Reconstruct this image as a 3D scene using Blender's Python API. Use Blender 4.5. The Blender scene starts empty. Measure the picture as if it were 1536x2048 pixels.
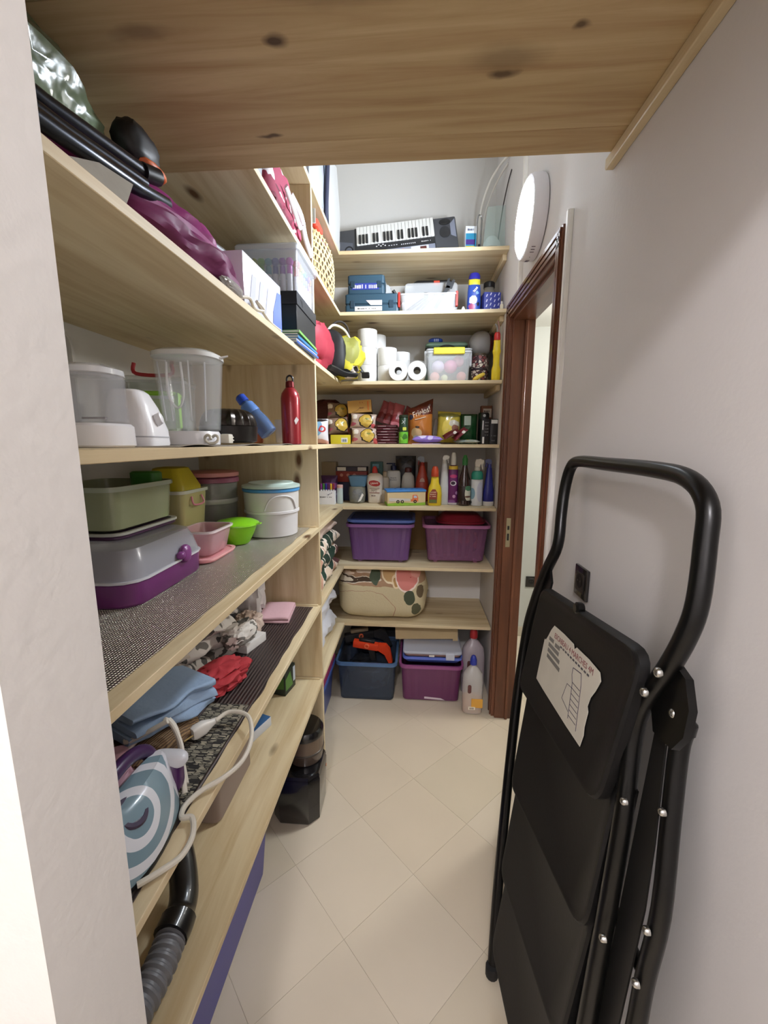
import bpy, bmesh, math, random
from mathutils import Vector, Matrix, noise

# ------------------------------------------------------------------ camera, world, exposure
SC = bpy.context.scene
COL = SC.collection
_yaw, _pitch, _roll, _f = 0.0729, -0.1662, -0.0015, 828.38
_R = Matrix.Rotation(_yaw, 3, 'Z') @ Matrix.Rotation(_pitch, 3, 'X') @ Matrix.Rotation(_roll, 3, 'Y')
_right, _fwd, _up = _R @ Vector((1, 0, 0)), _R @ Vector((0, 1, 0)), _R @ Vector((0, 0, 1))
_m = Matrix((( _right.x, _up.x, -_fwd.x, 0), (_right.y, _up.y, -_fwd.y, 0), (_right.z, _up.z, -_fwd.z, 1.49), (0, 0, 0, 1)))
_cd = bpy.data.cameras.new('camera'); _cd.sensor_fit = 'VERTICAL'; _cd.sensor_height = 24.0
_cd.lens = _f / 2048 * 24.0; _cd.clip_start = 0.02
CAM = bpy.data.objects.new('camera', _cd); CAM.matrix_world = _m; COL.objects.link(CAM); SC.camera = CAM
W = bpy.data.worlds.new('world'); SC.world = W; W.use_nodes = True
W.node_tree.nodes['Background'].inputs[0].default_value = (0.8, 0.85, 1, 1)
W.node_tree.nodes['Background'].inputs[1].default_value = 0.02
SC.view_settings.view_transform = 'Standard'; SC.view_settings.look = 'None'
SC.view_settings.gamma = 1.0; SC.view_settings.use_curve_mapping = False
SC.view_settings.exposure = 0.74
SC.cycles.max_bounces = 8; SC.cycles.diffuse_bounces = 5; SC.cycles.transparent_max_bounces = 16
SC.cycles.sample_clamp_indirect = 4.0
PANTRY_LAMP = 102.0      # emission strength of the round LED lamp
HALL_LAMP = 58.0        # W, ceiling lamp in the hall behind the camera
ROOM_LAMP = 26.0        # W, ceiling lamp of the room beyond the door

# ------------------------------------------------------------------ geometry constants (metres)
Z0, Z1, Z2, Z3, Z4, Z5, Z6 = 2.453, 2.161, 1.813, 1.481, 1.136, 0.788, 0.441
ZL = [Z0, Z1, Z2, Z3, Z4, Z5, Z6]
T = 0.018
XL, XR, YB, YP = -0.398, 0.455, 2.28, 1.690
XW, YW, CEIL = -0.905, 2.73, 3.20
E_ = 0.0006             # resting gap

# ------------------------------------------------------------------ materials
def lin(h):
    h = h.lstrip('#')
    c = [int(h[i:i + 2], 16) / 255 for i in (0, 2, 4)]
    return tuple((v / 12.92 if v <= 0.04045 else ((v + 0.055) / 1.055) ** 2.4) for v in c) + (1,)
_mats = {}
def M(h, rough=0.5, metal=0.0, alpha=1.0, emit=0.0, bump=0.0, bs=60.0, var=0.0, vs=6.0, coat=0.0, trans=0.0, spec=0.5):
    key = (h, rough, metal, alpha, emit, bump, bs, var, vs, coat, trans, spec)
    if key in _mats: return _mats[key]
    m = bpy.data.materials.new('m_' + h.strip('#')); m.use_nodes = True
    nt = m.node_tree; b = nt.nodes['Principled BSDF']
    b.inputs['Base Color'].default_value = lin(h); b.inputs['Roughness'].default_value = rough
    b.inputs['Metallic'].default_value = metal; b.inputs['Alpha'].default_value = alpha
    b.inputs['Coat Weight'].default_value = coat; b.inputs['Transmission Weight'].default_value = trans
    b.inputs['Specular IOR Level'].default_value = spec
    if emit:
        b.inputs['Emission Color'].default_value = lin(h); b.inputs['Emission Strength'].default_value = emit
    if bump or var:
        tc = nt.nodes.new('ShaderNodeTexCoord')
    if bump:
        n = nt.nodes.new('ShaderNodeTexNoise'); n.inputs['Scale'].default_value = bs; n.inputs['Detail'].default_value = 3
        bp = nt.nodes.new('ShaderNodeBump'); bp.inputs['Strength'].default_value = bump; bp.inputs['Distance'].default_value = 0.01
        nt.links.new(tc.outputs['Object'], n.inputs['Vector']); nt.links.new(n.outputs[0], bp.inputs['Height']); nt.links.new(bp.outputs[0], b.inputs['Normal'])
    if var:
        n = nt.nodes.new('ShaderNodeTexNoise'); n.inputs['Scale'].default_value = vs; n.inputs['Detail'].default_value = 5
        mx = nt.nodes.new('ShaderNodeMixRGB'); c = lin(h)
        mx.inputs[1].default_value = tuple(max(0, v * (1 - var)) for v in c[:3]) + (1,)
        mx.inputs[2].default_value = tuple(min(1, v * (1 + var)) for v in c[:3]) + (1,)
        nt.links.new(tc.outputs['Object'], n.inputs['Vector']); nt.links.new(n.outputs[0], mx.inputs[0]); nt.links.new(mx.outputs[0], b.inputs['Base Color'])
    _mats[key] = m
    return m

def spotmat(base, spots, rough=0.6, dist=0.0, dscale=12.0, bump=0.0, bs=40, alpha=1.0, coat=0.0):
    """flat print on object coordinates: spots = (centre, radius or (r_in, r_out), colour[, (sx, sy, sz)])"""
    m = bpy.data.materials.new('m_print'); m.use_nodes = True
    nt = m.node_tree; L = nt.links.new; b = nt.nodes['Principled BSDF']
    b.inputs['Roughness'].default_value = rough; b.inputs['Alpha'].default_value = alpha; b.inputs['Coat Weight'].default_value = coat
    tc = nt.nodes.new('ShaderNodeTexCoord'); vec = tc.outputs['Object']
    if dist:
        n = nt.nodes.new('ShaderNodeTexNoise'); n.inputs['Scale'].default_value = dscale; n.inputs['Detail'].default_value = 2
        L(vec, n.inputs['Vector'])
        s = nt.nodes.new('ShaderNodeVectorMath'); s.operation = 'SUBTRACT'; L(n.outputs['Color'], s.inputs[0]); s.inputs[1].default_value = (.5, .5, .5)
        k = nt.nodes.new('ShaderNodeVectorMath'); k.operation = 'SCALE'; L(s.outputs[0], k.inputs[0]); k.inputs['Scale'].default_value = dist
        a = nt.nodes.new('ShaderNodeVectorMath'); a.operation = 'ADD'; L(vec, a.inputs[0]); L(k.outputs[0], a.inputs[1]); vec = a.outputs[0]
    col = None
    rgb = nt.nodes.new('ShaderNodeRGB'); rgb.outputs[0].default_value = lin(base); col = rgb.outputs[0]
    for s in spots:
        c, r, h = s[0], s[1], s[2]; sc = s[3] if len(s) > 3 else (1, 1, 1)
        d = nt.nodes.new('ShaderNodeVectorMath'); d.operation = 'SUBTRACT'; L(vec, d.inputs[0]); d.inputs[1].default_value = c
        q = nt.nodes.new('ShaderNodeVectorMath'); q.operation = 'MULTIPLY'; L(d.outputs[0], q.inputs[0]); q.inputs[1].default_value = sc
        l = nt.nodes.new('ShaderNodeVectorMath'); l.operation = 'LENGTH'; L(q.outputs[0], l.inputs[0])
        ro = r[1] if isinstance(r, tuple) else r
        f = nt.nodes.new('ShaderNodeMath'); f.operation = 'LESS_THAN'; L(l.outputs['Value'], f.inputs[0]); f.inputs[1].default_value = ro
        fac = f.outputs[0]
        if isinstance(r, tuple):
            g = nt.nodes.new('ShaderNodeMath'); g.operation = 'GREATER_THAN'; L(l.outputs['Value'], g.inputs[0]); g.inputs[1].default_value = r[0]
            mm = nt.nodes.new('ShaderNodeMath'); mm.operation = 'MULTIPLY'; L(fac, mm.inputs[0]); L(g.outputs[0], mm.inputs[1]); fac = mm.outputs[0]
        mx = nt.nodes.new('ShaderNodeMixRGB'); L(fac, mx.inputs[0]); L(col, mx.inputs[1]); mx.inputs[2].default_value = lin(h); col = mx.outputs[0]
    L(col, b.inputs['Base Color'])
    if bump:
        n = nt.nodes.new('ShaderNodeTexNoise'); n.inputs['Scale'].default_value = bs
        bp = nt.nodes.new('ShaderNodeBump'); bp.inputs['Strength'].default_value = bump; bp.inputs['Distance'].default_value = 0.01
        L(tc.outputs['Object'], n.inputs['Vector']); L(n.outputs[0], bp.inputs['Height']); L(bp.outputs[0], b.inputs['Normal'])
    return m

def cellmat(cols, scale, rough=0.7, edge=None, ew=0.06, stretch=(1, 1, 1), bump=0.0, alpha=1.0, rnd=1.0, metal=0.0, dist=0.0):
    """voronoi patchwork print"""
    m = bpy.data.materials.new('m_cells'); m.use_nodes = True
    nt = m.node_tree; L = nt.links.new; b = nt.nodes['Principled BSDF']; b.inputs['Roughness'].default_value = rough; b.inputs['Alpha'].default_value = alpha; b.inputs['Metallic'].default_value = metal
    tc = nt.nodes.new('ShaderNodeTexCoord'); mp = nt.nodes.new('ShaderNodeMapping'); mp.inputs['Scale'].default_value = stretch
    L(tc.outputs['Object'], mp.inputs[0]); vec = mp.outputs[0]
    if dist:
        n = nt.nodes.new('ShaderNodeTexNoise'); n.inputs['Scale'].default_value = scale * 0.8; L(vec, n.inputs['Vector'])
        k = nt.nodes.new('ShaderNodeVectorMath'); k.operation = 'SCALE'; L(n.outputs['Color'], k.inputs[0]); k.inputs['Scale'].default_value = dist
        a = nt.nodes.new('ShaderNodeVectorMath'); a.operation = 'ADD'; L(vec, a.inputs[0]); L(k.outputs[0], a.inputs[1]); vec = a.outputs[0]
    v = nt.nodes.new('ShaderNodeTexVoronoi'); v.inputs['Scale'].default_value = scale; v.inputs['Randomness'].default_value = rnd; L(vec, v.inputs['Vector'])
    sp = nt.nodes.new('ShaderNodeSeparateColor'); L(v.outputs['Color'], sp.inputs[0])
    r = nt.nodes.new('ShaderNodeValToRGB'); r.color_ramp.interpolation = 'CONSTANT'; cr = r.color_ramp
    for i, h in enumerate(cols):
        e = cr.elements[0] if i == 0 else (cr.elements[1] if i == 1 else cr.elements.new(i / len(cols)))
        e.position = i / len(cols); e.color = lin(h)
    L(sp.outputs[0], r.inputs[0]); col = r.outputs[0]
    if edge:
        v2 = nt.nodes.new('ShaderNodeTexVoronoi'); v2.feature = 'DISTANCE_TO_EDGE'; v2.inputs['Scale'].default_value = scale; v2.inputs['Randomness'].default_value = rnd; L(vec, v2.inputs['Vector'])
        f = nt.nodes.new('ShaderNodeMath'); f.operation = 'LESS_THAN'; L(v2.outputs[0], f.inputs[0]); f.inputs[1].default_value = ew
        mx = nt.nodes.new('ShaderNodeMixRGB'); L(f.outputs[0], mx.inputs[0]); L(col, mx.inputs[1]); mx.inputs[2].default_value = lin(edge); col = mx.outputs[0]
    L(col, b.inputs['Base Color'])
    if bump:
        bp = nt.nodes.new('ShaderNodeBump'); bp.inputs['Strength'].default_value = bump; bp.inputs['Distance'].default_value = 0.005
        L(v.outputs['Distance'], bp.inputs['Height']); L(bp.outputs[0], b.inputs['Normal'])
    return m

def wavemat(c1, c2, scale, axis='X', rough=0.4, metal=0.0, bump=0.3, dist=0.0, sharp=(0.35, 0.65), c_axis2=None):
    m = bpy.data.materials.new('m_wave'); m.use_nodes = True
    nt = m.node_tree; L = nt.links.new; b = nt.nodes['Principled BSDF']; b.inputs['Roughness'].default_value = rough; b.inputs['Metallic'].default_value = metal
    tc = nt.nodes.new('ShaderNodeTexCoord'); w = nt.nodes.new('ShaderNodeTexWave'); w.bands_direction = axis; w.inputs['Scale'].default_value = scale
    w.inputs['Distortion'].default_value = dist; w.inputs['Detail Scale'].default_value = 1.5
    L(tc.outputs['Object'], w.inputs['Vector'])
    r = nt.nodes.new('ShaderNodeValToRGB'); r.color_ramp.elements[0].position = sharp[0]; r.color_ramp.elements[1].position = sharp[1]
    r.color_ramp.elements[0].color = lin(c1); r.color_ramp.elements[1].color = lin(c2)
    L(w.outputs[1], r.inputs[0]); L(r.outputs[0], b.inputs['Base Color'])
    if bump:
        bp = nt.nodes.new('ShaderNodeBump'); bp.inputs['Strength'].default_value = bump; bp.inputs['Distance'].default_value = 0.003
        h = w.outputs[1]
        if c_axis2:
            w2 = nt.nodes.new('ShaderNodeTexWave'); w2.bands_direction = c_axis2; w2.inputs['Scale'].default_value = scale; L(tc.outputs['Object'], w2.inputs['Vector'])
            ad = nt.nodes.new('ShaderNodeMath'); L(w.outputs[1], ad.inputs[0]); L(w2.outputs[1], ad.inputs[1]); h = ad.outputs[0]
        L(h, bp.inputs['Height']); L(bp.outputs[0], b.inputs['Normal'])
    return m

def woodmat(axis, light='#e6d8b6', dark='#cdb68c', knot='#5b3a1c', rough=0.55, seed=0.0, knots=True, gs=1.0, coat=0.0, own=()):
    m = bpy.data.materials.new('m_wood'); m.use_nodes = True
    nt = m.node_tree; L = nt.links.new; b = nt.nodes['Principled BSDF']; b.inputs['Roughness'].default_value = rough; b.inputs['Coat Weight'].default_value = coat
    tc = nt.nodes.new('ShaderNodeTexCoord'); oi = nt.nodes.new('ShaderNodeObjectInfo')
    off = nt.nodes.new('ShaderNodeVectorMath'); off.operation = 'ADD'; L(tc.outputs['Object'], off.inputs[0])
    k = nt.nodes.new('ShaderNodeMath'); k.operation = 'MULTIPLY'; L(oi.outputs['Random'], k.inputs[0]); k.inputs[1].default_value = 9.0
    L(k.outputs[0], off.inputs[1])
    def mp(along, across):
        q = nt.nodes.new('ShaderNodeMapping'); s = [across] * 3; s['XYZ'.index(axis)] = along
        q.inputs['Scale'].default_value = s; q.inputs['Location'].default_value = (seed, seed * 1.7, seed * 0.3); L(off.outputs[0], q.inputs[0]); return q.outputs[0]
    n1 = nt.nodes.new('ShaderNodeTexNoise'); n1.inputs['Scale'].default_value = 1; n1.inputs['Detail'].default_value = 6; n1.inputs['Roughness'].default_value = 0.6; n1.inputs['Distortion'].default_value = 0.6
    L(mp(1.6 * gs, 26 * gs), n1.inputs['Vector'])
    n2 = nt.nodes.new('ShaderNodeTexNoise'); n2.inputs['Scale'].default_value = 1; n2.inputs['Detail'].default_value = 2; L(mp(0.8, 7), n2.inputs['Vector'])
    r = nt.nodes.new('ShaderNodeValToRGB'); r.color_ramp.elements[0].position = 0.3; r.color_ramp.elements[1].position = 0.62
    r.color_ramp.elements[0].color = lin(dark); r.color_ramp.elements[1].color = lin(light); L(n1.outputs[0], r.inputs[0])
    mx = nt.nodes.new('ShaderNodeMixRGB'); mx.blend_type = 'MULTIPLY'; mx.inputs[0].default_value = 0.55
    r2 = nt.nodes.new('ShaderNodeValToRGB'); r2.color_ramp.elements[0].position = 0.35; r2.color_ramp.elements[1].position = 0.65
    r2.color_ramp.elements[0].color = (0.64, 0.56, 0.44, 1); r2.color_ramp.elements[1].color = (1, 1, 1, 1); L(n2.outputs[0], r2.inputs[0])
    L(r.outputs[0], mx.inputs[1]); L(r2.outputs[0], mx.inputs[2]); col = mx.outputs[0]
    if knots:
        v = nt.nodes.new('ShaderNodeTexVoronoi'); v.inputs['Scale'].default_value = 1; L(mp(3.2, 7.5), v.inputs['Vector'])
        r3 = nt.nodes.new('ShaderNodeValToRGB'); e = r3.color_ramp.elements; e[0].position = 0.05; e[0].color = (1, 1, 1, 1); e[1].position = 0.15; e[1].color = (0, 0, 0, 1)
        L(v.outputs['Distance'], r3.inputs[0])
        m2 = nt.nodes.new('ShaderNodeMixRGB'); L(r3.outputs[0], m2.inputs[0]); L(col, m2.inputs[1]); m2.inputs[2].default_value = lin(knot); col = m2.outputs[0]
    for (c, sx, sy, dk) in own:      # single knots and growth figures of this board
        nz = nt.nodes.new('ShaderNodeTexNoise'); nz.inputs['Scale'].default_value = 16; L(tc.outputs['Object'], nz.inputs['Vector'])
        ns = nt.nodes.new('ShaderNodeVectorMath'); ns.operation = 'SCALE'; ns.inputs['Scale'].default_value = 0.03; L(nz.outputs['Color'], ns.inputs[0])
        na = nt.nodes.new('ShaderNodeVectorMath'); na.operation = 'ADD'; L(tc.outputs['Object'], na.inputs[0]); L(ns.outputs[0], na.inputs[1])
        d = nt.nodes.new('ShaderNodeVectorMath'); d.operation = 'SUBTRACT'; L(na.outputs[0], d.inputs[0]); d.inputs[1].default_value = (c[0] + .015, c[1] + .015, c[2])
        q = nt.nodes.new('ShaderNodeVectorMath'); q.operation = 'MULTIPLY'; L(d.outputs[0], q.inputs[0]); q.inputs[1].default_value = (1 / sx, 1 / sy, 0)
        l = nt.nodes.new('ShaderNodeVectorMath'); l.operation = 'LENGTH'; L(q.outputs[0], l.inputs[0])
        rk = nt.nodes.new('ShaderNodeValToRGB'); e = rk.color_ramp.elements; e[0].position = 0.35; e[0].color = (1, 1, 1, 1); e[1].position = 1.0; e[1].color = (0, 0, 0, 1); L(l.outputs['Value'], rk.inputs[0])
        fm = nt.nodes.new('ShaderNodeMath'); fm.operation = 'MULTIPLY'; fm.inputs[1].default_value = dk; L(rk.outputs[0], fm.inputs[0])
        mk_ = nt.nodes.new('ShaderNodeMixRGB'); L(fm.outputs[0], mk_.inputs[0]); L(col, mk_.inputs[1]); mk_.inputs[2].default_value = lin(knot); col = mk_.outputs[0]
    L(col, b.inputs['Base Color'])
    bp = nt.nodes.new('ShaderNodeBump'); bp.inputs['Strength'].default_value = 0.08; bp.inputs['Distance'].default_value = 0.002
    L(n1.outputs[0], bp.inputs['Height']); L(bp.outputs[0], b.inputs['Normal'])
    return m
PINE = {a: woodmat(a) for a in 'XYZ'}
MAHO = {a: woodmat(a, '#7a4a32', '#5a3422', '#2a1209', 0.35, knots=False, coat=0.15) for a in 'XYZ'}

# ------------------------------------------------------------------ mesh helpers
def finish(bm, name, mat, ang=38):
    bmesh.ops.remove_doubles(bm, verts=bm.verts, dist=1e-6)
    bmesh.ops.recalc_face_normals(bm, faces=bm.faces)
    for f in bm.faces: f.smooth = True
    lim = math.radians(ang)
    for e in bm.edges:
        if len(e.link_faces) != 2 or e.calc_face_angle(0) > lim: e.smooth = False
    me = bpy.data.meshes.new(name); bm.to_mesh(me); bm.free()
    if mat: me.materials.append(mat)
    return me
def ob(name, bm, mat, parent=None, loc=(0, 0, 0), rot=(0, 0, 0), world=False, ang=38):
    me = bm if isinstance(bm, bpy.types.Mesh) else finish(bm, name, mat, ang)
    o = bpy.data.objects.new(name, me); COL.objects.link(o)
    o.rotation_euler = rot
    if parent is not None:
        o.parent = parent
        if world:
            p = parent; off = Vector((0, 0, 0))
            while p is not None: off += p.location; p = p.parent
            loc = Vector(loc) - off
    o.location = loc
    return o
def tag(o, label, cat, group=None, kind=None):
    if label: o['label'] = label
    if cat: o['category'] = cat
    if group: o['group'] = group
    if kind: o['kind'] = kind
    return o
def thing(name, label, cat, loc=(0, 0, 0), rz=0.0, group=None, rot=None):
    o = bpy.data.objects.new(name, None); COL.objects.link(o); o.empty_display_size = 0.02
    o.location = loc; o.rotation_euler = rot if rot else (0, 0, rz)
    return tag(o, label, cat, group)
def one(name, bm, mat, label, cat, loc=(0, 0, 0), rot=(0, 0, 0), group=None, ang=38):
    return tag(ob(name, bm, mat, None, loc, rot, ang=ang), label, cat, group)
def struct(name, bm, mat, loc=(0, 0, 0), ang=38):
    return tag(ob(name, bm, mat, None, loc, ang=ang), None, None, None, 'structure')
def clone(root, loc, rot=None, label=None):
    r = root.copy(); COL.objects.link(r); r.location = loc
    if rot is not None: r.rotation_euler = rot
    if label: r['label'] = label
    for ch in list(root.children):
        c = ch.copy(); COL.objects.link(c); c.parent = r
        for g in ch.children:
            d = g.copy(); COL.objects.link(d); d.parent = c
    return r
def NB(): return bmesh.new()
def abox(bm, x0, x1, y0, y1, z0, z1):
    v = [bm.verts.new(p) for p in ((x0, y0, z0), (x1, y0, z0), (x1, y1, z0), (x0, y1, z0), (x0, y0, z1), (x1, y0, z1), (x1, y1, z1), (x0, y1, z1))]
    for f in ((0, 3, 2, 1), (4, 5, 6, 7), (0, 1, 5, 4), (1, 2, 6, 5), (2, 3, 7, 6), (3, 0, 4, 7)): bm.faces.new([v[i] for i in f])
    return v
def box(x0, x1, y0, y1, z0, z1, bev=0.0, seg=1):
    bm = NB(); abox(bm, x0, x1, y0, y1, z0, z1)
    if bev: bmesh.ops.bevel(bm, geom=list(bm.edges), offset=bev, segments=seg, profile=0.6, affect='EDGES')
    return bm
def cbox(w, d, h, bev=0.0, seg=2): return box(-w / 2, w / 2, -d / 2, d / 2, 0, h, bev, seg)
def rr(w, d, r, z, n=3, cx=0.0, cy=0.0):
    pts = []; r = min(r, w / 2 - 1e-5, d / 2 - 1e-5)
    for (sx, sy, a0) in ((1, 1, 0), (-1, 1, 90), (-1, -1, 180), (1, -1, 270)):
        for i in range(n + 1):
            a = math.radians(a0 + 90 * i / n)
            pts.append((cx + sx * (w / 2 - r) + r * math.cos(a), cy + sy * (d / 2 - r) + r * math.sin(a), z))
    return pts
def sup(rx, ry, z, p=2.0, n=24, cx=0.0, cy=0.0):
    out = []
    for i in range(n):
        a = 2 * math.pi * i / n; c, s = math.cos(a), math.sin(a)
        out.append((cx + rx * math.copysign(abs(c) ** (2 / p), c), cy + ry * math.copysign(abs(s) ** (2 / p), s), z))
    return out
def loft(loops, cap0=True, cap1=True, bm=None, closed=False):
    bm = bm or NB(); V = [[bm.verts.new(p) for p in l] for l in loops]; n = len(V[0])
    pairs = list(zip(V[:-1], V[1:])) + ([(V[-1], V[0])] if closed else [])
    for a, b in pairs:
        for i in range(n):
            j = (i + 1) % n
            try: bm.faces.new((a[i], a[j], b[j], b[i]))
            except ValueError: pass
    if not closed:
        if cap0: bm.faces.new(list(reversed(V[0])))
        if cap1: bm.faces.new(V[-1])
    return bm
def lathe(prof, seg=24, p=2.0, k=1.0, bm=None):
    """prof = [(r, z)...]; k = depth / width; p = superellipse power"""
    return loft([sup(max(r, 1e-4), max(r, 1e-4) * k, z, p, seg) for r, z in prof], bm=bm)
def cm(pts, k=6, closed=False):
    P = [Vector(p) for p in pts]; n = len(P); out = []
    rng = range(n if closed else n - 1)
    for i in rng:
        p0 = P[(i - 1) % n] if (closed or i > 0) else P[0]; p1 = P[i]; p2 = P[(i + 1) % n]; p3 = P[(i + 2) % n] if (closed or i + 2 < n) else P[-1]
        for j in range(k):
            t = j / k
            out.append(0.5 * ((2 * p1) + (-p0 + p2) * t + (2 * p0 - 5 * p1 + 4 * p2 - p3) * t * t + (-p0 + 3 * p1 - 3 * p2 + p3) * t ** 3))
    if not closed: out.append(P[-1])
    return out
def tube(pts, r, seg=10, closed=False, bm=None, flat=1.0):
    P = [Vector(p) for p in pts]; n = len(P); loops = []; nrm = None
    for i in range(n):
        a = P[(i - 1) % n] if (closed or i > 0) else P[i]; b = P[(i + 1) % n] if (closed or i < n - 1) else P[i]
        t = (b - a).normalized()
        if nrm is None:
            nrm = t.orthogonal().normalized()
        nrm = (nrm - t * nrm.dot(t)).normalized(); bi = t.cross(nrm)
        R_ = r[i] if isinstance(r, (list, tuple)) else r
        loops.append([P[i] + (nrm * math.cos(2 * math.pi * j / seg) + bi * math.sin(2 * math.pi * j / seg) * flat) * R_ for j in range(seg)])
    return loft(loops, bm=bm, closed=closed)
def tray(bw, bd, tw, td, h, r=0.02, th=0.0025, floor=0.003):
    return loft([rr(bw - 2 * r * .3, bd - 2 * r * .3, r, 0), rr(bw, bd, r, 0.006), rr(tw, td, r, h), rr(tw - 2 * th, td - 2 * th, r, h), rr(bw - 2 * th, bd - 2 * th, r, floor + 0.003), rr(bw - 4 * th - r * .3, bd - 4 * th - r * .3, r, floor)])
def ring(w, d, z0, z1, r, out, th):
    """rim collar round a rounded rectangle"""
    return loft([rr(w + 2 * out, d + 2 * out, r + out, z0), rr(w + 2 * out, d + 2 * out, r + out, z1), rr(w - 2 * th, d - 2 * th, r, z1), rr(w - 2 * th, d - 2 * th, r, z0)], closed=True)
def slab(w, d, z0, z1, r, bev=0.003):
    return loft([rr(w - 2 * bev, d - 2 * bev, r, z0), rr(w, d, r, z0 + bev), rr(w, d, r, z1 - bev), rr(w - 2 * bev, d - 2 * bev, r, z1)])
def pillow(w, h, t, n=14, crimp=0.07, wob=0.0, seed=1, pw=2.2, sag=0.0):
    """filled bag standing up: width x, height z (0..h), thickness y"""
    bm = NB(); rnd = Vector((seed * 3.1, seed * 1.7, seed * 0.9)); V = []
    for s in (1, -1):
        g = []
        for i in range(n + 1):
            row = []
            for j in range(n + 1):
                u = i / n * 2 - 1; v = j / n * 2 - 1
                e = max(0, 1 - abs(u) ** pw) ** 0.5 * max(0, 1 - (abs(v) / (1 - crimp)) ** pw) ** 0.5 if abs(v) < 1 - crimp else 0
                ww = w / 2 * (1 - 0.06 * (1 - v * v))
                nn = noise.noise(Vector((u * 2.2, v * 2.2, s)) * 1.3 + rnd) * wob
                y = s * (t / 2 * e * (1 + nn * 3) + 0.0006) + nn * t * 0.4
                x = u * ww; z = (v + 1) / 2 * h
                y += sag * (v + 1) ** 2 * 0.25
                row.append(bm.verts.new((x, y, z)))
            g.append(row)
        V.append(g)
        for i in range(n):
            for j in range(n):
                q = (g[i][j], g[i + 1][j], g[i + 1][j + 1], g[i][j + 1])
                bm.faces.new(q if s < 0 else q[::-1])
    for i in range(n):
        for (a, b) in (((i, 0), (i + 1, 0)), ((i, n), (i + 1, n)), ((0, i), (0, i + 1)), ((n, i), (n, i + 1))):
            try: bm.faces.new((V[0][a[0]][a[1]], V[0][b[0]][b[1]], V[1][b[0]][b[1]], V[1][a[0]][a[1]]))
            except ValueError: pass
    return bm
def blob(rx, ry, h, p=2.6, amp=0.12, sc=2.5, seed=1, nu=32, nv=18, ridge=0.0, flat=0.0):
    """soft heap resting on z = 0, height h"""
    loops = []; off = Vector((seed * 5.3, seed * 2.1, seed * 7.7))
    for j in range(nv + 1):
        ph = -math.pi / 2 + math.pi * j / nv; cz, sz = math.cos(ph), math.sin(ph)
        z = math.copysign(abs(sz) ** (2 / p), sz); rr_ = max(abs(cz) ** (2 / p), 1e-3); lp = []
        for i in range(nu):
            a = 2 * math.pi * i / nu; c, s = math.cos(a), math.sin(a)
            x = math.copysign(abs(c) ** (2 / p), c) * rr_; y = math.copysign(abs(s) ** (2 / p), s) * rr_
            d = noise.noise(Vector((x, y, z)) * sc + off) * amp
            if ridge: d += (0.5 - abs(noise.noise(Vector((x * .8, y * .8, z * 2.2)) * sc * 1.6 + off))) * ridge - ridge * .3
            k = 1 + d
            zz = max((z * k + 1) / 2 * h, 0.0005 * (1 if j else 0))
            lp.append((x * rx * k, y * ry * k, min(zz, h)))
        loops.append(lp)
    return loft(loops)
def folded(w, d, layers, th, seed=1, droop=0.0, wob=0.004):
    """stack of folded cloth: rounded fold towards -y; returns list of bmesh, one per layer"""
    out = []; rnd = random.Random(seed)
    for L_ in range(layers):
        ww = w * (1 - rnd.random() * .06); dd = d * (1 - rnd.random() * .08); n = 12; prof = []
        for i in range(n + 1):
            a = math.pi / 2 + math.pi * i / n
            prof.append((-dd / 2 + th / 2 + math.cos(a) * th / 2, th / 2 + math.sin(a) * th / 2))
        prof = [(dd / 2, th)] + prof + [(dd / 2, 0)]
        loops = []
        for k in range(11):
            x = -ww / 2 + ww * k / 10; lp = []
            for (y, z) in prof:
                q = noise.noise(Vector((x * 14, y * 14, z * 30 + L_ * 7 + seed)))
                e = 1 - 0.35 * (abs(k - 5) / 5) ** 6
                lp.append((x, y + q * wob * 2, z * e + (q * wob if z > th * .3 else 0) + L_ * th))
            loops.append(lp)
        out.append(loft(loops))
    return out
def plate(poly, t, nrm=None, bm=None):
    """prism from a planar polygon (list of 3-D points) with thickness t along nrm"""
    bm = bm or NB(); P = [Vector(p) for p in poly]
    if nrm is None:
        nrm = (P[1] - P[0]).cross(P[2] - P[0]).normalized()
    nrm = Vector(nrm)
    a = [bm.verts.new(p) for p in P]; b = [bm.verts.new(p + nrm * t) for p in P]
    bm.faces.new(a[::-1]); bm.faces.new(b)
    for i in range(len(P)):
        j = (i + 1) % len(P); bm.faces.new((a[i], a[j], b[j], b[i]))
    return bm
def join(*bms):
    out = NB()
    for b in bms:
        me = bpy.data.meshes.new('t'); b.to_mesh(me); b.free(); out.from_mesh(me); bpy.data.meshes.remove(me)
    return out
def xf(bm, loc=(0, 0, 0), rot=(0, 0, 0), sc=(1, 1, 1)):
    from mathutils import Euler
    mtx = Matrix.Translation(loc) @ Euler(rot).to_matrix().to_4x4() @ Matrix.Diagonal((sc[0], sc[1], sc[2], 1))
    bmesh.ops.transform(bm, matrix=mtx, verts=bm.verts); return bm
def text(s, size, mat, parent, loc, rot=(math.pi / 2, 0, 0), name='lettering', ext=0.0003, sx=1.0, shear=0.0, world=False, align='CENTER'):
    cu = bpy.data.curves.new('t', 'FONT'); cu.body = s; cu.size = size; cu.align_x = align; cu.align_y = 'CENTER'; cu.extrude = ext; cu.resolution_u = 2; cu.shear = shear
    to = bpy.data.objects.new('t', cu); COL.objects.link(to)
    bpy.context.view_layer.update()
    me = bpy.data.meshes.new_from_object(to.evaluated_get(bpy.context.evaluated_depsgraph_get())); bpy.data.objects.remove(to); bpy.data.curves.remove(cu)
    me.materials.clear(); me.materials.append(mat)
    for v in me.vertices: v.co.x *= sx
    return ob(name, me, mat, parent, loc, rot, world=world)
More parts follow.
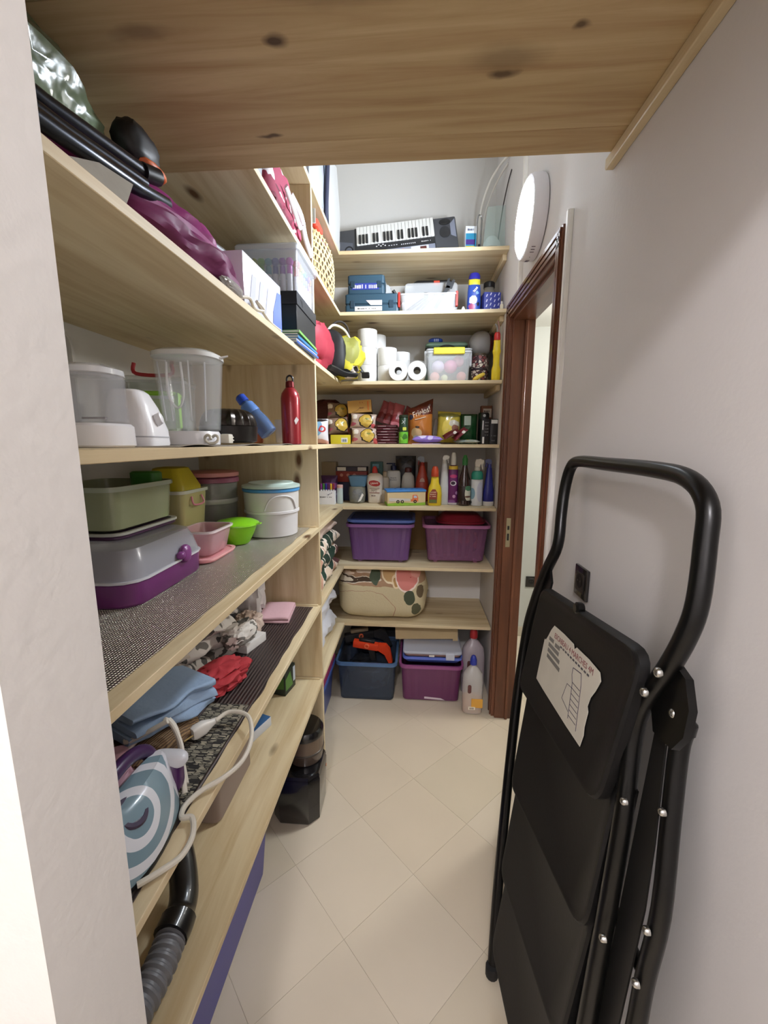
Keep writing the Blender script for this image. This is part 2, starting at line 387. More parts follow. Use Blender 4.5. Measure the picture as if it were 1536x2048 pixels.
def marks(w, h, mat, parent, loc, rot=(math.pi / 2, 0, 0), n=7, seed=1, name='print_marks'):
    """a line of print too small to read: a row of little bars"""
    rd = random.Random(seed); bm = NB(); x = -w / 2
    for k in range(n):
        cw_ = w / n
        if rd.random() < 0.85:
            abox(bm, x + cw_ * .12, x + cw_ * (.55 + .35 * rd.random()), -h / 2, h / 2 * (0.5 + 0.5 * rd.random()), 0, 0.0004)
        x += cw_
    abox(bm, -w / 2, -w / 2 + w / n * .5, -h / 2, h / 2, 0, 0.0004)
    return ob(name, bm, mat, parent, loc, rot)
FRONT = (math.pi / 2, 0, 0)
PI = math.pi
BLACK, WHITE = '#141414', '#f2f2f0'
# ================================================================== SETTING
WALL = M('#d6d3d1', 0.75, bump=0.04, bs=90, var=0.04, vs=2.2)
WALLB = M('#dad8d4', 0.8, bump=0.04, bs=90, var=0.03, vs=2.0)
CEILM = M('#dedcd6', 0.85)
# floor: thirty-centimetre cream tiles laid on the diagonal
fl = struct('floor', box(-1.6, 2.3, -1.9, 3.2, -0.06, -0.0016), M('#bfb39d', 0.7))
def clip_poly(poly, x0, x1, y0, y1):
    def cut(P, f, inter):
        o = []
        for i in range(len(P)):
            a, b = P[i], P[(i + 1) % len(P)]; fa, fb = f(a), f(b)
            if fa >= 0: o.append(a)
            if fa * fb < 0: t = fa / (fa - fb); o.append((a[0] + (b[0] - a[0]) * t, a[1] + (b[1] - a[1]) * t))
        return o
    for f in (lambda p: p[0] - x0, lambda p: x1 - p[0], lambda p: p[1] - y0, lambda p: y1 - p[1]):
        poly = cut(poly, f, None)
        if len(poly) < 3: return None
    return poly
TILE = [M(h, 0.36, var=0.07, vs=3.5, bump=0.015, bs=25) for h in ('#cfc2ad', '#d1c5b1', '#ccc0aa')]
s2 = math.sqrt(0.5); pit = 0.2965; rt = random.Random(4)
for i in range(-8, 14):
    for j in range(-12, 12):
        u0, v0 = 0.877 + pit * i, 0.855 + pit * j; g = 0.0004
        c = [(u0 + g, v0 + g), (u0 + pit - g, v0 + g), (u0 + pit - g, v0 + pit - g), (u0 + g, v0 + pit - g)]
        xy = [((u - v) * s2, (u + v) * s2) for u, v in c]
        xy = clip_poly(xy, -0.9, 2.15, -0.4, 3.11)
        if not xy: continue
        cx = sum(p[0] for p in xy) / len(xy); cy = sum(p[1] for p in xy) / len(xy)
        if cx > 0.55 and cy < 1.2: continue
        dz = rt.uniform(0, 0.0004)
        ob('floor_tile', plate([(p[0] - cx, p[1] - cy, 0) for p in xy], 0.0013, (0, 0, 1)), TILE[rt.randrange(3)], fl, (cx, cy, -0.0015 + dz * .5))
# walls
def wall(name, *boxes, mat=WALL):
    bm = NB()
    for b in boxes: abox(bm, *b)
    return struct(name, bm, mat)
wall('wall_left', (XW - 0.1, XW, 0.375, YW, 0, CEIL), mat=WALLB)
wall('wall_back', (XW - 0.1, XR + 0.10, YW, YW + 0.1, 0, CEIL), mat=WALLB)
DY0, DY1, DZ = 1.462, 2.115, 2.075          # door opening in the right wall
wall('wall_right', (XR, XR + 0.10, -1.7, DY0, 0, CEIL), (XR, XR + 0.10, DY1, YW, 0, CEIL), (XR, XR + 0.10, DY0, DY1, DZ, CEIL))
PX = -0.318
wall('wall_front', (-1.4, PX, 0.272, 0.375, 0, CEIL), (PX, XR, 0.272, 0.375, 1.985, CEIL), mat=M('#d3cfca', 0.75, bump=0.08, bs=70, var=0.05, vs=3.0))
wall('ceiling', (XW - 0.1, XR + 0.1, 0.272, YW + 0.1, CEIL, CEIL + 0.1), mat=CEILM)
# hall behind the camera
wall('wall_hall', (-1.5, -1.4, -1.8, 0.375, 0, 2.86), (-1.5, XR + .1, -1.9, -1.8, 0, 2.86))
wall('ceiling_hall', (-1.5, XR + 0.1, -1.9, 0.272, 2.86, 2.94), mat=CEILM)
# room beyond the door
RW = M('#b9bab4', 0.7)
wall('wall_beyond', (XR + 0.10, 2.2, 3.12, 3.2, 0, 2.45), mat=RW)
wall('wall_beyond_side', (2.2, 2.3, 0.7, 3.2, 0, 2.45), (XR + 0.10, 2.3, 0.6, 0.7, 0, 2.45), mat=RW)
wall('wall_beyond_corner', (XR + 0.10, XR + 0.13, YW, 3.12, 0, 2.45), mat=RW)
wall('ceiling_beyond', (XR + 0.10, 2.3, 0.6, 3.2, 2.285, 2.36), mat=CEILM)
struct('baseboard_beyond', box(XR + 0.13, 2.2, 3.105, 3.12, 0, 0.075, 0.003), M('#b7ae9c', 0.4))
struct('baseboard_back', box(XW, XR, YW - 0.012, YW, 0, 0.075, 0.002), M('#cfc6b4', 0.4))

# door frame (mahogany stained) with casing, lining, stop and strike plate
d1 = bpy.data.objects.new('door_1', None); COL.objects.link(d1); d1.location = (XR, 1.79, 0); d1['kind'] = 'structure'
cw, ct = 0.068, 0.016
def prof_v(y0, y1, z1):
    bm = NB(); abox(bm, XR - ct, XR, y0, y1, 0, z1); abox(bm, XR - ct - 0.006, XR - ct, y0 + 0.012, y0 + 0.024, 0, z1 - 0.012); abox(bm, XR - ct - 0.006, XR - ct, y1 - 0.024, y1 - 0.012, 0, z1 - 0.012); return bm
ob('casing', prof_v(DY1 - 0.004, DY1 + cw, DZ + cw), MAHO['Z'], d1, world=True)
ob('casing', prof_v(DY0 - cw + 0.02, DY0 + 0.004, DZ + cw), MAHO['Z'], d1, world=True)
bm = NB(); abox(bm, XR - ct, XR, DY0 + 0.004, DY1 - 0.004, DZ - 0.004, DZ + cw)
for zz in (DZ + 0.010, DZ + 0.030, DZ + cw - 0.016): abox(bm, XR - ct - 0.006, XR - ct, DY0 - cw + 0.03, DY1 + cw - 0.01, zz, zz + 0.012)
ob('casing_head', bm, MAHO['Y'], d1, world=True)
ob('lining', box(XR, XR + 0.10, DY1 - 0.020, DY1, 0, DZ, 0.001), MAHO['Z'], d1, world=True)
ob('lining', box(XR, XR + 0.10, DY0, DY0 + 0.020, 0, DZ, 0.001), MAHO['Z'], d1, world=True)
ob('lining_head', box(XR, XR + 0.10, DY0 + 0.02, DY1 - 0.02, DZ - 0.020, DZ, 0.001), MAHO['Y'], d1, world=True)
ob('door_stop', box(XR + 0.052, XR + 0.066, DY1 - 0.032, DY1 - 0.020, 0, DZ - 0.02, 0.002), MAHO['Z'], d1, world=True)
sp = ob('strike_plate', box(XR + 0.012, XR + 0.034, DY1 - 0.0215, DY1 - 0.0198, 0.965, 1.115, 0.0005), M('#b9ad90', 0.3, 0.9), d1, world=True)
ob('latch_hole', box(XR + 0.018, XR + 0.028, DY1 - 0.0222, DY1 - 0.0214, 1.00, 1.035), M('#111111', 0.6), sp, world=True)
ob('latch_hole', box(XR + 0.018, XR + 0.028, DY1 - 0.0222, DY1 - 0.0214, 1.055, 1.075), M('#111111', 0.6), sp, world=True)

# ------------------------------------------------------------------ pine shelving
us = thing('left_shelving', 'unpainted pine shelving along the left wall, with an upright divider', 'shelving', (XL, YP, 0))
NEAR = 0.376
names = ['top', 'second', 'third', 'fourth', 'fifth', 'sixth', 'lowest']
for i, z in enumerate(ZL):
    y0 = 1.102 if i == 1 else (1.3 if i == 0 else NEAR)
    ob('shelf_board', box(XW, XL, y0, YB if i else YB, z - T, z, 0.0012), PINE['Y'], us, world=True)
for a, b in zip([Z0, Z1, Z2, Z3, Z4, Z5, Z6], [Z1, Z2, Z3, Z4, Z5, Z6, 0]):
    ob('divider_panel', box(XW, XL - 0.001, YP, YP + T, b, a - T, 0.001), PINE['Z'], us, world=True)
for z in (Z4, Z5, Z6):
    ob('cleat', box(XL - 0.30, XL - 0.012, YP - 0.011, YP, z, z + 0.007, 0.001), PINE['X'], us, world=True)
ub = thing('back_shelving', 'unpainted pine shelving across the end wall beside the door', 'shelving', (0, YB, 0))
for i, z in enumerate(ZL):
    xr = XR if i < 2 else XR - 0.004
    ob('shelf_board', box(XW, xr, YB, YW, z - T, z, 0.0012), PINE['X'], ub, world=True)
    if i < 3: ob('cleat', box(xr - 0.022, xr, YB + 0.05, YW, z - T - 0.03, z - T, 0.002), PINE['Y'], ub, world=True)
ov = thing('overhead_shelf', 'pine storage deck crossing overhead from wall to wall', 'shelf', (0, 1.1, Z1 - T))
OVM = woodmat('X', '#d3bd92', '#b3946a', '#3f2714', 0.6, seed=2.1, knots=False, own=(((-0.234, 0.786, 0), 0.024, 0.016, 0.9), ((0.15, 0.845, 0), 0.085, 0.035, 0.35), ((0.151, 0.876, 0), 0.034, 0.012, 0.8), ((-0.321, 0.997, 0), 0.034, 0.008, 0.85), ((0.258, 0.800, 0), 0.018, 0.010, 0.8), ((-0.45, 0.76, 0), 0.06, 0.02, 0.4), ((-0.1, 0.72, 0), 0.12, 0.03, 0.25)))
for y0, y1 in ((0.376, 0.700), (0.7006, 1.020), (1.0206, 1.1005)):
    ob('plank', box(XW, XR, y0, y1, Z1 - T, Z1, 0.0008), OVM, ov, world=True)
ob('wall_batten', box(XR - 0.020, XR, 0.376, 1.125, Z1 - T - 0.024, Z1 - T, 0.002), PINE['Y'], ov, world=True)

# ------------------------------------------------------------------ right wall fittings
lp = thing('wall_lamp', 'round white LED lamp shining on the wall above the door', 'lamp', (XR, 1.765, 2.325))
def disc_x(prof, seg=40):
    return xf(lathe(prof, seg), rot=(0, -PI / 2, 0))
ob('housing', disc_x([(0.118, 0), (0.138, 0.003), (0.140, 0.012), (0.139, 0.040), (0.134, 0.052), (0.127, 0.054), (0.126, 0.050)]), M('#eceaf0', 0.4), lp)
LEDM = M('#ecf5ff', 0.4, emit=PANTRY_LAMP)
ob('diffuser', disc_x([(0.126, 0.0505), (0.125, 0.054), (0.115, 0.060), (0.06, 0.064), (0.001, 0.0645)]), LEDM, lp)
for k, a in enumerate((-118, -113, -108, -96, -84, -79, -74)):
    r = math.radians(a)
    ob('vent_slot', box(-0.036 + (0.006 if k == 3 else 0), -0.022 - (0.006 if k == 3 else 0), -0.0012, 0.0012, -0.0005, 0.0008), M('#6b5f6b', 0.6), lp, (0, 0.1395 * math.cos(r), 0.1395 * math.sin(r)), (r - PI / 2, 0, 0))
CD = M('#e9e6df', 0.45)
def duct(name, y, z0, z1, label, w=0.022, d=0.014):
    t = thing(name, label, 'cable duct', (XR, y, z0))
    ob('channel', box(-d, 0, -w / 2, w / 2, 0, z1 - z0, 0.001), CD, t)
    ob('cover', box(-d - 0.002, -d, -w / 2 + 0.003, w / 2 - 0.003, 0, z1 - z0, 0.0008), CD, t)
    return t
duct('cable_duct', 1.385, 0.0, 2.165, 'tall white cable duct on the wall beside the door casing, near the stepladder')
duct('cable_duct', 1.985, DZ + cw + 0.003, 3.0, 'white cable duct running up behind the round lamp')
def socket(label, loc, rz):
    t = thing('wall_socket', label, 'socket', loc, rz)
    ob('cover_plate', box(-0.040, 0.040, -0.009, 0, -0.042, 0.042, 0.004, 2), M('#1d1a19', 0.25, coat=0.4), t)
    ob('insert', box(-0.026, 0.026, -0.011, -0.008, -0.026, 0.026, 0.002), M('#2a2624', 0.35), t)
    ob('recess', xf(lathe([(0.0165, 0), (0.0195, 0.0012), (0.0165, 0.0016), (0.012, 0.0008)], 20), (0, -0.0108, 0.004), (PI / 2, 0, 0)), M('#0c0b0b', 0.5), t)
    for sx in (-0.008, 0.008):
        ob('pin_hole', xf(lathe([(0.0026, 0), (0.0026, 0.0006)], 10), (sx, -0.0122, 0.004), (PI / 2, 0, 0)), M('#5d5a57', 0.4, 0.6), t)
    return t
socket('black wall socket behind the stepladder handle', (XR, 1.098, 1.122), -PI / 2)
socket('small black socket on the white wall seen through the doorway', (0.902, 3.12, 0.44), 0)
# ceiling lamps: hall behind the camera, and the next room
def ceiling_lamp(loc, watts, label, tint, r=0.09):
    t = thing('ceiling_lamp', label, 'lamp', loc)
    ob('base', xf(lathe([(0.10, 0), (0.10, 0.02), (0.08, 0.03)], 24), (0, 0, -0.03)), M('#f0f0ee', 0.4), t)
    ob('globe', xf(lathe([(0.02, 0), (0.06, 0.006), (0.085, 0.03), (0.09, 0.05), (0.085, 0.062)], 24), (0, 0, -0.092)), M('#ffffff', 0.4, emit=2.0), t)
    ld = bpy.data.lights.new('bulb', 'POINT'); ld.energy = watts; ld.color = tint; ld.shadow_soft_size = r
    lo = bpy.data.objects.new('bulb', ld); COL.objects.link(lo); lo.parent = t; lo.location = (0, 0, -0.2)
    return t
ceiling_lamp((-0.20, -1.05, 2.86), HALL_LAMP, 'round ceiling lamp in the hall behind the viewer', (0.98, 0.95, 1.0))
ceiling_lamp((1.25, 2.1, 2.285), ROOM_LAMP, 'round ceiling lamp of the bright room beyond the door', (1.0, 0.985, 0.94))
# ================================================================== STEPLADDER (folded, leaning on the right wall)
LB = M('#040404', 0.30, spec=0.35); LS = M('#0b0a0a', 0.5, bump=0.02, bs=120, var=0.3, vs=7, spec=0.35); RIV = M('#b8b8b4', 0.25, 1.0)
ld = thing('stepladder', 'folded black metal stepladder with a tall loop handle leaning on the wall', 'stepladder', (0.27, 0.75, 0.0))
LN = Vector((0.992, -0.003, -0.125))
LA = Vector((0.42, 1.14, 1.44))
def inplane(y, z, off=0.0):
    x = LA.x + (off - LN.y * (y - LA.y) - LN.z * (z - LA.z)) / LN.x
    return Vector((x, y, z))
Lp = lambda pts, off=0.0: [inplane(y, z, off) for y, z in pts]
hp = [(0.962, 0.012), (1.057, 0.226), (1.186, 0.644), (1.232, 0.90), (1.215, 1.02), (1.172, 1.13), (1.128, 1.215), (1.148, 1.30), (1.160, 1.37), (1.148, 1.425), (1.10, 1.443),
      (0.95, 1.444), (0.76, 1.444), (0.665, 1.436), (0.612, 1.405), (0.595, 1.35), (0.580, 1.27), (0.585, 1.215), (0.605, 1.15), (0.632, 1.085), (0.640, 1.02), (0.613, 0.887), (0.588, 0.68), (0.571, 0.522), (0.545, 0.30), (0.515, 0.012)]
ob('handle_frame', tube(cm(Lp(hp), 5), 0.0145, 14), LB, ld, world=True)
rp = [(0.530, 0.30), (0.512, 0.55), (0.524, 0.70), (0.530, 0.811), (0.560, 0.944), (0.580, 1.04), (0.580, 1.075)]
ob('rear_frame', tube(cm(Lp([(0.500, 0.02)] + rp, 0.030), 4), 0.0135, 12), LB, ld, world=True)
rl = [(0.985, 0.04), (1.07, 0.30), (1.15, 0.64), (1.185, 0.9), (1.165, 1.05)]
ob('rear_frame', tube(cm(Lp(rl, 0.030), 4), 0.0115, 12), LB, ld, world=True)
ob('rear_crossbar', tube(Lp([(1.155, 0.66), (0.522, 0.70)], 0.030), 0.010, 10), LB, ld, world=True)
ob('rear_crossbar', tube(Lp([(1.05, 0.22), (0.528, 0.26)], 0.030), 0.010, 10), LB, ld, world=True)
def step(tl, tr, br, bl, o_top, o_bot, r=0.05, t=0.022):
    P = [Vector((p[0], p[1])) for p in (tl, tr, br, bl)]; out = []
    for i in range(4):
        a, b, c = P[i - 1], P[i], P[(i + 1) % 4]
        d1_ = (a - b).normalized(); d2_ = (c - b).normalized(); rr_ = r * (1.0 if i in (1, 2) else 0.7)
        for k in range(6):
            s = k / 5; q = (1 - s) ** 2 * (b + d1_ * rr_) + 2 * s * (1 - s) * b + s * s * (b + d2_ * rr_); out.append(q)
    zt = max(p.y for p in P); zb = min(p.y for p in P)
    def lvl(shrink, dep):
        cen = sum(out, Vector((0, 0))) / len(out); L_ = []
        for q in out:
            q2 = q + (cen - q).normalized() * shrink; f = (q2.y - zb) / (zt - zb)
            L_.append(inplane(q2.x, q2.y, o_bot + (o_top - o_bot) * f + dep))
        return L_
    return loft([lvl(0.004, t), lvl(0, t - 0.003), lvl(0, 0.004), lvl(0.005, 0), lvl(0.012, 0), lvl(0.016, 0.0015)])
S = [((1.105, 1.105), (0.618, 1.170), (0.640, 0.870), (1.125, 0.795), -0.030, -0.030),
     ((1.110, 0.86), (0.640, 0.93), (0.603, 0.650), (1.040, 0.545), -0.004, -0.028),
     ((1.045, 0.60), (0.615, 0.70), (0.590, 0.420), (0.985, 0.320), -0.004, -0.028),
     ((0.985, 0.375), (0.60, 0.47), (0.575, 0.19), (0.945, 0.125), -0.004, -0.026)]
STEPS = [ob('step', step(*s), LS, ld, world=True) for s in S]
STEPS[0]['label'] = 'top platform step with a torn paper label'
ob('catch_lug', xf(lathe([(0.011, 0), (0.013, 0.004), (0.013, 0.014), (0.009, 0.018)], 14), inplane(0.871, 1.140, -0.016), (0, -PI / 2, 0)), LB, ld, world=True)
for (y, z, o, r) in ((0.591, 1.156, -0.021, .0075), (0.610, 1.112, -0.021, .0075), (0.592, 0.935, -0.020, .006), (0.560, 0.715, -0.019, .006), (0.578, 1.100, 0.006, .0075), (0.556, 0.955, 0.012, .006), (0.516, 0.70, 0.012, .006), (0.524, 0.785, 0.012, .006)):
    ob('rivet', xf(lathe([(r, -0.004), (r, 0.001), (r * .8, 0.0035), (r * .3, 0.005)], 12), inplane(y, z, o), (0, -PI / 2, 0)), RIV, ld, world=True)
# hinge bracket joining front and rear frame
br = [(0.605, 1.17), (0.635, 1.10), (0.605, 1.05), (0.560, 1.055), (0.545, 1.085), (0.548, 1.125), (0.570, 1.16)]
ob('hinge_bracket', plate(Lp(br, 0.004), 0.012, LN), LB, ld, world=True)
ob('leg_cap', tube(Lp([(0.580, 1.070), (0.580, 1.086), (0.580, 1.092)], 0.030), [0.0145, 0.0145, 0.008], 12), LB, ld, world=True)
br = [(1.20, 1.075), (1.165, 1.15), (1.125, 1.11), (1.13, 1.06)]
ob('hinge_bracket', plate(Lp(br, 0.002), 0.006, LN), LB, ld, world=True)
for s in S[1:]:
    y1, z1 = s[1][0] - 0.02, s[1][1] - 0.12
    ob('link_bar', plate(Lp([(y1 - 0.012, z1 + 0.13), (y1 + 0.012, z1 + 0.13), (y1 - 0.002, z1 - 0.12), (y1 - 0.026, z1 - 0.12)], 0.006), 0.004, LN), LB, ld, world=True)
for (y, z) in ((0.962, 0.0), (0.515, 0.0)):
    q = inplane(y, 0.0)
    ob('rubber_foot', xf(lathe([(0.016, 0), (0.018, 0.003), (0.018, 0.03), (0.0155, 0.034)], 14), (q.x, q.y, 0.0)), M('#101012', 0.7), ld, world=True)
ob('side_strap', plate(Lp([(0.615, 1.04), (0.588, 1.05), (0.556, 0.90), (0.540, 0.80), (0.528, 0.62), (0.516, 0.40), (0.505, 0.12), (0.538, 0.12), (0.562, 0.45), (0.598, 0.85)], 0.014), 0.003, LN), M('#12110f', 0.45), ld, world=True)
# paper label, torn edges, with its print
OL = -0.0312
lab = [(0.961, 1.058), (0.90, 1.066), (0.845, 1.070), (0.838, 1.062), (0.828, 1.071), (0.77, 1.077), (0.722, 1.078), (0.712, 1.066), (0.722, 1.040), (0.733, 1.02), (0.737, 0.999), (0.730, 0.992), (0.731, 0.96), (0.727, 0.945), (0.731, 0.918), (0.80, 0.910), (0.88, 0.903), (0.95, 0.897), (1.004, 0.894), (1.004, 0.94), (1.003, 1.003), (0.994, 1.006), (0.985, 1.02), (0.975, 1.040)]
pl = ob('paper_label', plate(Lp([(y, z) for y, z in lab], OL), 0.0006, LN), M('#c9c4b6', 0.7, var=0.12, vs=14), STEPS[0], world=True)
pl['label'] = 'torn white paper label with lettering'
INK = M('#4c4a50', 0.7); INKR = M('#8c5a58', 0.7)
def ink(pts, w=0.0016, m=INK):
    a = Vector(pts[0]); b = Vector(pts[1]); d = (b - a).normalized(); n = Vector((-d.y, d.x)) * w / 2
    return plate(Lp([(a + n)[:], (b + n)[:], (b - n)[:], (a - n)[:]], OL - 0.0004), 0.0004, LN)
bars = []
for k, (y0, z0, y1, z1) in enumerate(((0.975, 1.020, 0.945, 1.024), (0.935, 1.022, 0.905, 1.027), (0.972, 1.006, 0.905, 1.013), (0.970, 0.993, 0.893, 1.000), (0.968, 0.979, 0.885, 0.986))):
    bars.append(ink(((y0, z0), (y1, z1)), 0.009))
ob('print_bars', join(*bars), M('#77746f', 0.7), pl, world=True)
sk = []
pts = [(0.823, 1.014), (0.824, 1.028), (0.786, 1.037), (0.777, 1.018), (0.758, 0.930)]
for a, b in zip(pts[:-1], pts[1:]): sk.append(ink((a, b)))
for a, b in zip([(0.823, 1.014), (0.813, 0.998), (0.80, 0.928)][:-1], [(0.813, 0.998), (0.80, 0.928)]): sk.append(ink((a, b)))
for k in range(7):
    z = 0.935 + k * 0.011; sk.append(ink(((0.800 + (z - 0.928) * .19, z), (0.763 + (z - 0.93) * .2, z + 0.004)), 0.0012))
sk.append(ink(((0.835, 0.985), (0.845, 0.945)), 0.001)); sk.append(ink(((0.845, 0.945), (0.805, 0.94)), 0.001)); sk.append(ink(((0.835, 0.985), (0.81, 0.99)), 0.001))
ob('ladder_drawing', join(*sk), M('#4a4356', 0.7), pl, world=True)
def ltext(s, size, y, z, m, slope=0.12):
    q = inplane(y, z, OL - 0.0004)
    # text runs towards -y, up is +z, faces -x
    o = text(s, size, m, pl, q, (0, 0, 0), ext=0.0002, world=True)
    from mathutils import Matrix as MX
    xax = (inplane(y - 1, z + slope) - inplane(y, z)).normalized(); zax = (-LN); zax = (zax - xax * zax.dot(xax)).normalized(); yax = zax.cross(xax)
    o.rotation_euler = MX((xax, yax, zax)).transposed().to_euler()
ltext('ESCABEAU 4 MARCHES 4M', 0.0175, 0.845, 1.052, INKR)
ob('print_marks', join(*[ink(((0.905 - 0.014 * k, 1.033 + 0.0016 * k), (0.896 - 0.014 * k, 1.034 + 0.0016 * k)), 0.004) for k in range(11)]), INK, pl, world=True)
# ================================================================== TOP BACK SHELF (Z0)
# keyboard standing on its back edge, leaning on the wall
kb = thing('electronic_keyboard', 'grey electronic keyboard with white keys leaning on the end wall, top shelf', 'keyboard', (-0.105, 2.50, Z0 + 0.038))
KG, KD, KS = M('#4a4c52', 0.45), M('#232427', 0.45), M('#8d93a6', 0.4)
kr = ob('body', box(-0.335, 0.335, -0.018, 0.018, 0.0, 0.245, 0.010, 2), KG, kb)
ob('bed_panel', box(-0.238, 0.212, -0.0195, -0.0175, 0.002, 0.243, 0.001), KD, kr)
ob('control_strip', box(-0.234, 0.208, -0.0205, -0.0192, 0.008, 0.062, 0.001), KS, kr)
kw = 0.0198
wb = box(-kw / 2 + 0.0006, kw / 2 - 0.0006, -0.029, -0.019, 0, 0.128, 0.001)
wme = finish(wb, 'white_key', M('#f0f0ec', 0.3)); bme = finish(box(-0.006, 0.006, -0.037, -0.0288, 0, 0.062, 0.0012), 'black_key', M('#1a1a1c', 0.35))
for k in range(22):
    x = -0.226 + kw * (k + 0.5)
    ob('white_key', wme, None, kr, (x, 0, 0.112))
    if k % 7 in (0, 1, 2, 4, 5) and k < 21: ob('black_key', bme, None, kr, (x + kw / 2, 0, 0.112))
def oval(name, x, z, rx, rz, m, d=0.003):
    return ob(name, xf(lathe([(1, 0), (0.96, 1), (0.75, 1), (0.6, 0.3)], 24), (x, -0.0175, z), (PI / 2, 0, 0), (rx, rz, d)), m, kr)
oval('speaker', 0.268, 0.135, 0.030, 0.042, M('#2c2d31', 0.5)); oval('speaker', 0.272, 0.208, 0.032, 0.022, M('#1c1d20', 0.5)); oval('speaker', -0.272, 0.085, 0.026, 0.036, M('#222327', 0.5))
ob('end_panel', plate([(0.30, -0.0185, 0.11), (0.328, -0.0185, 0.09), (0.328, -0.0185, 0.225), (0.30, -0.0185, 0.19)], 0.001, (0, -1, 0)), KS, kr)
ob('end_panel', plate([(-0.328, -0.0185, 0.01), (-0.25, -0.0185, 0.01), (-0.25, -0.0185, 0.14), (-0.328, -0.0185, 0.16)], 0.001, (0, -1, 0)), M('#5d616c', 0.45), kr)
for k in range(5): ob('button', box(-0.004, 0.004, -0.0225, -0.0195, 0, 0.006, 0.001), M('#e8e8ea', 0.4), kr, (-0.115 + 0.012 * (k % 5), 0, 0.088 + 0.010 * (k % 2)))
for k in range(8): ob('button', box(-0.003, 0.003, -0.0225, -0.0195, 0, 0.007, 0.001), M('#c9c9d0', 0.4), kr, (0.025 + 0.0105 * k, 0, 0.080))
for k in range(4): ob('button', box(-0.004, 0.004, -0.0225, -0.0195, 0, 0.004, 0.001), M('#c9c9d0', 0.4), kr, (-0.045 + 0.014 * k, 0, 0.084))
ob('display', box(0.125, 0.160, -0.0225, -0.0203, 0.030, 0.052, 0.001), M('#5a2a28', 0.2), kr)
ob('display_surround', box(0.075, 0.172, -0.0215, -0.0203, 0.022, 0.058, 0.001), M('#d9dbe2', 0.4), kr)
ob('dial', xf(lathe([(0.008, 0), (0.008, 0.004), (0.006, 0.005)], 14), (0.03, -0.0205, 0.040), (PI / 2, 0, 0)), M('#d66a6a', 0.4), kr)
marks(0.06, 0.007, M('#e6e6e6', 0.5), kr, (0.165, -0.0198, 0.088), n=9); marks(0.05, 0.008, M('#f0f0f0', 0.5), kr, (-0.16, -0.0208, 0.035), seed=3); marks(0.09, 0.006, M('#3c3f4a', 0.5), kr, (-0.06, -0.0208, 0.035), seed=5)
kb.rotation_euler = (math.radians(-26), math.radians(-5.0), 0)
# box, wire stand, glass panels
b = thing('printed_box', 'small blue and white printed carton beside the keyboard', 'box', (0.283, 2.46, Z0 + E_), 0.05)
ob('carton', cbox(0.062, 0.05, 0.165, 0.0015), M('#e9edf2', 0.5), b); ob('print_panel', box(-0.029, 0.029, -0.0258, -0.025, 0.01, 0.13), M('#2b8fb8', 0.45), b)
ob('print_panel', box(-0.028, 0.02, -0.0264, -0.0257, 0.075, 0.10), M('#4a2f86', 0.45), b); ob('print_panel', box(-0.028, 0.02, -0.0264, -0.0257, 0.05, 0.068), M('#e5cf3c', 0.45), b)
marks(0.04, 0.010, M('#3a4a70', 0.5), b, (0, -0.0254, 0.148))
one('black_canister', lathe([(0.024, 0), (0.026, 0.003), (0.026, 0.17), (0.022, 0.185), (0.006, 0.19)], 20), M('#17181a', 0.4), 'black canister standing behind the blue and white carton', 'canister', (0.285, 2.55, Z0 + E_))
ws = thing('wire_stand', 'chrome wire stand with dark clip beside the glass pane', 'stand', (0.322, 2.40, Z0 + E_))
ob('wire_loop', tube(cm([(-0.012, 0, 0.003), (-0.014, 0, 0.10), (-0.012, 0.005, 0.185), (0.0, 0.012, 0.205), (0.012, 0.02, 0.185), (0.012, 0.03, 0.1), (0.012, 0.035, 0.003)], 5), 0.0028, 8), M('#9a9c9c', 0.25, 1.0), ws)
ob('clip', box(-0.006, 0.006, -0.006, 0.006, 0.0, 0.06, 0.002), M('#1b1b1d', 0.5), ws)
ob('foot_bar', tube([(-0.02, -0.02, 0.003), (0.02, 0.05, 0.003)], 0.003, 8), M('#9a9c9c', 0.25, 1.0), ws)
GL = M('#b4cec6', 0.05, alpha=0.24, coat=0.6)
g1 = one('glass_sheet', plate([(0, 0, 0), (0.115, 0, 0), (0.115, 0.0, 0.245), (0.025, 0.0, 0.24)], 0.005, (0, 1, 0)), GL, 'greenish glass pane leaning upright at the lamp end of the top shelf', 'glass', (0.335, 2.375, Z0 + 0.001), (math.radians(-7), 0, 0))
def bowl(label, loc, r, h, hx, rot=(0, 0, 0)):
    return one('bowl', lathe([(r * .45, 0), (r * .5, 0.003), (r * .85, h * .5), (r, h), (r - 0.004, h), (r * .8, h * .5), (r * .42, 0.006)], 28), M(hx, 0.35), label, 'bowl', loc, rot)
bowl('white bowl standing on the shelf behind the glass pane', (0.398, 2.475, Z0 + E_), 0.052, 0.06, '#e9eeee')
bowl('white bowl turned upside down on top of another, behind the glass pane', (0.398, 2.475, Z0 + 0.1235), 0.052, 0.06, '#dfe6e6', (PI, 0, 0))
CW = M('#e6e3da', 0.5)
one('white_cable', tube(cm([(0.452, 2.35, 2.90), (0.42, 2.45, 2.905), (0.38, 2.52, 2.86), (0.35, 2.58, 2.76), (0.345, 2.60, 2.60), (0.35, 2.61, Z0 + 0.012)], 8), 0.006, 8), CW, 'thick white cable looping down from the wall onto the top shelf', 'cable')
one('white_cable', tube(cm([(0.452, 2.40, 2.885), (0.43, 2.5, 2.88), (0.40, 2.58, 2.83), (0.375, 2.63, 2.72), (0.37, 2.64, Z0 + 0.010)], 8), 0.0045, 8), CW, 'thinner white cable looping beside the thick white one', 'cable')
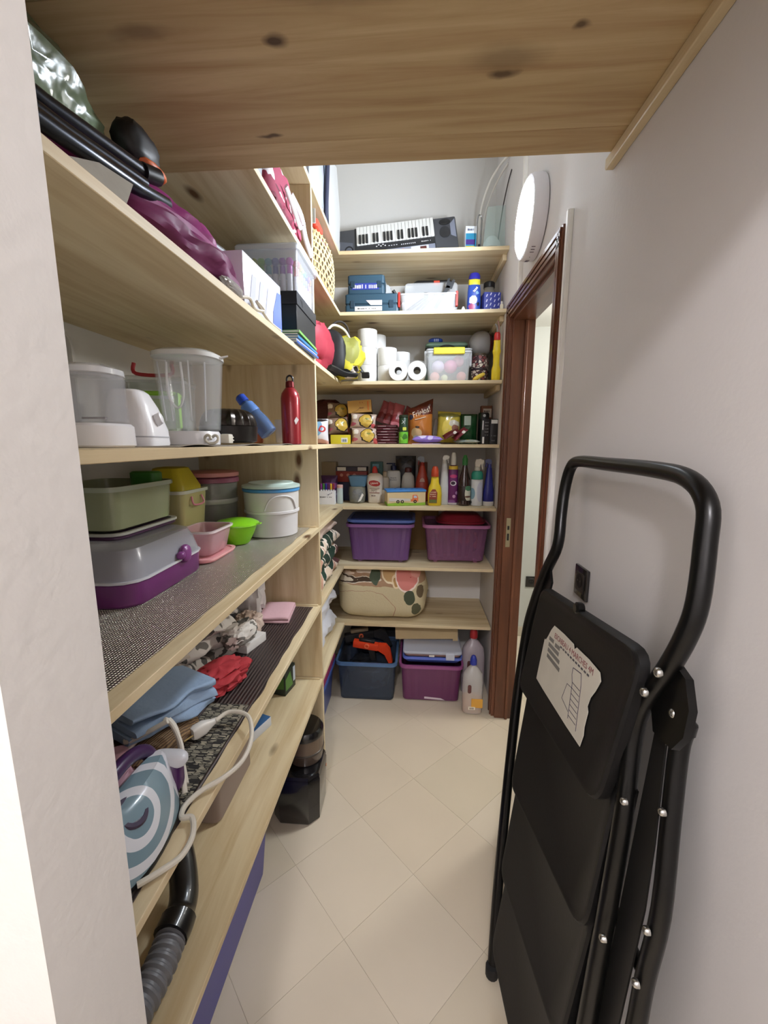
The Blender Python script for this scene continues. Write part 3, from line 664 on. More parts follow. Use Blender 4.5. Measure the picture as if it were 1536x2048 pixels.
one('dark_cable', tube(cm([(0.452, 2.30, 2.80), (0.448, 2.36, 2.77), (0.444, 2.45, 2.70), (0.446, 2.55, 2.60), (0.446, 2.60, Z0 + 0.008)], 8), 0.003, 8), M('#3a3634', 0.5), 'thin dark cable hanging down the wall beside the lamp', 'cable')
# things on the left arm of the top shelf
def bagmesh(w, d, h, seed, amp=0.10): return blob(w / 2, d / 2, h, 3.2, amp, 2.2, seed, 28, 18, 0.18)
tb = thing('plastic_bag', 'white plastic bag with red print standing on the top shelf corner', 'bag', (-0.475, 1.93, Z0 + E_))
ob('film', bagmesh(0.13, 0.22, 0.36, 3), M('#a4a8b2', 0.3, alpha=0.95), tb); marks(0.09, 0.03, M('#b8334a', 0.5), tb, (0.066, -0.02, 0.26), (PI / 2, 0, PI / 2), n=4)
one('poster_tube', xf(lathe([(0.011, 0), (0.011, 0.48), (0.009, 0.48)], 16), rot=(math.radians(3), math.radians(4), 0)), M('#33364a', 0.5), 'dark thin tube standing upright on the top shelf', 'tube', (-0.425, 2.075, Z0 + 0.001))
ph = thing('paper_folder', 'white folder of loose sheets standing on the top shelf corner', 'folder', (-0.43, 2.23, Z0 + E_))
for k in range(3): ob('sheet', plate([(-0.02 + 0.012 * k, -0.10 + 0.02 * k, 0), (-0.01 + 0.012 * k, 0.12 + 0.01 * k, 0), (0.0 + 0.012 * k, 0.13, 0.30 - 0.05 * k), (0.005 + 0.012 * k, 0.02, 0.46 - 0.05 * k), (-0.015 + 0.012 * k, -0.11, 0.44 - 0.05 * k)], 0.0025, (1, 0, 0)), M(['#b4b9c2', '#9fb2cc', '#bdbdbb'][k], 0.45), ph)
one('paper_bag', bagmesh(0.10, 0.16, 0.30, 8, 0.06), M('#b89a6c', 0.7, bump=0.1, bs=20), 'brown paper bag standing on the top shelf, beside the keyboard', 'bag', (-0.505, 2.42, Z0 + E_))
one('white_pouch', bagmesh(0.035, 0.08, 0.16, 9), M('#eceef2', 0.3), 'crumpled white pouch hanging by the end of the keyboard', 'pouch', (-0.435, 2.395, Z0 + 0.001))

# ================================================================== SECOND SHELF (Z1)
TEAL = M('#2c4a5c', 0.42); TEALD = M('#203848', 0.45)
def toolcase(label, loc, w, d, h, rz=0.0):
    t = thing('tool_case', label, 'tool case', loc, rz)
    ob('lower_shell', slab(w, d, 0, h * .48, 0.012, 0.004), TEAL, t); ob('upper_shell', slab(w, d, h * .5, h, 0.012, 0.006), TEAL, t)
    ob('seam', slab(w - 0.006, d - 0.006, h * .46, h * .52, 0.010, 0.001), TEALD, t)
    for sx in (-1, 1): ob('latch', box(sx * w * .36 - 0.012, sx * w * .36 + 0.012, -d / 2 - 0.004, -d / 2 + 0.002, h * .32, h * .66, 0.002), TEALD, t)
    return t
tc1 = toolcase('wide teal plastic tool case with a white sticker, under a smaller case', (-0.238, 2.44, Z1 + E_), 0.286, 0.20, 0.107)
ob('sticker', box(-0.09, 0.055, -0.1018, -0.1004, 0.020, 0.042), M('#eceae6', 0.5), tc1); ob('sticker', plate([(-0.03, -0.1004, 0.072), (0.055, -0.1004, 0.072), (0.055, -0.1004, 0.048), (-0.005, -0.1004, 0.048)], 0.0014, (0, -1, 0)), M('#e2d4d6', 0.5), tc1)
marks(0.10, 0.007, M('#444444', 0.5), tc1, (-0.025, -0.1020, 0.031), n=12)
tc2 = toolcase('smaller teal tool case with a blue label on top of the wide one', (-0.270, 2.43, Z1 + 0.1085), 0.196, 0.15, 0.098)
ob('blue_label', box(-0.075, 0.070, -0.0768, -0.0754, 0.022, 0.054), M('#2d3c94', 0.45), tc2); marks(0.13, 0.020, M('#e8e8f4', 0.5), tc2, (-0.004, -0.0770, 0.038), n=14)
one('clear_plastic_bag', blob(0.112, 0.05, 0.255, 3.0, 0.08, 3, 5, 28, 16, 0.15), M('#dfe4ea', 0.25, alpha=0.6), 'crumpled clear plastic bag behind the teal tool cases', 'bag', (-0.255, 2.60, Z1 + E_))
CLR = lambda h='#e8ecf0', a=0.28: M(h, 0.12, alpha=a, coat=0.3)
def clipbox(label, loc, w, d, h, lid, clip, rz=0.0, body=None, r=0.012):
    t = thing('clear_storage_box', label, 'storage box', loc, rz); body = body or CLR()
    ob('body', tray(w * .93, d * .9, w, d, h, r, 0.002), body, t); ob('rim', ring(w, d, h - 0.008, h, r, 0.004, 0.002), CLR(a=0.45), t)
    if lid: ob('lid', slab(w + 0.012, d + 0.012, h + 0.0005, h + 0.012, r, 0.004), lid, t)
    if clip:
        for sx in (-1, 1): ob('clip', box(sx * (w / 2 + 0.006) - 0.006, sx * (w / 2 + 0.006) + 0.006, -d / 2 + 0.005, -d / 2 + 0.03, h * .35, h + 0.010, 0.002), clip, t)
    return t
cb = clipbox('clear plastic box of tools with red clips, its lid ajar', (0.058, 2.40, Z1 + E_), 0.29, 0.14, 0.098, None, M('#b8342c', 0.35))
ob('lid', xf(slab(0.29, 0.16, 0, 0.016, 0.02, 0.004), (0.02, 0.075, 0.118), (math.radians(80), 0, 0)), CLR(a=0.35), cb)
one('claw_hammer', join(tube([(-0.10, -0.015, 0.0), (0.02, 0.0, 0.085)], 0.009, 10), box(0.005, 0.03, -0.045, 0.03, 0.075, 0.097, 0.004)), M('#2c2e31', 0.4, 0.4), 'dark hammer lying in the clear tool box', 'hammer', (0.03, 2.40, Z1 + 0.014))
one('adjustable_wrench', join(plate([(-0.012, 0, 0), (0.006, 0, -0.006), (0.075, 0, 0.105), (0.058, 0, 0.113)], 0.006, (0, 1, 0)), plate([(0.05, 0, 0.10), (0.085, 0, 0.095), (0.10, 0, 0.135), (0.088, 0, 0.142), (0.08, 0, 0.125), (0.068, 0, 0.132), (0.075, 0, 0.148), (0.06, 0, 0.145)], 0.008, (0, 1, 0))), M('#4b4d50', 0.3, 0.9), 'steel adjustable wrench sticking up out of the tool box', 'wrench', (0.105, 2.425, Z1 + 0.055))
one('pliers', join(tube([(-0.115, 0, 0.0), (-0.06, 0, 0.05), (-0.035, 0, 0.064)], 0.0055, 8), tube([(-0.10, 0.012, -0.01), (-0.055, 0.004, 0.035), (-0.035, 0, 0.064)], 0.0055, 8), plate([(-0.045, -0.006, 0.058), (-0.03, -0.006, 0.055), (0.012, -0.004, 0.088), (0.0, -0.004, 0.10)], 0.010, (0, 1, 0))), M('#5c6066', 0.35, 0.8), 'steel pliers lying inside the clear tool box', 'pliers', (0.10, 2.385, Z1 + 0.018))
one('trowel_handle', tube([(-0.125, 2.345, Z1 + 0.12), (-0.108, 2.36, Z1 + 0.095), (-0.085, 2.375, Z1 + 0.06)], 0.009, 10), M('#151515', 0.5), 'black handle of a tool leaning between the teal case and clear box', 'tool')
bc = thing('drill_case', 'black moulded case with a red latch behind the clear tool box', 'case', (0.095, 2.62, Z1 + E_))
ob('shell', slab(0.232, 0.12, 0, 0.245, 0.02, 0.012), M('#1e1f22', 0.5), bc); ob('latch', box(0.0, 0.035, -0.064, -0.058, 0.215, 0.238, 0.002), M('#c8452c', 0.45), bc)
# detergent, box, jar
def bottle(name, label, cat, loc, prof, mat, cap=None, capmat=None, p=2.0, k=1.0, rz=0.0, seg=24, group=None):
    t = thing(name, label, cat, loc, rz, group)
    ob('bottle_body', lathe(prof, seg, p, k), mat, t)
    if cap: ob('cap', lathe(cap, 18), capmat, t)
    return t
dg = bottle('detergent_bottle', 'blue detergent bottle with a yellow band near the lamp end', 'bottle', (0.304, 2.40, Z1 + E_), [(0.026, 0), (0.034, 0.004), (0.036, 0.06), (0.034, 0.12), (0.030, 0.16), (0.024, 0.165)], spotmat('#2c4fae', [((-0.005, -0.03, 0.075), 0.022, '#dfe8f5'), ((-0.012, -0.03, 0.04), 0.018, '#b1507c'), ((0.015, -0.03, 0.11), 0.012, '#8fb6e6'), ((0.018, -0.03, 0.05), 0.012, '#1b1d33')], 0.35, 0.03, 30), [(0.030, 0.176), (0.030, 0.196), (0.024, 0.208), (0.010, 0.212)], M('#2a2a9c', 0.35), 2.6, 0.7)
ob('yellow_band', lathe([(0.0302, 0.150), (0.0305, 0.1515), (0.0305, 0.177), (0.030, 0.178)], 24, 2.6, 0.75), M('#e6d83a', 0.4), dg)
marks(0.03, 0.012, M('#f4f4f8', 0.4), dg, (0.004, -0.0262, 0.125), (PI / 2, -0.9, 0), n=4)
bx = thing('patterned_box', 'navy carton printed with white dashes beside the blue detergent bottle', 'box', (0.392, 2.40, Z1 + E_), 0.12)
NAVY = M('#35409a', 0.5)
ob('carton', cbox(0.088, 0.075, 0.106, 0.002), NAVY, bx)
for r_ in range(4):
    for c_ in range(4): ob('printed_dash', plate([(-0.003, 0, -0.009), (0.002, 0, -0.009), (0.007, 0, 0.004), (0.002, 0, 0.004)], 0.0005, (0, -1, 0)), M('#d5d9f0', 0.5), bx, (-0.032 + 0.021 * c_, -0.0376, 0.016 + 0.025 * r_ + (0.008 if c_ % 2 else 0)))
j = thing('glass_jar', 'glass jar with a black lid behind the navy dashed box', 'jar', (0.400, 2.51, Z1 + E_))
ob('glass', lathe([(0.030, 0), (0.034, 0.004), (0.034, 0.15), (0.028, 0.165), (0.028, 0.172)], 22), CLR('#b9b4a8', 0.55), j); ob('lid', lathe([(0.030, 0.172), (0.031, 0.174), (0.031, 0.198), (0.026, 0.203)], 22), M('#18181a', 0.4), j)
for x, hh, hx, lb in ((0.243, 0.028, '#e9e9e4', 'tiny white glue stick beside the detergent bottle'), (0.440, 0.050, '#ece6cf', 'small cream tube standing against the wall by the dashed box')):
    t = thing('small_tube', lb, 'tube', (x, 2.335, Z1 + E_)); ob('tube_body', lathe([(0.008, 0), (0.009, 0.002), (0.009, hh * .7), (0.006, hh * .75)], 14), M(hx, 0.4), t); ob('cap', lathe([(0.005, hh * .75), (0.006, hh * .76), (0.005, hh)], 12), M('#d8d8d4', 0.4), t)

# ================================================================== THIRD SHELF (Z2)
PAPER = M('#d6d5d3', 0.9, bump=0.12, bs=300)
def roll0(label, loc):
    t = thing('toilet_roll', label, 'toilet roll', loc, 0, 'toilet rolls on the third shelf')
    ob('paper', loft([sup(0.0525, 0.0525, 0, 2, 32), sup(0.0535, 0.0535, 0.003, 2, 32), sup(0.0535, 0.0535, 0.091, 2, 32), sup(0.0520, 0.0520, 0.0935, 2, 32), sup(0.0215, 0.0215, 0.0935, 2, 32), sup(0.0215, 0.0215, 0, 2, 32)], closed=True), PAPER, t)
    ob('core', loft([sup(0.0212, 0.0212, 0.0005, 2, 24), sup(0.0212, 0.0212, 0.0930, 2, 24), sup(0.0200, 0.0200, 0.0930, 2, 24), sup(0.0200, 0.0200, 0.0005, 2, 24)], closed=True), M('#b79c78', 0.85), t)
    return t
RH = 0.0942
spots = [((-0.270, 2.395, 0), 'toilet roll at the bottom of the tall front stack of three'), ((-0.270, 2.395, 1), 'toilet roll in the middle of the tall front stack of three'), ((-0.268, 2.395, 2), 'toilet roll on top of the tall front stack of three'),
         ((-0.228, 2.52, 0), 'toilet roll lowest of the stack hidden behind the tall one'), ((-0.228, 2.52, 1), 'toilet roll in the middle of the stack behind the tall one'), ((-0.228, 2.52, 2), 'toilet roll on top of the stack behind the tall one'),
         ((-0.160, 2.41, 0), 'toilet roll under another, left of the wrapped twin pack'), ((-0.160, 2.41, 1), 'toilet roll on top of the low stack left of the wrapped twin pack'),
         ((-0.088, 2.53, 0), 'toilet roll hidden behind the wrapped twin pack'), ((-0.088, 2.53, 1), 'toilet roll rising just above the wrapped twin pack')]
r0 = None
for (x, y, k), lb in spots:
    L_ = (x, y, Z2 + E_ + k * RH)
    if r0 is None: r0 = roll0(lb, L_)
    else: clone(r0, L_, label=lb)
tp = thing('twin_roll_pack', 'two toilet rolls lying in clear wrap, dark holes facing out', 'toilet roll pack', (-0.043, 2.335, Z2 + E_))
for sx in (-0.050, 0.050):
    ro = ob('roll', xf(loft([sup(0.0495, 0.0495, -0.047, 2, 32), sup(0.0495, 0.0495, 0.047, 2, 32), sup(0.020, 0.020, 0.047, 2, 32), sup(0.020, 0.020, -0.047, 2, 32)], closed=True), (0, 0, 0), (PI / 2, 0, 0)), PAPER, tp, (sx, 0, 0.0515))
    ob('core', xf(loft([sup(0.0198, 0.0198, -0.0465, 2, 24), sup(0.0198, 0.0198, 0.0465, 2, 24), sup(0.0185, 0.0185, 0.0465, 2, 24), sup(0.0185, 0.0185, -0.0465, 2, 24)], closed=True), (0, 0, 0), (PI / 2, 0, 0)), M('#8a8886', 0.8), ro)
ob('wrap', loft([[(x, y, z + 0.0525) for x, z, _ in sup(0.1015, 0.0520, 0, 4.2, 36)] for y in (-0.048, -0.0495, 0.0495, 0.048)], cap0=False, cap1=False), M('#f4f6f8', 0.15, alpha=0.22, coat=0.4), tp)
tx = clipbox('clear toy box with a yellow handle and pink toys inside', (0.176, 2.425, Z2 + E_), 0.232, 0.185, 0.158, CLR(a=0.5), None, r=0.014)
ob('yellow_handle', box(-0.082, 0.082, -0.104, -0.088, 0.140, 0.174, 0.003), M('#e8d832', 0.4), tx)
for sx in (-1, 1): ob('clip', box(sx * 0.122 - 0.008, sx * 0.122 + 0.008, -0.02, 0.02, 0.09, 0.174, 0.003), CLR(a=0.6), tx)
for k, (x, y, z, r, h, lb) in enumerate(((-0.055, -0.045, 0.045, 0.034, '#d9cfe8', 'pale lilac toy ball'), (0.012, -0.042, 0.044, 0.036, '#e58ab0', 'pink toy ball'), (0.055, -0.03, 0.078, 0.030, '#e9a6b8', 'light pink toy cup'), (-0.072, -0.048, 0.0, 0.026, '#e8a8a0', 'peach toy ball'), (0.072, -0.048, 0.0, 0.026, '#eaa29c', 'coral toy ball'), (-0.02, -0.06, 0.0, 0.018, '#d5dcae', 'pale green toy bead'))):
    one('toy', xf(lathe([(r * math.sin(PI * i / 12) + 0.0004, -r * math.cos(PI * i / 12)) for i in range(13)], 20)), M(h, 0.4), lb + ' inside the clear toy box', 'toy', (0.176 + x, 2.425 + y, Z2 + 0.006 + r + z))
gc = thing('green_cooler_box', 'grey green lunch case with a black zip behind the toy box', 'case', (0.178, 2.628, Z2 + E_))
ob('lower_half', slab(0.245, 0.17, 0, 0.205, 0.02, 0.006), M('#5f7a68', 0.6), gc); ob('zip', slab(0.249, 0.174, 0.2055, 0.222, 0.02, 0.002), M('#141614', 0.6), gc); ob('lid', slab(0.245, 0.17, 0.2225, 0.252, 0.022, 0.010), M('#6d8873', 0.6), gc)
ob('carry_handle', tube(cm([(-0.05, -0.088, 0.215), (-0.02, -0.10, 0.226), (0.02, -0.10, 0.226), (0.05, -0.088, 0.215)], 5), 0.005, 8), M('#1a1a1a', 0.5), gc)
hb = thing('blue_packet', 'blue packet with white stripes lying on the lunch case', 'packet', (0.115, 2.60, Z2 + 0.2535))
ob('packet_body', blob(0.042, 0.03, 0.032, 2.4, 0.04), M('#2b4fb4', 0.4), hb)
for k in range(3): ob('stripe', box(-0.010 + 0.010 * k, -0.006 + 0.010 * k, -0.0305, -0.029, 0.006, 0.022, 0.001), M('#dfe6f4', 0.4), hb)
# ball, patterned pots, yellow gas lighter
bl = thing('helmet_ball', 'grey and dark red play ball resting on a patterned pot', 'ball', (0.378, 2.58, Z2 + 0.1755))
ob('grey_half', lathe([(0.070 * math.sin(PI * i / 16) + 0.0004, 0.070 * (1 - math.cos(PI * i / 16))) for i in range(17)], 28), spotmat('#a9a8a8', [((0.07, 0, 0.075), 0.062, '#6a1f26')], 0.3), bl)
PATT = cellmat(['#d9cdbd', '#cfc2b4', '#8a4a4a'], 48, 0.5, '#3a2028', 0.10)
def pot(label, loc, r, h):
    t = thing('patterned_pot', label, 'pot', loc)
    ob('pot_body', lathe([(r * .86, 0), (r * .92, 0.004), (r, h * .5), (r * .96, h * .85), (r * .8, h)], 26), PATT, t)
    ob('dark_band', lathe([(r * 1.004, h * .46), (r * 1.012, h * .465), (r * 1.012, h * .54), (r * 1.004, h * .545)], 26), M('#2a1a22', 0.5), t)
    ob('rim', loft([sup(r * .82, r * .82, h, 2, 26), sup(r * .84, r * .84, h + 0.012, 2, 26), sup(r * .74, r * .74, h + 0.012, 2, 26), sup(r * .74, r * .74, h, 2, 26)], closed=True), M('#4c4234', 0.5), t)
    return t
pot('brown and cream patterned pot beside the yellow gas lighter', (0.352, 2.44, Z2 + E_), 0.044, 0.148)
pot('dark patterned pot behind the toy box, beneath the ball', (0.378, 2.58, Z2 + E_), 0.050, 0.162)
one('yellow_sponge', xf(blob(0.036, 0.018, 0.022, 2.6, 0.1, 3, 4), rot=(0, -0.5, 0)), M('#d8bc4a', 0.8), 'yellow leaf-shaped sponge lying before the patterned pot', 'sponge', (0.345, 2.355, Z2 + 0.018))
gl = thing('gas_lighter', 'yellow gas lighter with a red collar standing by the door side', 'lighter', (0.424, 2.33, Z2 + E_))
ob('handle', lathe([(0.021, 0), (0.023, 0.004), (0.023, 0.06), (0.017, 0.08), (0.017, 0.13), (0.022, 0.15), (0.018, 0.165), (0.017, 0.205)], 20, 2.6, .8), M('#e8cf2a', 0.35), gl)
ob('collar', lathe([(0.0165, 0.205), (0.017, 0.21), (0.016, 0.235), (0.012, 0.245)], 18), M('#c22c2a', 0.35), gl)
ob('nozzle', tube(cm([(0, 0, 0.24), (-0.002, 0, 0.27), (-0.012, 0, 0.288)], 4), 0.005, 8), M('#9b9894', 0.3, 0.9), gl); ob('nozzle', tube(cm([(0.006, 0, 0.24), (0.006, 0, 0.28), (0.0, 0, 0.302)], 4), 0.004, 8), M('#b98f82', 0.3, 0.8), gl)
# ================================================================== FOURTH SHELF (Z3): food
def noodle(label, loc, rot, seed, w=0.148, h=0.09, t=0.05, dark=False):
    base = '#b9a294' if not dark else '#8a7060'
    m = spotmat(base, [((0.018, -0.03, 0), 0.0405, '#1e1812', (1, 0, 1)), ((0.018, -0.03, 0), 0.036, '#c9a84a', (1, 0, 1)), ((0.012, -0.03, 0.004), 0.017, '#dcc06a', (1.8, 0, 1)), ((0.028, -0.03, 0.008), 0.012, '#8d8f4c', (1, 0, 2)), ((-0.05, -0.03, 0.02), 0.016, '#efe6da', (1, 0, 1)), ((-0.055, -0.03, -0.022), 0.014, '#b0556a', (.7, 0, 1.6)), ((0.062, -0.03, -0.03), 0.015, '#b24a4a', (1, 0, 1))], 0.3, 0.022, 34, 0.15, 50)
    bm = pillow(w, h, t, 14, 0.05, 0.12, seed); xf(bm, (0, 0, -h / 2))
    o = one('noodle_pack', bm, m, label, 'noodle pack', loc, rot, 'noodle packs on the food shelf'); return o
noodle('instant noodle pack standing at the front of the food shelf, lowest', (-0.283, 2.365, Z3 + 0.0455), (math.radians(-12), 0, 0.02), 1)
noodle('instant noodle pack lying on another beneath the orange tea carton', (-0.294, 2.395, Z3 + 0.128), (math.radians(-14), 0.05, -0.05), 2, h=0.086)
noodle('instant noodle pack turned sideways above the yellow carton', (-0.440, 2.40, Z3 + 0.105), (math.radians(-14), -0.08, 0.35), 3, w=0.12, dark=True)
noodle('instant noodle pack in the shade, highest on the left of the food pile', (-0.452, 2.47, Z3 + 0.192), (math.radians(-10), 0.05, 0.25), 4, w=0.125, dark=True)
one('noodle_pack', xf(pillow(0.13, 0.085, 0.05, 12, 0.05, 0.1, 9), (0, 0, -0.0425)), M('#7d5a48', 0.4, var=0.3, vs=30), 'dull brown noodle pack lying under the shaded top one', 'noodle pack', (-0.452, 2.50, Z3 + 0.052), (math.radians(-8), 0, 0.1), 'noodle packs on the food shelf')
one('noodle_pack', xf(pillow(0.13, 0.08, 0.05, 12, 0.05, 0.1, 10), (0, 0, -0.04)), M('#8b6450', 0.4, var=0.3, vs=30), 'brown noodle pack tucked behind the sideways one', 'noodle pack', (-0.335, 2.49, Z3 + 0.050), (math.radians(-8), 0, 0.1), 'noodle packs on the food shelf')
tb_ = thing('tea_carton', 'tan tea carton with orange print lying on the noodle packs', 'carton', (-0.316, 2.445, Z3 + 0.178), 0, rot=(0, math.radians(-4), 0.05))
ob('carton', cbox(0.135, 0.07, 0.068, 0.0015), M('#c89b52', 0.55, var=0.08, vs=20), tb_); ob('print_panel', box(0.045, 0.052, -0.0358, -0.035, 0.010, 0.06), M('#d8752c', 0.5), tb_); marks(0.03, 0.009, M('#7a4a26', 0.5), tb_, (0.015, -0.0353, 0.025)); marks(0.02, 0.006, M('#a8452c', 0.5), tb_, (0.012, -0.0353, 0.054), n=3, seed=2)
ob('print_curve', tube(cm([(-0.045, -0.0352, 0.004), (-0.02, -0.0352, 0.010), (0.0, -0.0352, 0.026)], 5), 0.0008, 6), M('#5a3a22', 0.5), tb_)
yb_ = thing('yellow_carton', 'small bright yellow carton with a white barcode at the shelf edge', 'carton', (-0.414, 2.335, Z3 + E_))
ob('carton', cbox(0.106, 0.045, 0.050, 0.0012), M('#d8c92e', 0.5, var=0.08, vs=25), yb_); ob('barcode_label', box(0.006, 0.042, -0.0234, -0.0226, 0.008, 0.034), M('#ece8dc', 0.5), yb_)
bm = NB()
for k in range(7): abox(bm, 0.010 + 0.004 * k, 0.0115 + 0.004 * k + 0.001 * (k % 3), -0.0238, -0.0233, 0.012, 0.026)
ob('barcode', bm, M('#4a6a8a', 0.5), yb_)
bw = spotmat('#e6e4ea', [((-0.012, -0.03, 0.085), 0.034, '#86b4d8', (1, 0, .8)), ((0.020, -0.03, 0.078), (0.010, 0.018), '#c23a3a', (1, 0, 1)), ((0.0, -0.03, 0.0), 0.036, '#d9a9a0', (.6, 0, 1.3)), ((0.0, -0.03, 0.122), 0.012, '#2a2226', (.25, 0, 1.6))], 0.35, 0.012, 30)
one('flour_bag', pillow(0.10, 0.130, 0.08, 14, 0.06, 0.05, 4), bw, 'pale blue and white bag with a red ring print in the shelf corner', 'food bag', (-0.505, 2.20, Z3 + E_), (0, 0, 0.1))
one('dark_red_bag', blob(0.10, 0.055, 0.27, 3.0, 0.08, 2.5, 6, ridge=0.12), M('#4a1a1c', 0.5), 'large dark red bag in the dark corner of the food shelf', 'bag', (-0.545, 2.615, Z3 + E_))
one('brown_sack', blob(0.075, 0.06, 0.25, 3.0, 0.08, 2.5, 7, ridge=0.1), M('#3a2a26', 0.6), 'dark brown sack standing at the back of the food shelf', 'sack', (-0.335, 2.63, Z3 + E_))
# pink packets fanned on top of dark red bars
pk = None
PKM = spotmat('#b8626a', [((0, -0.03, 0.035), 0.028, '#8f3238', (.8, 0, 1)), ((0.004, -0.03, 0.07), 0.014, '#cf8a90', (1, 0, 1)), ((0.0, -0.03, 0.002), 0.02, '#c4757c', (.6, 0, 1.2))], 0.35, 0.01, 40, 0.15, 60)
for k, (x, y, z, a, lb) in enumerate(((-0.208, 2.53, 0.128, 0.38, 'leftmost of the fanned pink biscuit packets'), (-0.160, 2.485, 0.116, 0.34, 'second of the fanned pink biscuit packets from the noodles'), (-0.112, 2.44, 0.104, 0.28, 'third of the fanned pink biscuit packets from the noodles'), (-0.068, 2.575, 0.104, 0.5, 'rightmost pink biscuit packet, behind the green can'))):
    o = one('biscuit_packet', pillow(0.064, 0.140, 0.036, 12, 0.06, 0.06, 5), PKM, lb, 'biscuit packet', (x, y, Z3 + z), (math.radians(-20), a, 0.05), 'pink biscuit packets') if pk is None else clone(pk, (x, y, Z3 + z), (math.radians(-20), a, 0.05 + .1 * k), lb)
    pk = pk or o
# dark red chocolate bars: stacked layers
CH = M('#4a1a22', 0.3, coat=0.3, var=0.2, vs=40)
for k in range(7):
    lb = ['lowest', 'second lowest', 'third from the bottom', 'middle', 'third from the top', 'second from the top', 'topmost'][k]
    t = thing('chocolate_bar', lb + ' dark red wrapped bar in the stack by the green can', 'chocolate bar', (-0.157 + 0.004 * ((k * 7) % 3 - 1), 2.41, Z3 + E_ + 0.0152 * k), 0.03 * ((k * 5) % 3 - 1), 'stacked dark red bars')
    ob('wrapper', slab(0.128, 0.10, 0, 0.0148, 0.006, 0.004), CH, t); ob('foil_edge', box(-0.045 + 0.01 * (k % 3), 0.0 + 0.015 * (k % 2), -0.0515, -0.0495, 0.006, 0.0085), M('#c9b4b8', 0.3, 0.6), t)
gc_ = thing('green_can', 'dark green tall crisp can with a lime lower half', 'can', (-0.063, 2.345, Z3 + E_))
ob('tube', lathe([(0.023, 0), (0.025, 0.002), (0.025, 0.140), (0.023, 0.143)], 26), M('#1f3a26', 0.35), gc_); ob('lime_band', lathe([(0.0252, 0.004), (0.0256, 0.005), (0.0256, 0.064), (0.0252, 0.066)], 26), spotmat('#6fc23a', [((0.01, -0.025, 0.04), 0.016, '#3f7a2a'), ((-0.012, -0.02, 0.03), 0.01, '#9ae05c')], 0.35, 0.02, 60), gc_)
ob('lid', lathe([(0.0245, 0.143), (0.0262, 0.144), (0.0262, 0.156), (0.024, 0.158)], 26), M('#22301f', 0.4), gc_); text('X', 0.026, M('#cfd8d2', 0.4), gc_, (-0.002, -0.0262, 0.118), shear=0.2); ob('badge', box(-0.004, 0.016, -0.0272, -0.0255, 0.074, 0.092, 0.002), M('#d6dc5a', 0.4), gc_)
# orange snack bag
sb = thing('snack_bag', 'orange snack bag with white lettering on a brown band, torn corner raised', 'snack bag', (0.030, 2.42, Z3 + E_), 0.0)
SBM = spotmat('#b06a2a', [((0.01, -0.03, 0.215), 0.055, '#5a2416', (.5, 0, 1)), ((-0.022, -0.03, 0.062), 0.030, '#c9a878'), ((-0.02, -0.03, 0.028), 0.022, '#b9bcc0'), ((-0.016, -0.03, 0.096), 0.012, '#2c201a', (1, 0, 2)), ((-0.06, -0.03, 0.15), 0.020, '#28304a')], 0.28, 0.015, 25, 0.2, 30, coat=0.3)
bg = pillow(0.142, 0.215, 0.075, 18, 0.05, 0.10, 3)
for v in bg.verts:
    if v.co.z > 0.12: v.co.z += (v.co.x + 0.02) * 0.42 * ((v.co.z - 0.12) / 0.095)
ob('bag_film', bg, SBM, sb); text('Frielos!', 0.043, M('#e2d2bc', 0.4), sb, (0.004, -0.031, 0.176), (PI / 2, -0.36, 0), sx=0.82, shear=0.15)
ob('lettering_underline', tube(cm([(-0.03, -0.036, 0.135), (0.0, -0.040, 0.142), (0.03, -0.036, 0.150)], 4), 0.002, 6), M('#e2d2bc', 0.4), sb)
wp = thing('wipes_pack', 'lilac pack of wipes lying flat at the front of the food shelf', 'wipes pack', (0.070, 2.345, Z3 + E_))
pb = pillow(0.172, 0.075, 0.042, 14, 0.04, 0.05, 7); ob('film', xf(pb, (0, -0.0375, 0.026), (-PI / 2, 0, 0), (1, 1, 1)), spotmat('#8a70c4', [((-0.03, 0, 0.045), 0.022, '#d8d0ee', (1, 0.5, 1)), ((0.015, -0.02, 0.035), 0.016, '#c9bce8', (1, .5, 1)), ((0.05, -0.01, 0.04), 0.012, '#b8b0a0')], 0.3, 0.02, 30), wp)
ob('end_seal', box(-0.086, 0.070, -0.040, -0.030, 0.0, 0.003, 0.001), M('#cfc4ea', 0.35), wp)
CBM = spotmat('#b8a83e', [((-0.01, -0.03, 0.075), 0.036, '#d8c254', (1.3, 0, .7)), ((0.03, -0.03, 0.105), 0.026, '#c9c2b0', (.8, 0, 1.4)), ((0.038, -0.03, 0.075), 0.024, '#8a5a4a'), ((0.01, -0.03, 0.045), 0.018, '#e6dfcc', (.7, 0, 1.5)), ((0.0, -0.03, 0.15), 0.02, '#6f6a2c', (.3, 0, 1.5))], 0.3, 0.02, 25, 0.2, 30, coat=0.3)
one('corn_bag', pillow(0.132, 0.175, 0.07, 16, 0.06, 0.10, 6), CBM, 'yellow bag of frozen style snack with a white swoosh, by the green bag', 'food bag', (0.187, 2.43, Z3 + 0.010), (math.radians(-8), 0.05, 0))
g_ = thing('green_bag', 'dark green food bag with a pale label', 'food bag', (0.308, 2.47, Z3 + E_), 0.0)
ob('film', pillow(0.098, 0.17, 0.075, 14, 0.05, 0.12, 8), M('#1d4a26', 0.35, var=0.25, vs=12, coat=0.2), g_); ob('label_patch', box(-0.030, 0.008, -0.0405, -0.036, 0.105, 0.158, 0.001), M('#a9b8a8', 0.4), g_)
one('clear_bottle', lathe([(0.016, 0), (0.018, 0.003), (0.018, 0.09), (0.009, 0.12), (0.009, 0.145)], 18), CLR('#d5d2cc', 0.4), 'narrow clear plastic bottle between the orange and yellow bags', 'bottle', (0.122, 2.50, Z3 + E_))
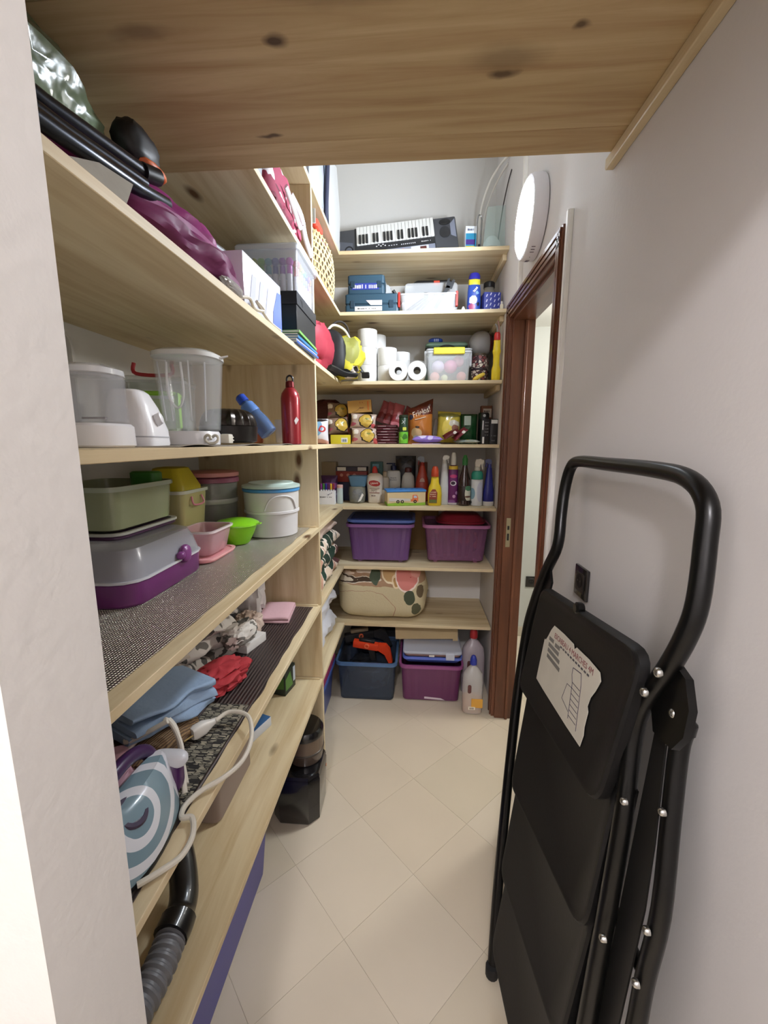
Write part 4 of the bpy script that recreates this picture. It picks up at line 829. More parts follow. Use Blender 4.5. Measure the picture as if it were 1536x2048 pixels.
for k, (x, y, a, h, lb) in enumerate(((0.205, 2.315, 0.5, '#5a1a20', 'dark red sachet leaning beside the wipes pack'), (0.258, 2.320, 0.7, '#6a1f2a', 'dark red sachet with white specks before the green bag'), (0.268, 2.345, 0.1, '#9aa8a4', 'silvery sachet lying flat before the green bag'), (0.322, 2.35, -0.05, '#b8c0b4', 'pale green sachet lying flat beside the black boxes'))):
    one('sachet', xf(pillow(0.095, 0.05, 0.020, 10, 0.05, 0.1, 11 + k), (0, 0, 0), (-PI / 2 + (0.5 if k < 2 else 0.08), 0, 0)), spotmat(h, [((0.02, 0, 0.01), 0.012, '#d8d4c8'), ((-0.02, 0.02, 0.01), 0.010, '#c9b85a')], 0.3, 0.02, 40), lb, 'sachet', (x, y + 0.02, Z3 + (0.014 if k > 1 else 0.048)), (0, -a if k < 2 else 0, 0.1 * k), 'sachets')
def blackbox(label, x, y, w, h, d, labels):
    t = thing('black_carton', label, 'carton', (x, y, Z3 + E_)); ob('carton', cbox(w, d, h, 0.001), M('#121214', 0.35), t)
    for (x0, x1, z0, z1, hx) in labels: ob('print_panel', box(x0, x1, -d / 2 - 0.0009, -d / 2 - 0.0002, z0, z1), M(hx, 0.5), t)
    return t
t = blackbox('black carton with white tag and small print, left of the pair', 0.388, 2.385, 0.044, 0.136, 0.05, ((-0.018, -0.012, 0.078, 0.128, '#cfcfcf'), (-0.016, -0.006, 0.004, 0.040, '#e8e8e4')))
for k in range(5): marks(0.020, 0.006, M('#8a8a8c', 0.5), t, (0.006, -0.0254, 0.118 - 0.017 * k), n=5, seed=k)
t = blackbox('black carton with a white barcode on its top corner, right of the pair', 0.434, 2.385, 0.042, 0.136, 0.05, ((-0.016, 0.018, 0.112, 0.132, '#d8d8d4'),))
for k in range(2): marks(0.026, 0.007, M('#77777a', 0.5), t, (0.0, -0.0254, 0.046 - 0.026 * k), n=5, seed=k + 9)
one('dark_canister', lathe([(0.028, 0), (0.031, 0.004), (0.031, 0.17), (0.026, 0.178)], 24), spotmat('#171a1c', [((0.0, -0.03, 0.160), 0.008, '#c9cfcf'), ((-0.03, -0.01, 0.16), 0.02, '#1d3a24')], 0.35), 'dark round canister with a white dot behind the black cartons', 'canister', (0.393, 2.475, Z3 + E_))
t = thing('spice_carton', 'brown and white carton standing tall behind the black cartons', 'carton', (0.418, 2.555, Z3 + E_)); ob('carton', cbox(0.062, 0.05, 0.222, 0.001), M('#7a4a30', 0.6), t); ob('print_panel', box(-0.020, 0.028, -0.0258, -0.0252, 0.155, 0.205), M('#c9bfae', 0.5), t); marks(0.04, 0.010, M('#3a2a22', 0.5), t, (0.004, -0.0257, 0.19))

# ================================================================== FIFTH SHELF (Z4): cleaning
pb_ = thing('felt_pen_carton', 'white open carton holding felt pens in the shelf corner', 'carton', (-0.502, 2.36, Z4 + E_), 0.0)
ob('tray_carton', tray(0.094, 0.045, 0.094, 0.045, 0.078, 0.001, 0.0012), M('#e9e9ec', 0.5), pb_); marks(0.07, 0.006, M('#3a3a44', 0.5), pb_, (-0.004, -0.0229, 0.043), n=12); marks(0.03, 0.004, M('#5a5a7a', 0.5), pb_, (0.02, -0.0229, 0.062), (PI / 2, -0.5, 0), n=3)
for k, h in enumerate(('#7a2f7a', '#3a7a3a', '#2a2f8a', '#5a2a5a', '#d8b02a', '#8a2a3a')):
    t = thing('felt_pen', {0: 'violet felt pen at the left end of the white carton', 1: 'green felt pen in the white carton', 2: 'navy felt pen in the white carton', 3: 'plum felt pen in the white carton', 4: 'yellow felt pen in the white carton', 5: 'dark red felt pen in the white carton'}[k], 'pen', (-0.538 + 0.0145 * k, 2.36, Z4 + 0.005), 0, 'felt pens in the white carton')
    ob('barrel', lathe([(0.005, 0), (0.0058, 0.002), (0.0058, 0.08)], 12), M('#e6e6e6', 0.4), t); ob('cap', lathe([(0.0062, 0.080), (0.0064, 0.081), (0.0060, 0.112), (0.003, 0.115)], 12), M(h, 0.35), t)
one('purple_pack', pillow(0.10, 0.16, 0.06, 14, 0.05, 0.1, 12), spotmat('#4a2a5a', [((0.0, -0.03, 0.10), 0.03, '#8a4a8a', (.5, 0, 1.5)), ((0, -0.03, 0.05), 0.02, '#a87ab0', (.4, 0, 1.6))], 0.35, 0.02, 40), 'purple pack of sanitary pads standing behind the felt pens', 'pack', (-0.505, 2.44, Z4 + E_))
one('beige_carton', cbox(0.09, 0.07, 0.235, 0.001), M('#8a7a62', 0.6), 'tall beige carton at the back behind the purple pack', 'carton', (-0.525, 2.56, Z4 + E_))
t = thing('tall_tube', 'pale translucent tube standing between the pens and the glass jar', 'tube', (-0.433, 2.385, Z4 + E_)); ob('tube_body', lathe([(0.017, 0), (0.018, 0.002), (0.018, 0.092)], 20), CLR('#c9d8d8', 0.8), t); ob('cap', lathe([(0.0178, 0.092), (0.0182, 0.093), (0.0182, 0.108), (0.016, 0.110)], 20), M('#d6a8a0', 0.4), t)
t = thing('red_carton', 'red carton with round prints and white tags lying at the back', 'carton', (-0.385, 2.56, Z4 + 0.115)); ob('carton', cbox(0.19, 0.09, 0.065, 0.0015), M('#8f2f26', 0.5), t); ob('top_flap', box(-0.095, 0.095, -0.046, 0.04, 0.0655, 0.092, 0.001), M('#2a2438', 0.5), t)
for x in (-0.085, 0.04): ob('white_tag', box(x, x + 0.052, -0.0472, -0.0462, 0.069, 0.090), M('#d8d4cc', 0.5), t)
for x in (-0.06, -0.02, 0.02): ob('print_disc', xf(lathe([(0.010, 0), (0.010, 0.0006)], 18), (x, -0.0452, 0.042), (PI / 2, 0, 0)), M('#c98a7a', 0.5), t)
one('navy_carton', cbox(0.20, 0.11, 0.113, 0.0015), M('#232850', 0.5), 'navy carton underneath the red carton at the back', 'carton', (-0.38, 2.57, Z4 + E_))
t = thing('glass_jar', 'round glass jar of blue pegs with a white tag under a blue tub', 'jar', (-0.338, 2.435, Z4 + E_)); ob('glass', lathe([(0.038, 0), (0.046, 0.004), (0.052, 0.05), (0.050, 0.09), (0.046, 0.098), (0.043, 0.098), (0.047, 0.09), (0.049, 0.05), (0.043, 0.007)], 28), CLR('#a8a89a', 0.35), t)
ob('white_tag', plate([(0.010, -0.056, 0.010), (0.028, -0.056, 0.018), (0.045, -0.052, 0.052), (0.036, -0.054, 0.062), (0.030, -0.055, 0.048)], 0.0015, (0, -1, 0)), M('#e6e4de', 0.5), t)
one('blue_pegs', blob(0.034, 0.034, 0.07, 2.2, 0.25, 4, 9, ridge=0.2), M('#3a4a8a', 0.5), 'crumpled blue wrapper inside the round glass jar', 'wrapper', (-0.335, 2.435, Z4 + 0.010))
one('blue_tub', tray(0.088, 0.075, 0.112, 0.09, 0.062, 0.01, 0.0025), M('#4f7898', 0.35), 'blue plastic tub standing on the round glass jar', 'tub', (-0.330, 2.435, Z4 + 0.0992))
WB = M('#dcd2c4', 0.4)
lf = bottle('soap_bottle', 'cream soap bottle with a red cap and an oval red emblem', 'bottle', (-0.232, 2.435, Z4 + E_), [(0.036, 0), (0.041, 0.004), (0.042, 0.05), (0.047, 0.10), (0.050, 0.135), (0.045, 0.16), (0.030, 0.173), (0.016, 0.177)], WB, [(0.017, 0.177), (0.018, 0.179), (0.014, 0.205), (0.007, 0.216)], M('#b8342c', 0.35), 2.5, 0.62)
ob('emblem', xf(lathe([(1, 0), (1, 1)], 30), (0, -0.0308, 0.118), (PI / 2, 0.12, 0), (0.035, 0.018, 0.0022)), M('#a02420', 0.4), lf); ob('emblem_ring', xf(loft([sup(0.0365, 0.0195, 0, 2, 30), sup(0.0365, 0.0195, 0.0018, 2, 30), sup(0.0340, 0.0170, 0.0018, 2, 30), sup(0.0340, 0.0170, 0, 2, 30)], closed=True), (0, -0.0312, 0.118), (PI / 2, 0.12, 0)), M('#efe9df', 0.4), lf)
text('Lifebuoy', 0.0155, M('#efe6da', 0.4), lf, (0, -0.0334, 0.119), (PI / 2, -0.12, 0), sx=.85); ob('print_line', box(-0.030, 0.030, -0.0300, -0.0272, 0.087, 0.0885), M('#5a2020', 0.5), lf); ob('print_line', box(-0.030, 0.030, -0.0278, -0.0262, 0.060, 0.0630), M('#7a2020', 0.5), lf)
for k in range(3): marks(0.034, 0.004, M('#6a5a50', 0.5), lf, (0.0, -0.0282 + 0.0008 * k, 0.080 - 0.006 * k), n=9, seed=k); 
marks(0.024, 0.007, M('#5a3a36', 0.5), lf, (-0.006, -0.0265, 0.045), n=4)
hs = bottle('shampoo_bottle', 'white shampoo bottle with a navy pump behind the wooden box', 'bottle', (-0.128, 2.56, Z4 + E_), [(0.040, 0), (0.043, 0.004), (0.044, 0.12), (0.043, 0.168), (0.036, 0.182), (0.014, 0.186)], M('#d9dad6', 0.4), [(0.016, 0.186), (0.018, 0.188), (0.018, 0.212), (0.010, 0.216), (0.010, 0.228)], M('#22284a', 0.4), 3.2, 0.6)
ob('pump_spout', box(-0.045, 0.012, -0.007, 0.007, 0.222, 0.230, 0.003), M('#22284a', 0.4), hs); text('Head &', 0.012, M('#2a3450', 0.5), hs, (0, -0.0272, 0.140)); text('Shoulders', 0.011, M('#2a3450', 0.5), hs, (0, -0.0272, 0.128))
ob('print_swash', plate([(-0.04, -0.0268, 0.06), (0.04, -0.0268, 0.09), (0.04, -0.0268, 0.07), (-0.03, -0.0268, 0.045)], 0.0006, (0, -1, 0)), M('#aab4c4', 0.5), hs)
bottle('white_bottle', 'plain white bottle with a dark red cap behind the wooden box', 'bottle', (-0.038, 2.55, Z4 + E_), [(0.038, 0), (0.040, 0.004), (0.041, 0.10), (0.036, 0.15), (0.020, 0.172), (0.014, 0.175)], M('#cfd0cc', 0.4), [(0.020, 0.175), (0.022, 0.177), (0.020, 0.200), (0.010, 0.204)], M('#5a1f22', 0.4), 2.6, .7)
bottle('conditioner_bottle', 'cream bottle half hidden right behind the soap bottle', 'bottle', (-0.178, 2.505, Z4 + E_), [(0.026, 0), (0.029, 0.004), (0.029, 0.12), (0.024, 0.145), (0.012, 0.152)], M('#cfc6b6', 0.4), [(0.012, 0.152), (0.013, 0.154), (0.012, 0.178), (0.006, 0.182)], M('#c9b89a', 0.4))
one('ribbed_cup', lathe([(0.024, 0), (0.026, 0.003), (0.030, 0.078), (0.027, 0.078), (0.023, 0.006)], 24), M('#c4bcae', 0.5), 'small ribbed cream cup between the soap bottle and wooden box', 'cup', (-0.170, 2.448, Z4 + E_))
t = thing('teal_carton', 'teal carton with a pale blue window standing at the back', 'carton', (-0.235, 2.60, Z4 + E_)); ob('carton', cbox(0.075, 0.06, 0.235, 0.0015), M('#2a5a58', 0.5), t); ob('print_panel', box(-0.025, 0.015, -0.0308, -0.0302, 0.195, 0.222), M('#6a98a8', 0.4), t)
t = thing('black_pouch', 'black patterned pouch standing at the back beneath the shelf', 'pouch', (-0.055, 2.655, Z4 + E_)); ob('film', pillow(0.13, 0.27, 0.06, 12, 0.05, 0.1, 14), cellmat(['#2a2c34', '#4a4c50', '#3a3430'], 30, 0.35), t)
wb_ = thing('wooden_toy_box', 'wooden box with a blue sliding lid and a painted truck', 'wooden box', (-0.048, 2.375, Z4 + E_), math.radians(13))
ob('body', box(-0.115, 0.105, -0.050, 0.050, 0, 0.078, 0.0015), M('#d8c296', 0.55, var=0.06, vs=20), wb_)
ob('lid', box(-0.119, 0.109, -0.053, 0.053, 0.0784, 0.090, 0.002), M('#3f86d0', 0.4), wb_)
ob('painted_grass', plate([(-0.1145, -0.0504, 0.001), (0.1045, -0.0504, 0.001), (0.1045, -0.0504, 0.018), (0.04, -0.0504, 0.014), (-0.03, -0.0504, 0.020), (-0.1145, -0.0504, 0.014)], 0.0006, (0, -1, 0)), M('#8cb83a', 0.5), wb_)
ob('painted_grass', plate([(-0.1154, 0.049, 0.001), (-0.1154, -0.049, 0.001), (-0.1154, -0.049, 0.015), (-0.1154, 0.0, 0.020), (-0.1154, 0.049, 0.014)], 0.0006, (-1, 0, 0)), M('#8cb83a', 0.5), wb_)
ob('painted_cab', plate([(0.020, -0.0504, 0.024), (0.062, -0.0504, 0.024), (0.062, -0.0504, 0.045), (0.054, -0.0504, 0.062), (0.030, -0.0504, 0.062), (0.028, -0.0504, 0.038), (0.020, -0.0504, 0.036)], 0.0006, (0, -1, 0)), M('#e07a4a', 0.5), wb_)
ob('painted_window', plate([(0.036, -0.0511, 0.044), (0.056, -0.0511, 0.044), (0.051, -0.0511, 0.057), (0.036, -0.0511, 0.057)], 0.0005, (0, -1, 0)), M('#b9c9e0', 0.5), wb_)
ob('painted_load', plate([(-0.105, -0.0504, 0.026), (0.016, -0.0504, 0.026), (0.016, -0.0504, 0.040), (-0.105, -0.0504, 0.046)], 0.0006, (0, -1, 0)), M('#cfc9c2', 0.5), wb_)
for x in (-0.055, -0.030, 0.008, 0.044): ob('painted_wheel', xf(loft([sup(0.0095, 0.0095, 0, 2, 20), sup(0.0095, 0.0095, 0.0008, 2, 20), sup(0.004, 0.004, 0.0008, 2, 20), sup(0.004, 0.004, 0, 2, 20)], closed=True), (x, -0.0506, 0.024), (PI / 2, 0, 0)), M('#2a2220', 0.5), wb_) if x != 0.008 else None
for k in range(5): ob('cut_out_letter', box(-0.008, 0.008, -0.0022, 0.0022, 0.0898, 0.0906), M('#1d3a66', 0.6), wb_, (-0.06 + 0.032 * k, 0.012 - 0.016 * (k % 2), 0), (0, 0, 0.5))
# spray bottles
def trigger(t, z, m, m2=None, s=1.0, sx=-1):
    ob('spray_collar', lathe([(0.013 * s, z), (0.014 * s, z + 0.002), (0.013 * s, z + 0.018), (0.009 * s, z + 0.022)], 16), m2 or m, t)
    ob('spray_head', plate([(sx * 0.030 * s, -0.009, z + 0.050 * s), (sx * 0.030 * s, -0.009, z + 0.034 * s), (sx * 0.012 * s, -0.009, z + 0.030 * s), (sx * 0.010 * s, -0.009, z + 0.020), (sx * -0.011 * s, -0.009, z + 0.020), (sx * -0.013 * s, -0.009, z + 0.040 * s), (sx * -0.008 * s, -0.009, z + 0.054 * s), (sx * 0.012 * s, -0.009, z + 0.058 * s)], 0.018, (0, 1, 0)), m, t)
    ob('trigger', plate([(sx * 0.022 * s, -0.005, z + 0.034 * s), (sx * 0.016 * s, -0.005, z + 0.034 * s), (sx * 0.022 * s, -0.005, z + 0.006), (sx * 0.028 * s, -0.005, z + 0.004)], 0.010, (0, 1, 0)), m2 or m, t)
rs = bottle('spray_bottle', 'orange red spray bottle with a white emblem behind the yellow bottle', 'spray bottle', (0.048, 2.545, Z4 + E_), [(0.040, 0), (0.043, 0.004), (0.042, 0.08), (0.034, 0.14), (0.020, 0.19), (0.014, 0.215)], M('#b83a20', 0.35), None, None, 2.6, .7)
trigger(rs, 0.215, M('#8a8f96', 0.4), M('#a83020', 0.4)); ob('emblem', plate([(-0.016, -0.0282, 0.118), (0.016, -0.0282, 0.118), (0.012, -0.0282, 0.134), (0.0, -0.0282, 0.145), (-0.012, -0.0282, 0.134)], 0.0006, (0, -1, 0)), M('#dcae9c', 0.4), rs)
one('brown_carton', cbox(0.06, 0.06, 0.23, 0.0015), M('#6a3a26', 0.6), 'brown carton in the shade left of the orange spray bottle', 'carton', (0.052, 2.67, Z4 + E_))
yb2 = bottle('cleaner_bottle', 'yellow cleaner bottle with an orange cap and red brown label', 'bottle', (0.117, 2.362, Z4 + E_), [(0.036, 0), (0.039, 0.004), (0.040, 0.06), (0.036, 0.10), (0.024, 0.128), (0.0205, 0.160), (0.018, 0.164)], M('#e0c52c', 0.35), [(0.021, 0.164), (0.022, 0.166), (0.020, 0.20), (0.014, 0.218), (0.010, 0.222)], M('#c24a2a', 0.35), 2.6, .68)
ob('label', plate([(-0.034, -0.0282, 0.016), (0.012, -0.0282, 0.016), (0.014, -0.0282, 0.075), (0.002, -0.0282, 0.094), (-0.014, -0.0282, 0.094), (-0.030, -0.0282, 0.072)], 0.0010, (0, -1, 0)), M('#8f3a22', 0.4), yb2)
for k in range(3): marks(0.034, 0.006, M('#e8c8a8', 0.5), yb2, (-0.010, -0.0293, 0.078 - 0.012 * k), n=6, seed=k)
ob('label_foot', plate([(-0.032, -0.0294, 0.018), (0.010, -0.0294, 0.018), (0.011, -0.0294, 0.036), (-0.032, -0.0294, 0.036)], 0.0006, (0, -1, 0)), M('#5a6a2a', 0.4), yb2)
wt = bottle('spray_bottle', 'slim white spray bottle right of the yellow cleaner', 'spray bottle', (0.172, 2.395, Z4 + E_), [(0.022, 0), (0.0245, 0.003), (0.0245, 0.10), (0.022, 0.16), (0.016, 0.215), (0.013, 0.235)], M('#d5d9dc', 0.35), None, None, 2.4, .8)
trigger(wt, 0.235, M('#dfe0dc', 0.4), M('#d2d3d0', 0.4), 0.85, 1)
pu = bottle('cleaner_bottle', 'purple cleaner bottle with a yellow band and white cap', 'bottle', (0.222, 2.395, Z4 + E_), [(0.026, 0), (0.028, 0.003), (0.028, 0.15), (0.0275, 0.20), (0.020, 0.225), (0.015, 0.228)], spotmat('#6a2468', [((0.0, -0.028, 0.125), 0.014, '#e8e2ea', (.8, 0, 1)), ((-0.002, -0.028, 0.126), 0.010, '#2a1030', (.8, 0, 1)), ((0.0, -0.028, 0.165), 0.014, '#c23a7a', (.7, 0, 1.4)), ((0.006, -0.028, 0.05), 0.011, '#d8a8d0'), ((0.022, -0.02, 0.07), 0.010, '#b48ab8'), ((-0.01, -0.028, 0.02), 0.014, '#8a5a9a', (.6, 0, 1.4))], 0.35), [(0.014, 0.228), (0.015, 0.23), (0.015, 0.262), (0.012, 0.29), (0.008, 0.298)], M('#d6d5cf', 0.4), 2.6, .8)
ob('yellow_band', lathe([(0.0262, 0.203), (0.0268, 0.204), (0.0258, 0.222), (0.0248, 0.223)], 24, 2.6, .8), M('#d8b83a', 0.4), pu); ob('white_base', lathe([(0.0262, 0.0005), (0.0284, 0.003), (0.0284, 0.012), (0.0282, 0.013)], 24, 2.6, .8), M('#cfc9d0', 0.4), pu)
bb = bottle('cleaner_bottle', 'dark brown bottle with a green cap and white label', 'bottle', (0.284, 2.372, Z4 + E_), [(0.030, 0), (0.0345, 0.004), (0.035, 0.11), (0.031, 0.15), (0.018, 0.195), (0.013, 0.228)], M('#2c1614', 0.12, coat=0.4), [(0.014, 0.228), (0.016, 0.23), (0.016, 0.262), (0.012, 0.272), (0.007, 0.285)], M('#2f7a3a', 0.4), 2.3, .8)
ob('label', lathe([(0.0352, 0.03), (0.0356, 0.031), (0.0356, 0.112), (0.0352, 0.113)], 28, 2.3, .8), spotmat('#241210', [((0.022, -0.024, 0.07), 0.016, '#d8d8c8', (.75, .2, .36)), ((0.022, -0.026, 0.10), 0.012, '#4a7a5a', (.6, .2, .8)), ((0.02, -0.026, 0.052), 0.008, '#6a4a3a', (.4, .2, 1.5))], 0.35), bb)
tb2 = bottle('spray_bottle', 'white bottle with a teal shoulder and cream trigger', 'spray bottle', (0.354, 2.372, Z4 + E_), [(0.030, 0), (0.033, 0.003), (0.033, 0.148), (0.032, 0.150)], spotmat('#d3d6d8', [((-0.028, -0.02, 0.07), 0.016, '#7aa0b4', (1, .3, .5)), ((-0.03, -0.01, 0.02), 0.008, '#2a3a3a'), ((0.016, -0.03, 0.08), 0.018, '#c3c6d6', (.9, .3, .32))], 0.35), [(0.0332, 0.150), (0.0338, 0.152), (0.0330, 0.180), (0.026, 0.194), (0.013, 0.198)], M('#2f8f78', 0.35), 2.4, .85)
trigger(tb2, 0.198, M('#d6d2c4', 0.4), None, 1.15, 1)
bs_ = bottle('spray_bottle', 'dark blue spray bottle with a white base at the door end', 'spray bottle', (0.420, 2.372, Z4 + E_), [(0.0285, 0.024), (0.030, 0.026), (0.029, 0.08), (0.022, 0.13), (0.016, 0.19), (0.0145, 0.215)], M('#232a80', 0.3), None, None, 2.6, .8)
ob('white_base', lathe([(0.028, 0), (0.0305, 0.003), (0.0305, 0.025), (0.0285, 0.0262)], 24, 2.6, .8), M('#d6d5d2', 0.4), bs_); trigger(bs_, 0.215, M('#5a628a', 0.4), M('#3a4290', 0.4), 0.85, -1)

# ================================================================== SIXTH SHELF (Z5): bins
def bin_(name, label, loc, bw, bd, tw, td, h, body, rim, rz=0.0, ribs=7, wheels=True, cat='storage bin'):
    t = thing(name, label, cat, loc, rz); zf = 0.012 if wheels else 0.0
    bd_ = ob('body', xf(tray(bw, bd, tw, td, h - zf, 0.025, 0.003), (0, 0, zf)), body, t)
    ob('rim', ring(tw, td, h - 0.018, h, 0.025, 0.012, 0.003), rim, t)
    for k in range(ribs):
        f = (k + 0.5) / ribs * 2 - 1; a = f * bw * .44; b_2 = f * tw * .44
        ob('rib', plate([(a - 0.010, -bd / 2 - 0.0005, zf + 0.02), (a + 0.010, -bd / 2 - 0.0005, zf + 0.02), (b_2 + 0.010, -td / 2 + 0.001, h - 0.022), (b_2 - 0.010, -td / 2 + 0.001, h - 0.022)], 0.0018, (0, -1, 0)), body, bd_)
    if wheels:
        for sx in (-1, 1):
            for sy in (-1, 1): ob('wheel', xf(lathe([(0.009, -0.012), (0.012, -0.010), (0.012, 0.010), (0.009, 0.012)], 14), (sx * bw * .36, sy * bd * .38, 0.0121), (0, PI / 2, 0)), rim, t)
    return t
PUR = M('#6a4680', 0.35, alpha=0.9, coat=0.2); PURR = M('#9a6cae', 0.35); PNK = M('#8e5c84', 0.35, alpha=0.5, coat=0.2); PNKR = M('#b878a8', 0.35)
bin_('storage_bin', 'violet plastic storage bin with a blue lid above, under the cleaning shelf', (-0.196, 2.49, Z5 + E_), 0.335, 0.26, 0.378, 0.29, 0.235, PUR, PURR)
t = thing('blue_lid', 'blue plastic lid lying on the violet bin', 'lid', (-0.19, 2.48, Z5 + 0.2362))  # a flat bin lid with a raised rim
ob('lid_panel', slab(0.365, 0.27, 0.0, 0.030, 0.03, 0.004), M('#2b3f8a', 0.35), t); ob('lid_rim', ring(0.378, 0.285, 0.012, 0.026, 0.03, 0.010, 0.005), M('#5a78c8', 0.35), t)
bin_('storage_bin', 'pinkish translucent storage bin of clothes beside the violet one', (0.248, 2.51, Z5 + E_), 0.325, 0.26, 0.368, 0.29, 0.232, PNK, PNKR)
one('clothes_heap', blob(0.140, 0.105, 0.17, 3.2, 0.12, 2.5, 3, ridge=0.2), cellmat(['#a8434a', '#c25a50', '#8a3a5a', '#c98a5a', '#6a3a52'], 9, 0.8, dist=.4), 'red and orange clothes seen through the pinkish bin', 'clothes', (0.248, 2.51, Z5 + 0.018))
t = thing('red_basin', 'dark red plastic basin upside down on the pinkish bin', 'basin', (0.28, 2.50, Z5 + 0.2335)); ob('shell', loft([sup(0.145, 0.13, 0.0, 3, 32), sup(0.148, 0.133, 0.004, 3, 32), sup(0.148, 0.133, 0.012, 3, 32), sup(0.135, 0.12, 0.014, 3, 32), sup(0.11, 0.10, 0.045, 3, 32), sup(0.10, 0.09, 0.050, 3, 32)]), M('#8c2236', 0.3), t)
one('cardboard_box', cbox(0.19, 0.045, 0.292, 0.002), M('#8a6a40', 0.75), 'brown cardboard box at the back between the two bins', 'cardboard box', (0.065, 2.704, Z5 + E_))
def blanket_mat1():
    return cellmat(['#1f3a2c', '#23432f', '#5a3434', '#d9c4ae', '#6a3f3a', '#1c3226', '#c79a84'], 13, 0.85, '#e4d6c8', 0.035, (1, .7, .55), 0.1, dist=0.12)
bk = thing('folded_blanket', 'dark green blanket with brown and white leaves, folded in the corner', 'blanket', (-0.53, 2.03, Z5 + E_))
bmm = blanket_mat1()
for k, f in enumerate(folded(0.52, 0.22, 3, 0.078, 3, wob=0.010)): ob('fold', xf(f, rot=(0, 0, PI / 2)), bmm, bk)
ob('fold', xf(folded(0.50, 0.20, 1, 0.05, 6, wob=0.008)[0], (0, 0, 0.236), (0, 0, PI / 2)), M('#c9b3a8', 0.85), bk)

# ================================================================== LOWEST SHELF (Z6)
FLOW = spotmat('#c8bb98', [((0.0, 0, 0.335), 0.12, '#a58468', (.32, .15, 1)), ((-0.15, -0.1, 0.255), 0.028, '#e3dac6', (.12, .3, 1)), ((-0.15, -0.1, 0.255), (0.022, 0.026), '#4a3a2c', (.12, .3, 1)), ((-0.1, -.1, 0.30), 0.02, '#e6d8c8', (.3, .3, 1.5)), ((-0.18, -.1, 0.285), 0.016, '#dcc6b0', (.25, .3, 1.3)),
    ((-0.035, -0.12, 0.275), 0.048, '#4e5a48', (1.4, .5, .8)), ((-0.02, -0.12, 0.285), 0.012, '#a89a72', (3, .5, .5)), ((0.06, -0.12, 0.29), 0.060, '#e8d8b8', (1, .5, 1)), ((0.06, -0.12, 0.29), 0.052, '#c4a070', (1, .5, 1)), ((0.09, -0.12, 0.245), 0.040, '#e6d2b0', (1, .5, .9)), ((0.09, -0.12, 0.245), 0.034, '#b08a56', (1, .5, .9)), ((0.15, -0.12, 0.272), 0.070, '#f0ddd2', (1, .5, .75)), ((0.15, -0.12, 0.272), 0.062, '#d08078', (1, .5, .75)), ((0.17, -0.12, 0.26), 0.02, '#b85a5a', (1, .5, .6)), ((0.20, -0.11, 0.30), 0.035, '#d8988c', (1, .5, 1)),
    ((0.165, -0.12, 0.155), 0.045, '#4a523e', (1.0, .5, .8)), ((0.20, -0.11, 0.085), 0.042, '#5a5a42', (1.2, .5, .8)), ((0.225, -0.1, 0.19), 0.04, '#6a5a42', (1.4, .5, .7)), ((-0.12, -0.12, 0.07), (0.20, 0.204), '#a8806c', (1, .2, 1.6))], 0.9, 0.03, 14, 0.12, 120)
fb = thing('folded_blanket', 'thick cream blanket with pink roses and green leaves, rolled on the lowest shelf', 'blanket', (-0.185, 2.48, Z6 + E_))
def roundpack(w, d, h, seed, r=3.4, crease=None):
    loops = []; n = 40; m = 22
    for i in range(m + 1):
        u = -1 + 2 * i / m; x = u * w / 2; s = (1 - abs(u) ** 7) ** 0.5 if abs(u) < 1 else 0.0; s = max(s, 0.05); lp = []
        for j in range(n):
            a = 2 * PI * j / n; c, q = math.cos(a), math.sin(a)
            y = math.copysign(abs(c) ** (2 / r), c) * d / 2 * s; z = (math.copysign(abs(q) ** (2 / r), q) * s + 1) / 2 * h
            nn = noise.noise(Vector((x * 7, y * 9, z * 9)) + Vector((seed, 0, 0)))
            if crease:
                for zc in crease: nn -= 2.6 * math.exp(-((z - zc) / 0.011) ** 2) * (1 if y < 0 else 0)
            y += nn * 0.006; z = max(z + nn * 0.004, 0.0005)
            lp.append((x, y, z))
        loops.append(lp)
    return loft(loops)
ob('blanket_roll', roundpack(0.56, 0.36, 0.322, 2.0, 3.6, (0.232,)), FLOW, fb)
dv = thing('folded_duvet', 'white quilted duvet folded in the corner of the lowest shelf', 'duvet', (-0.555, 2.06, Z6 + E_))
for k, f in enumerate(folded(0.40, 0.24, 2, 0.135, 5, wob=0.014)): ob('fold', xf(f, rot=(0, 0, PI / 2)), M('#d9dbe4', 0.85, bump=0.1, bs=30), dv)

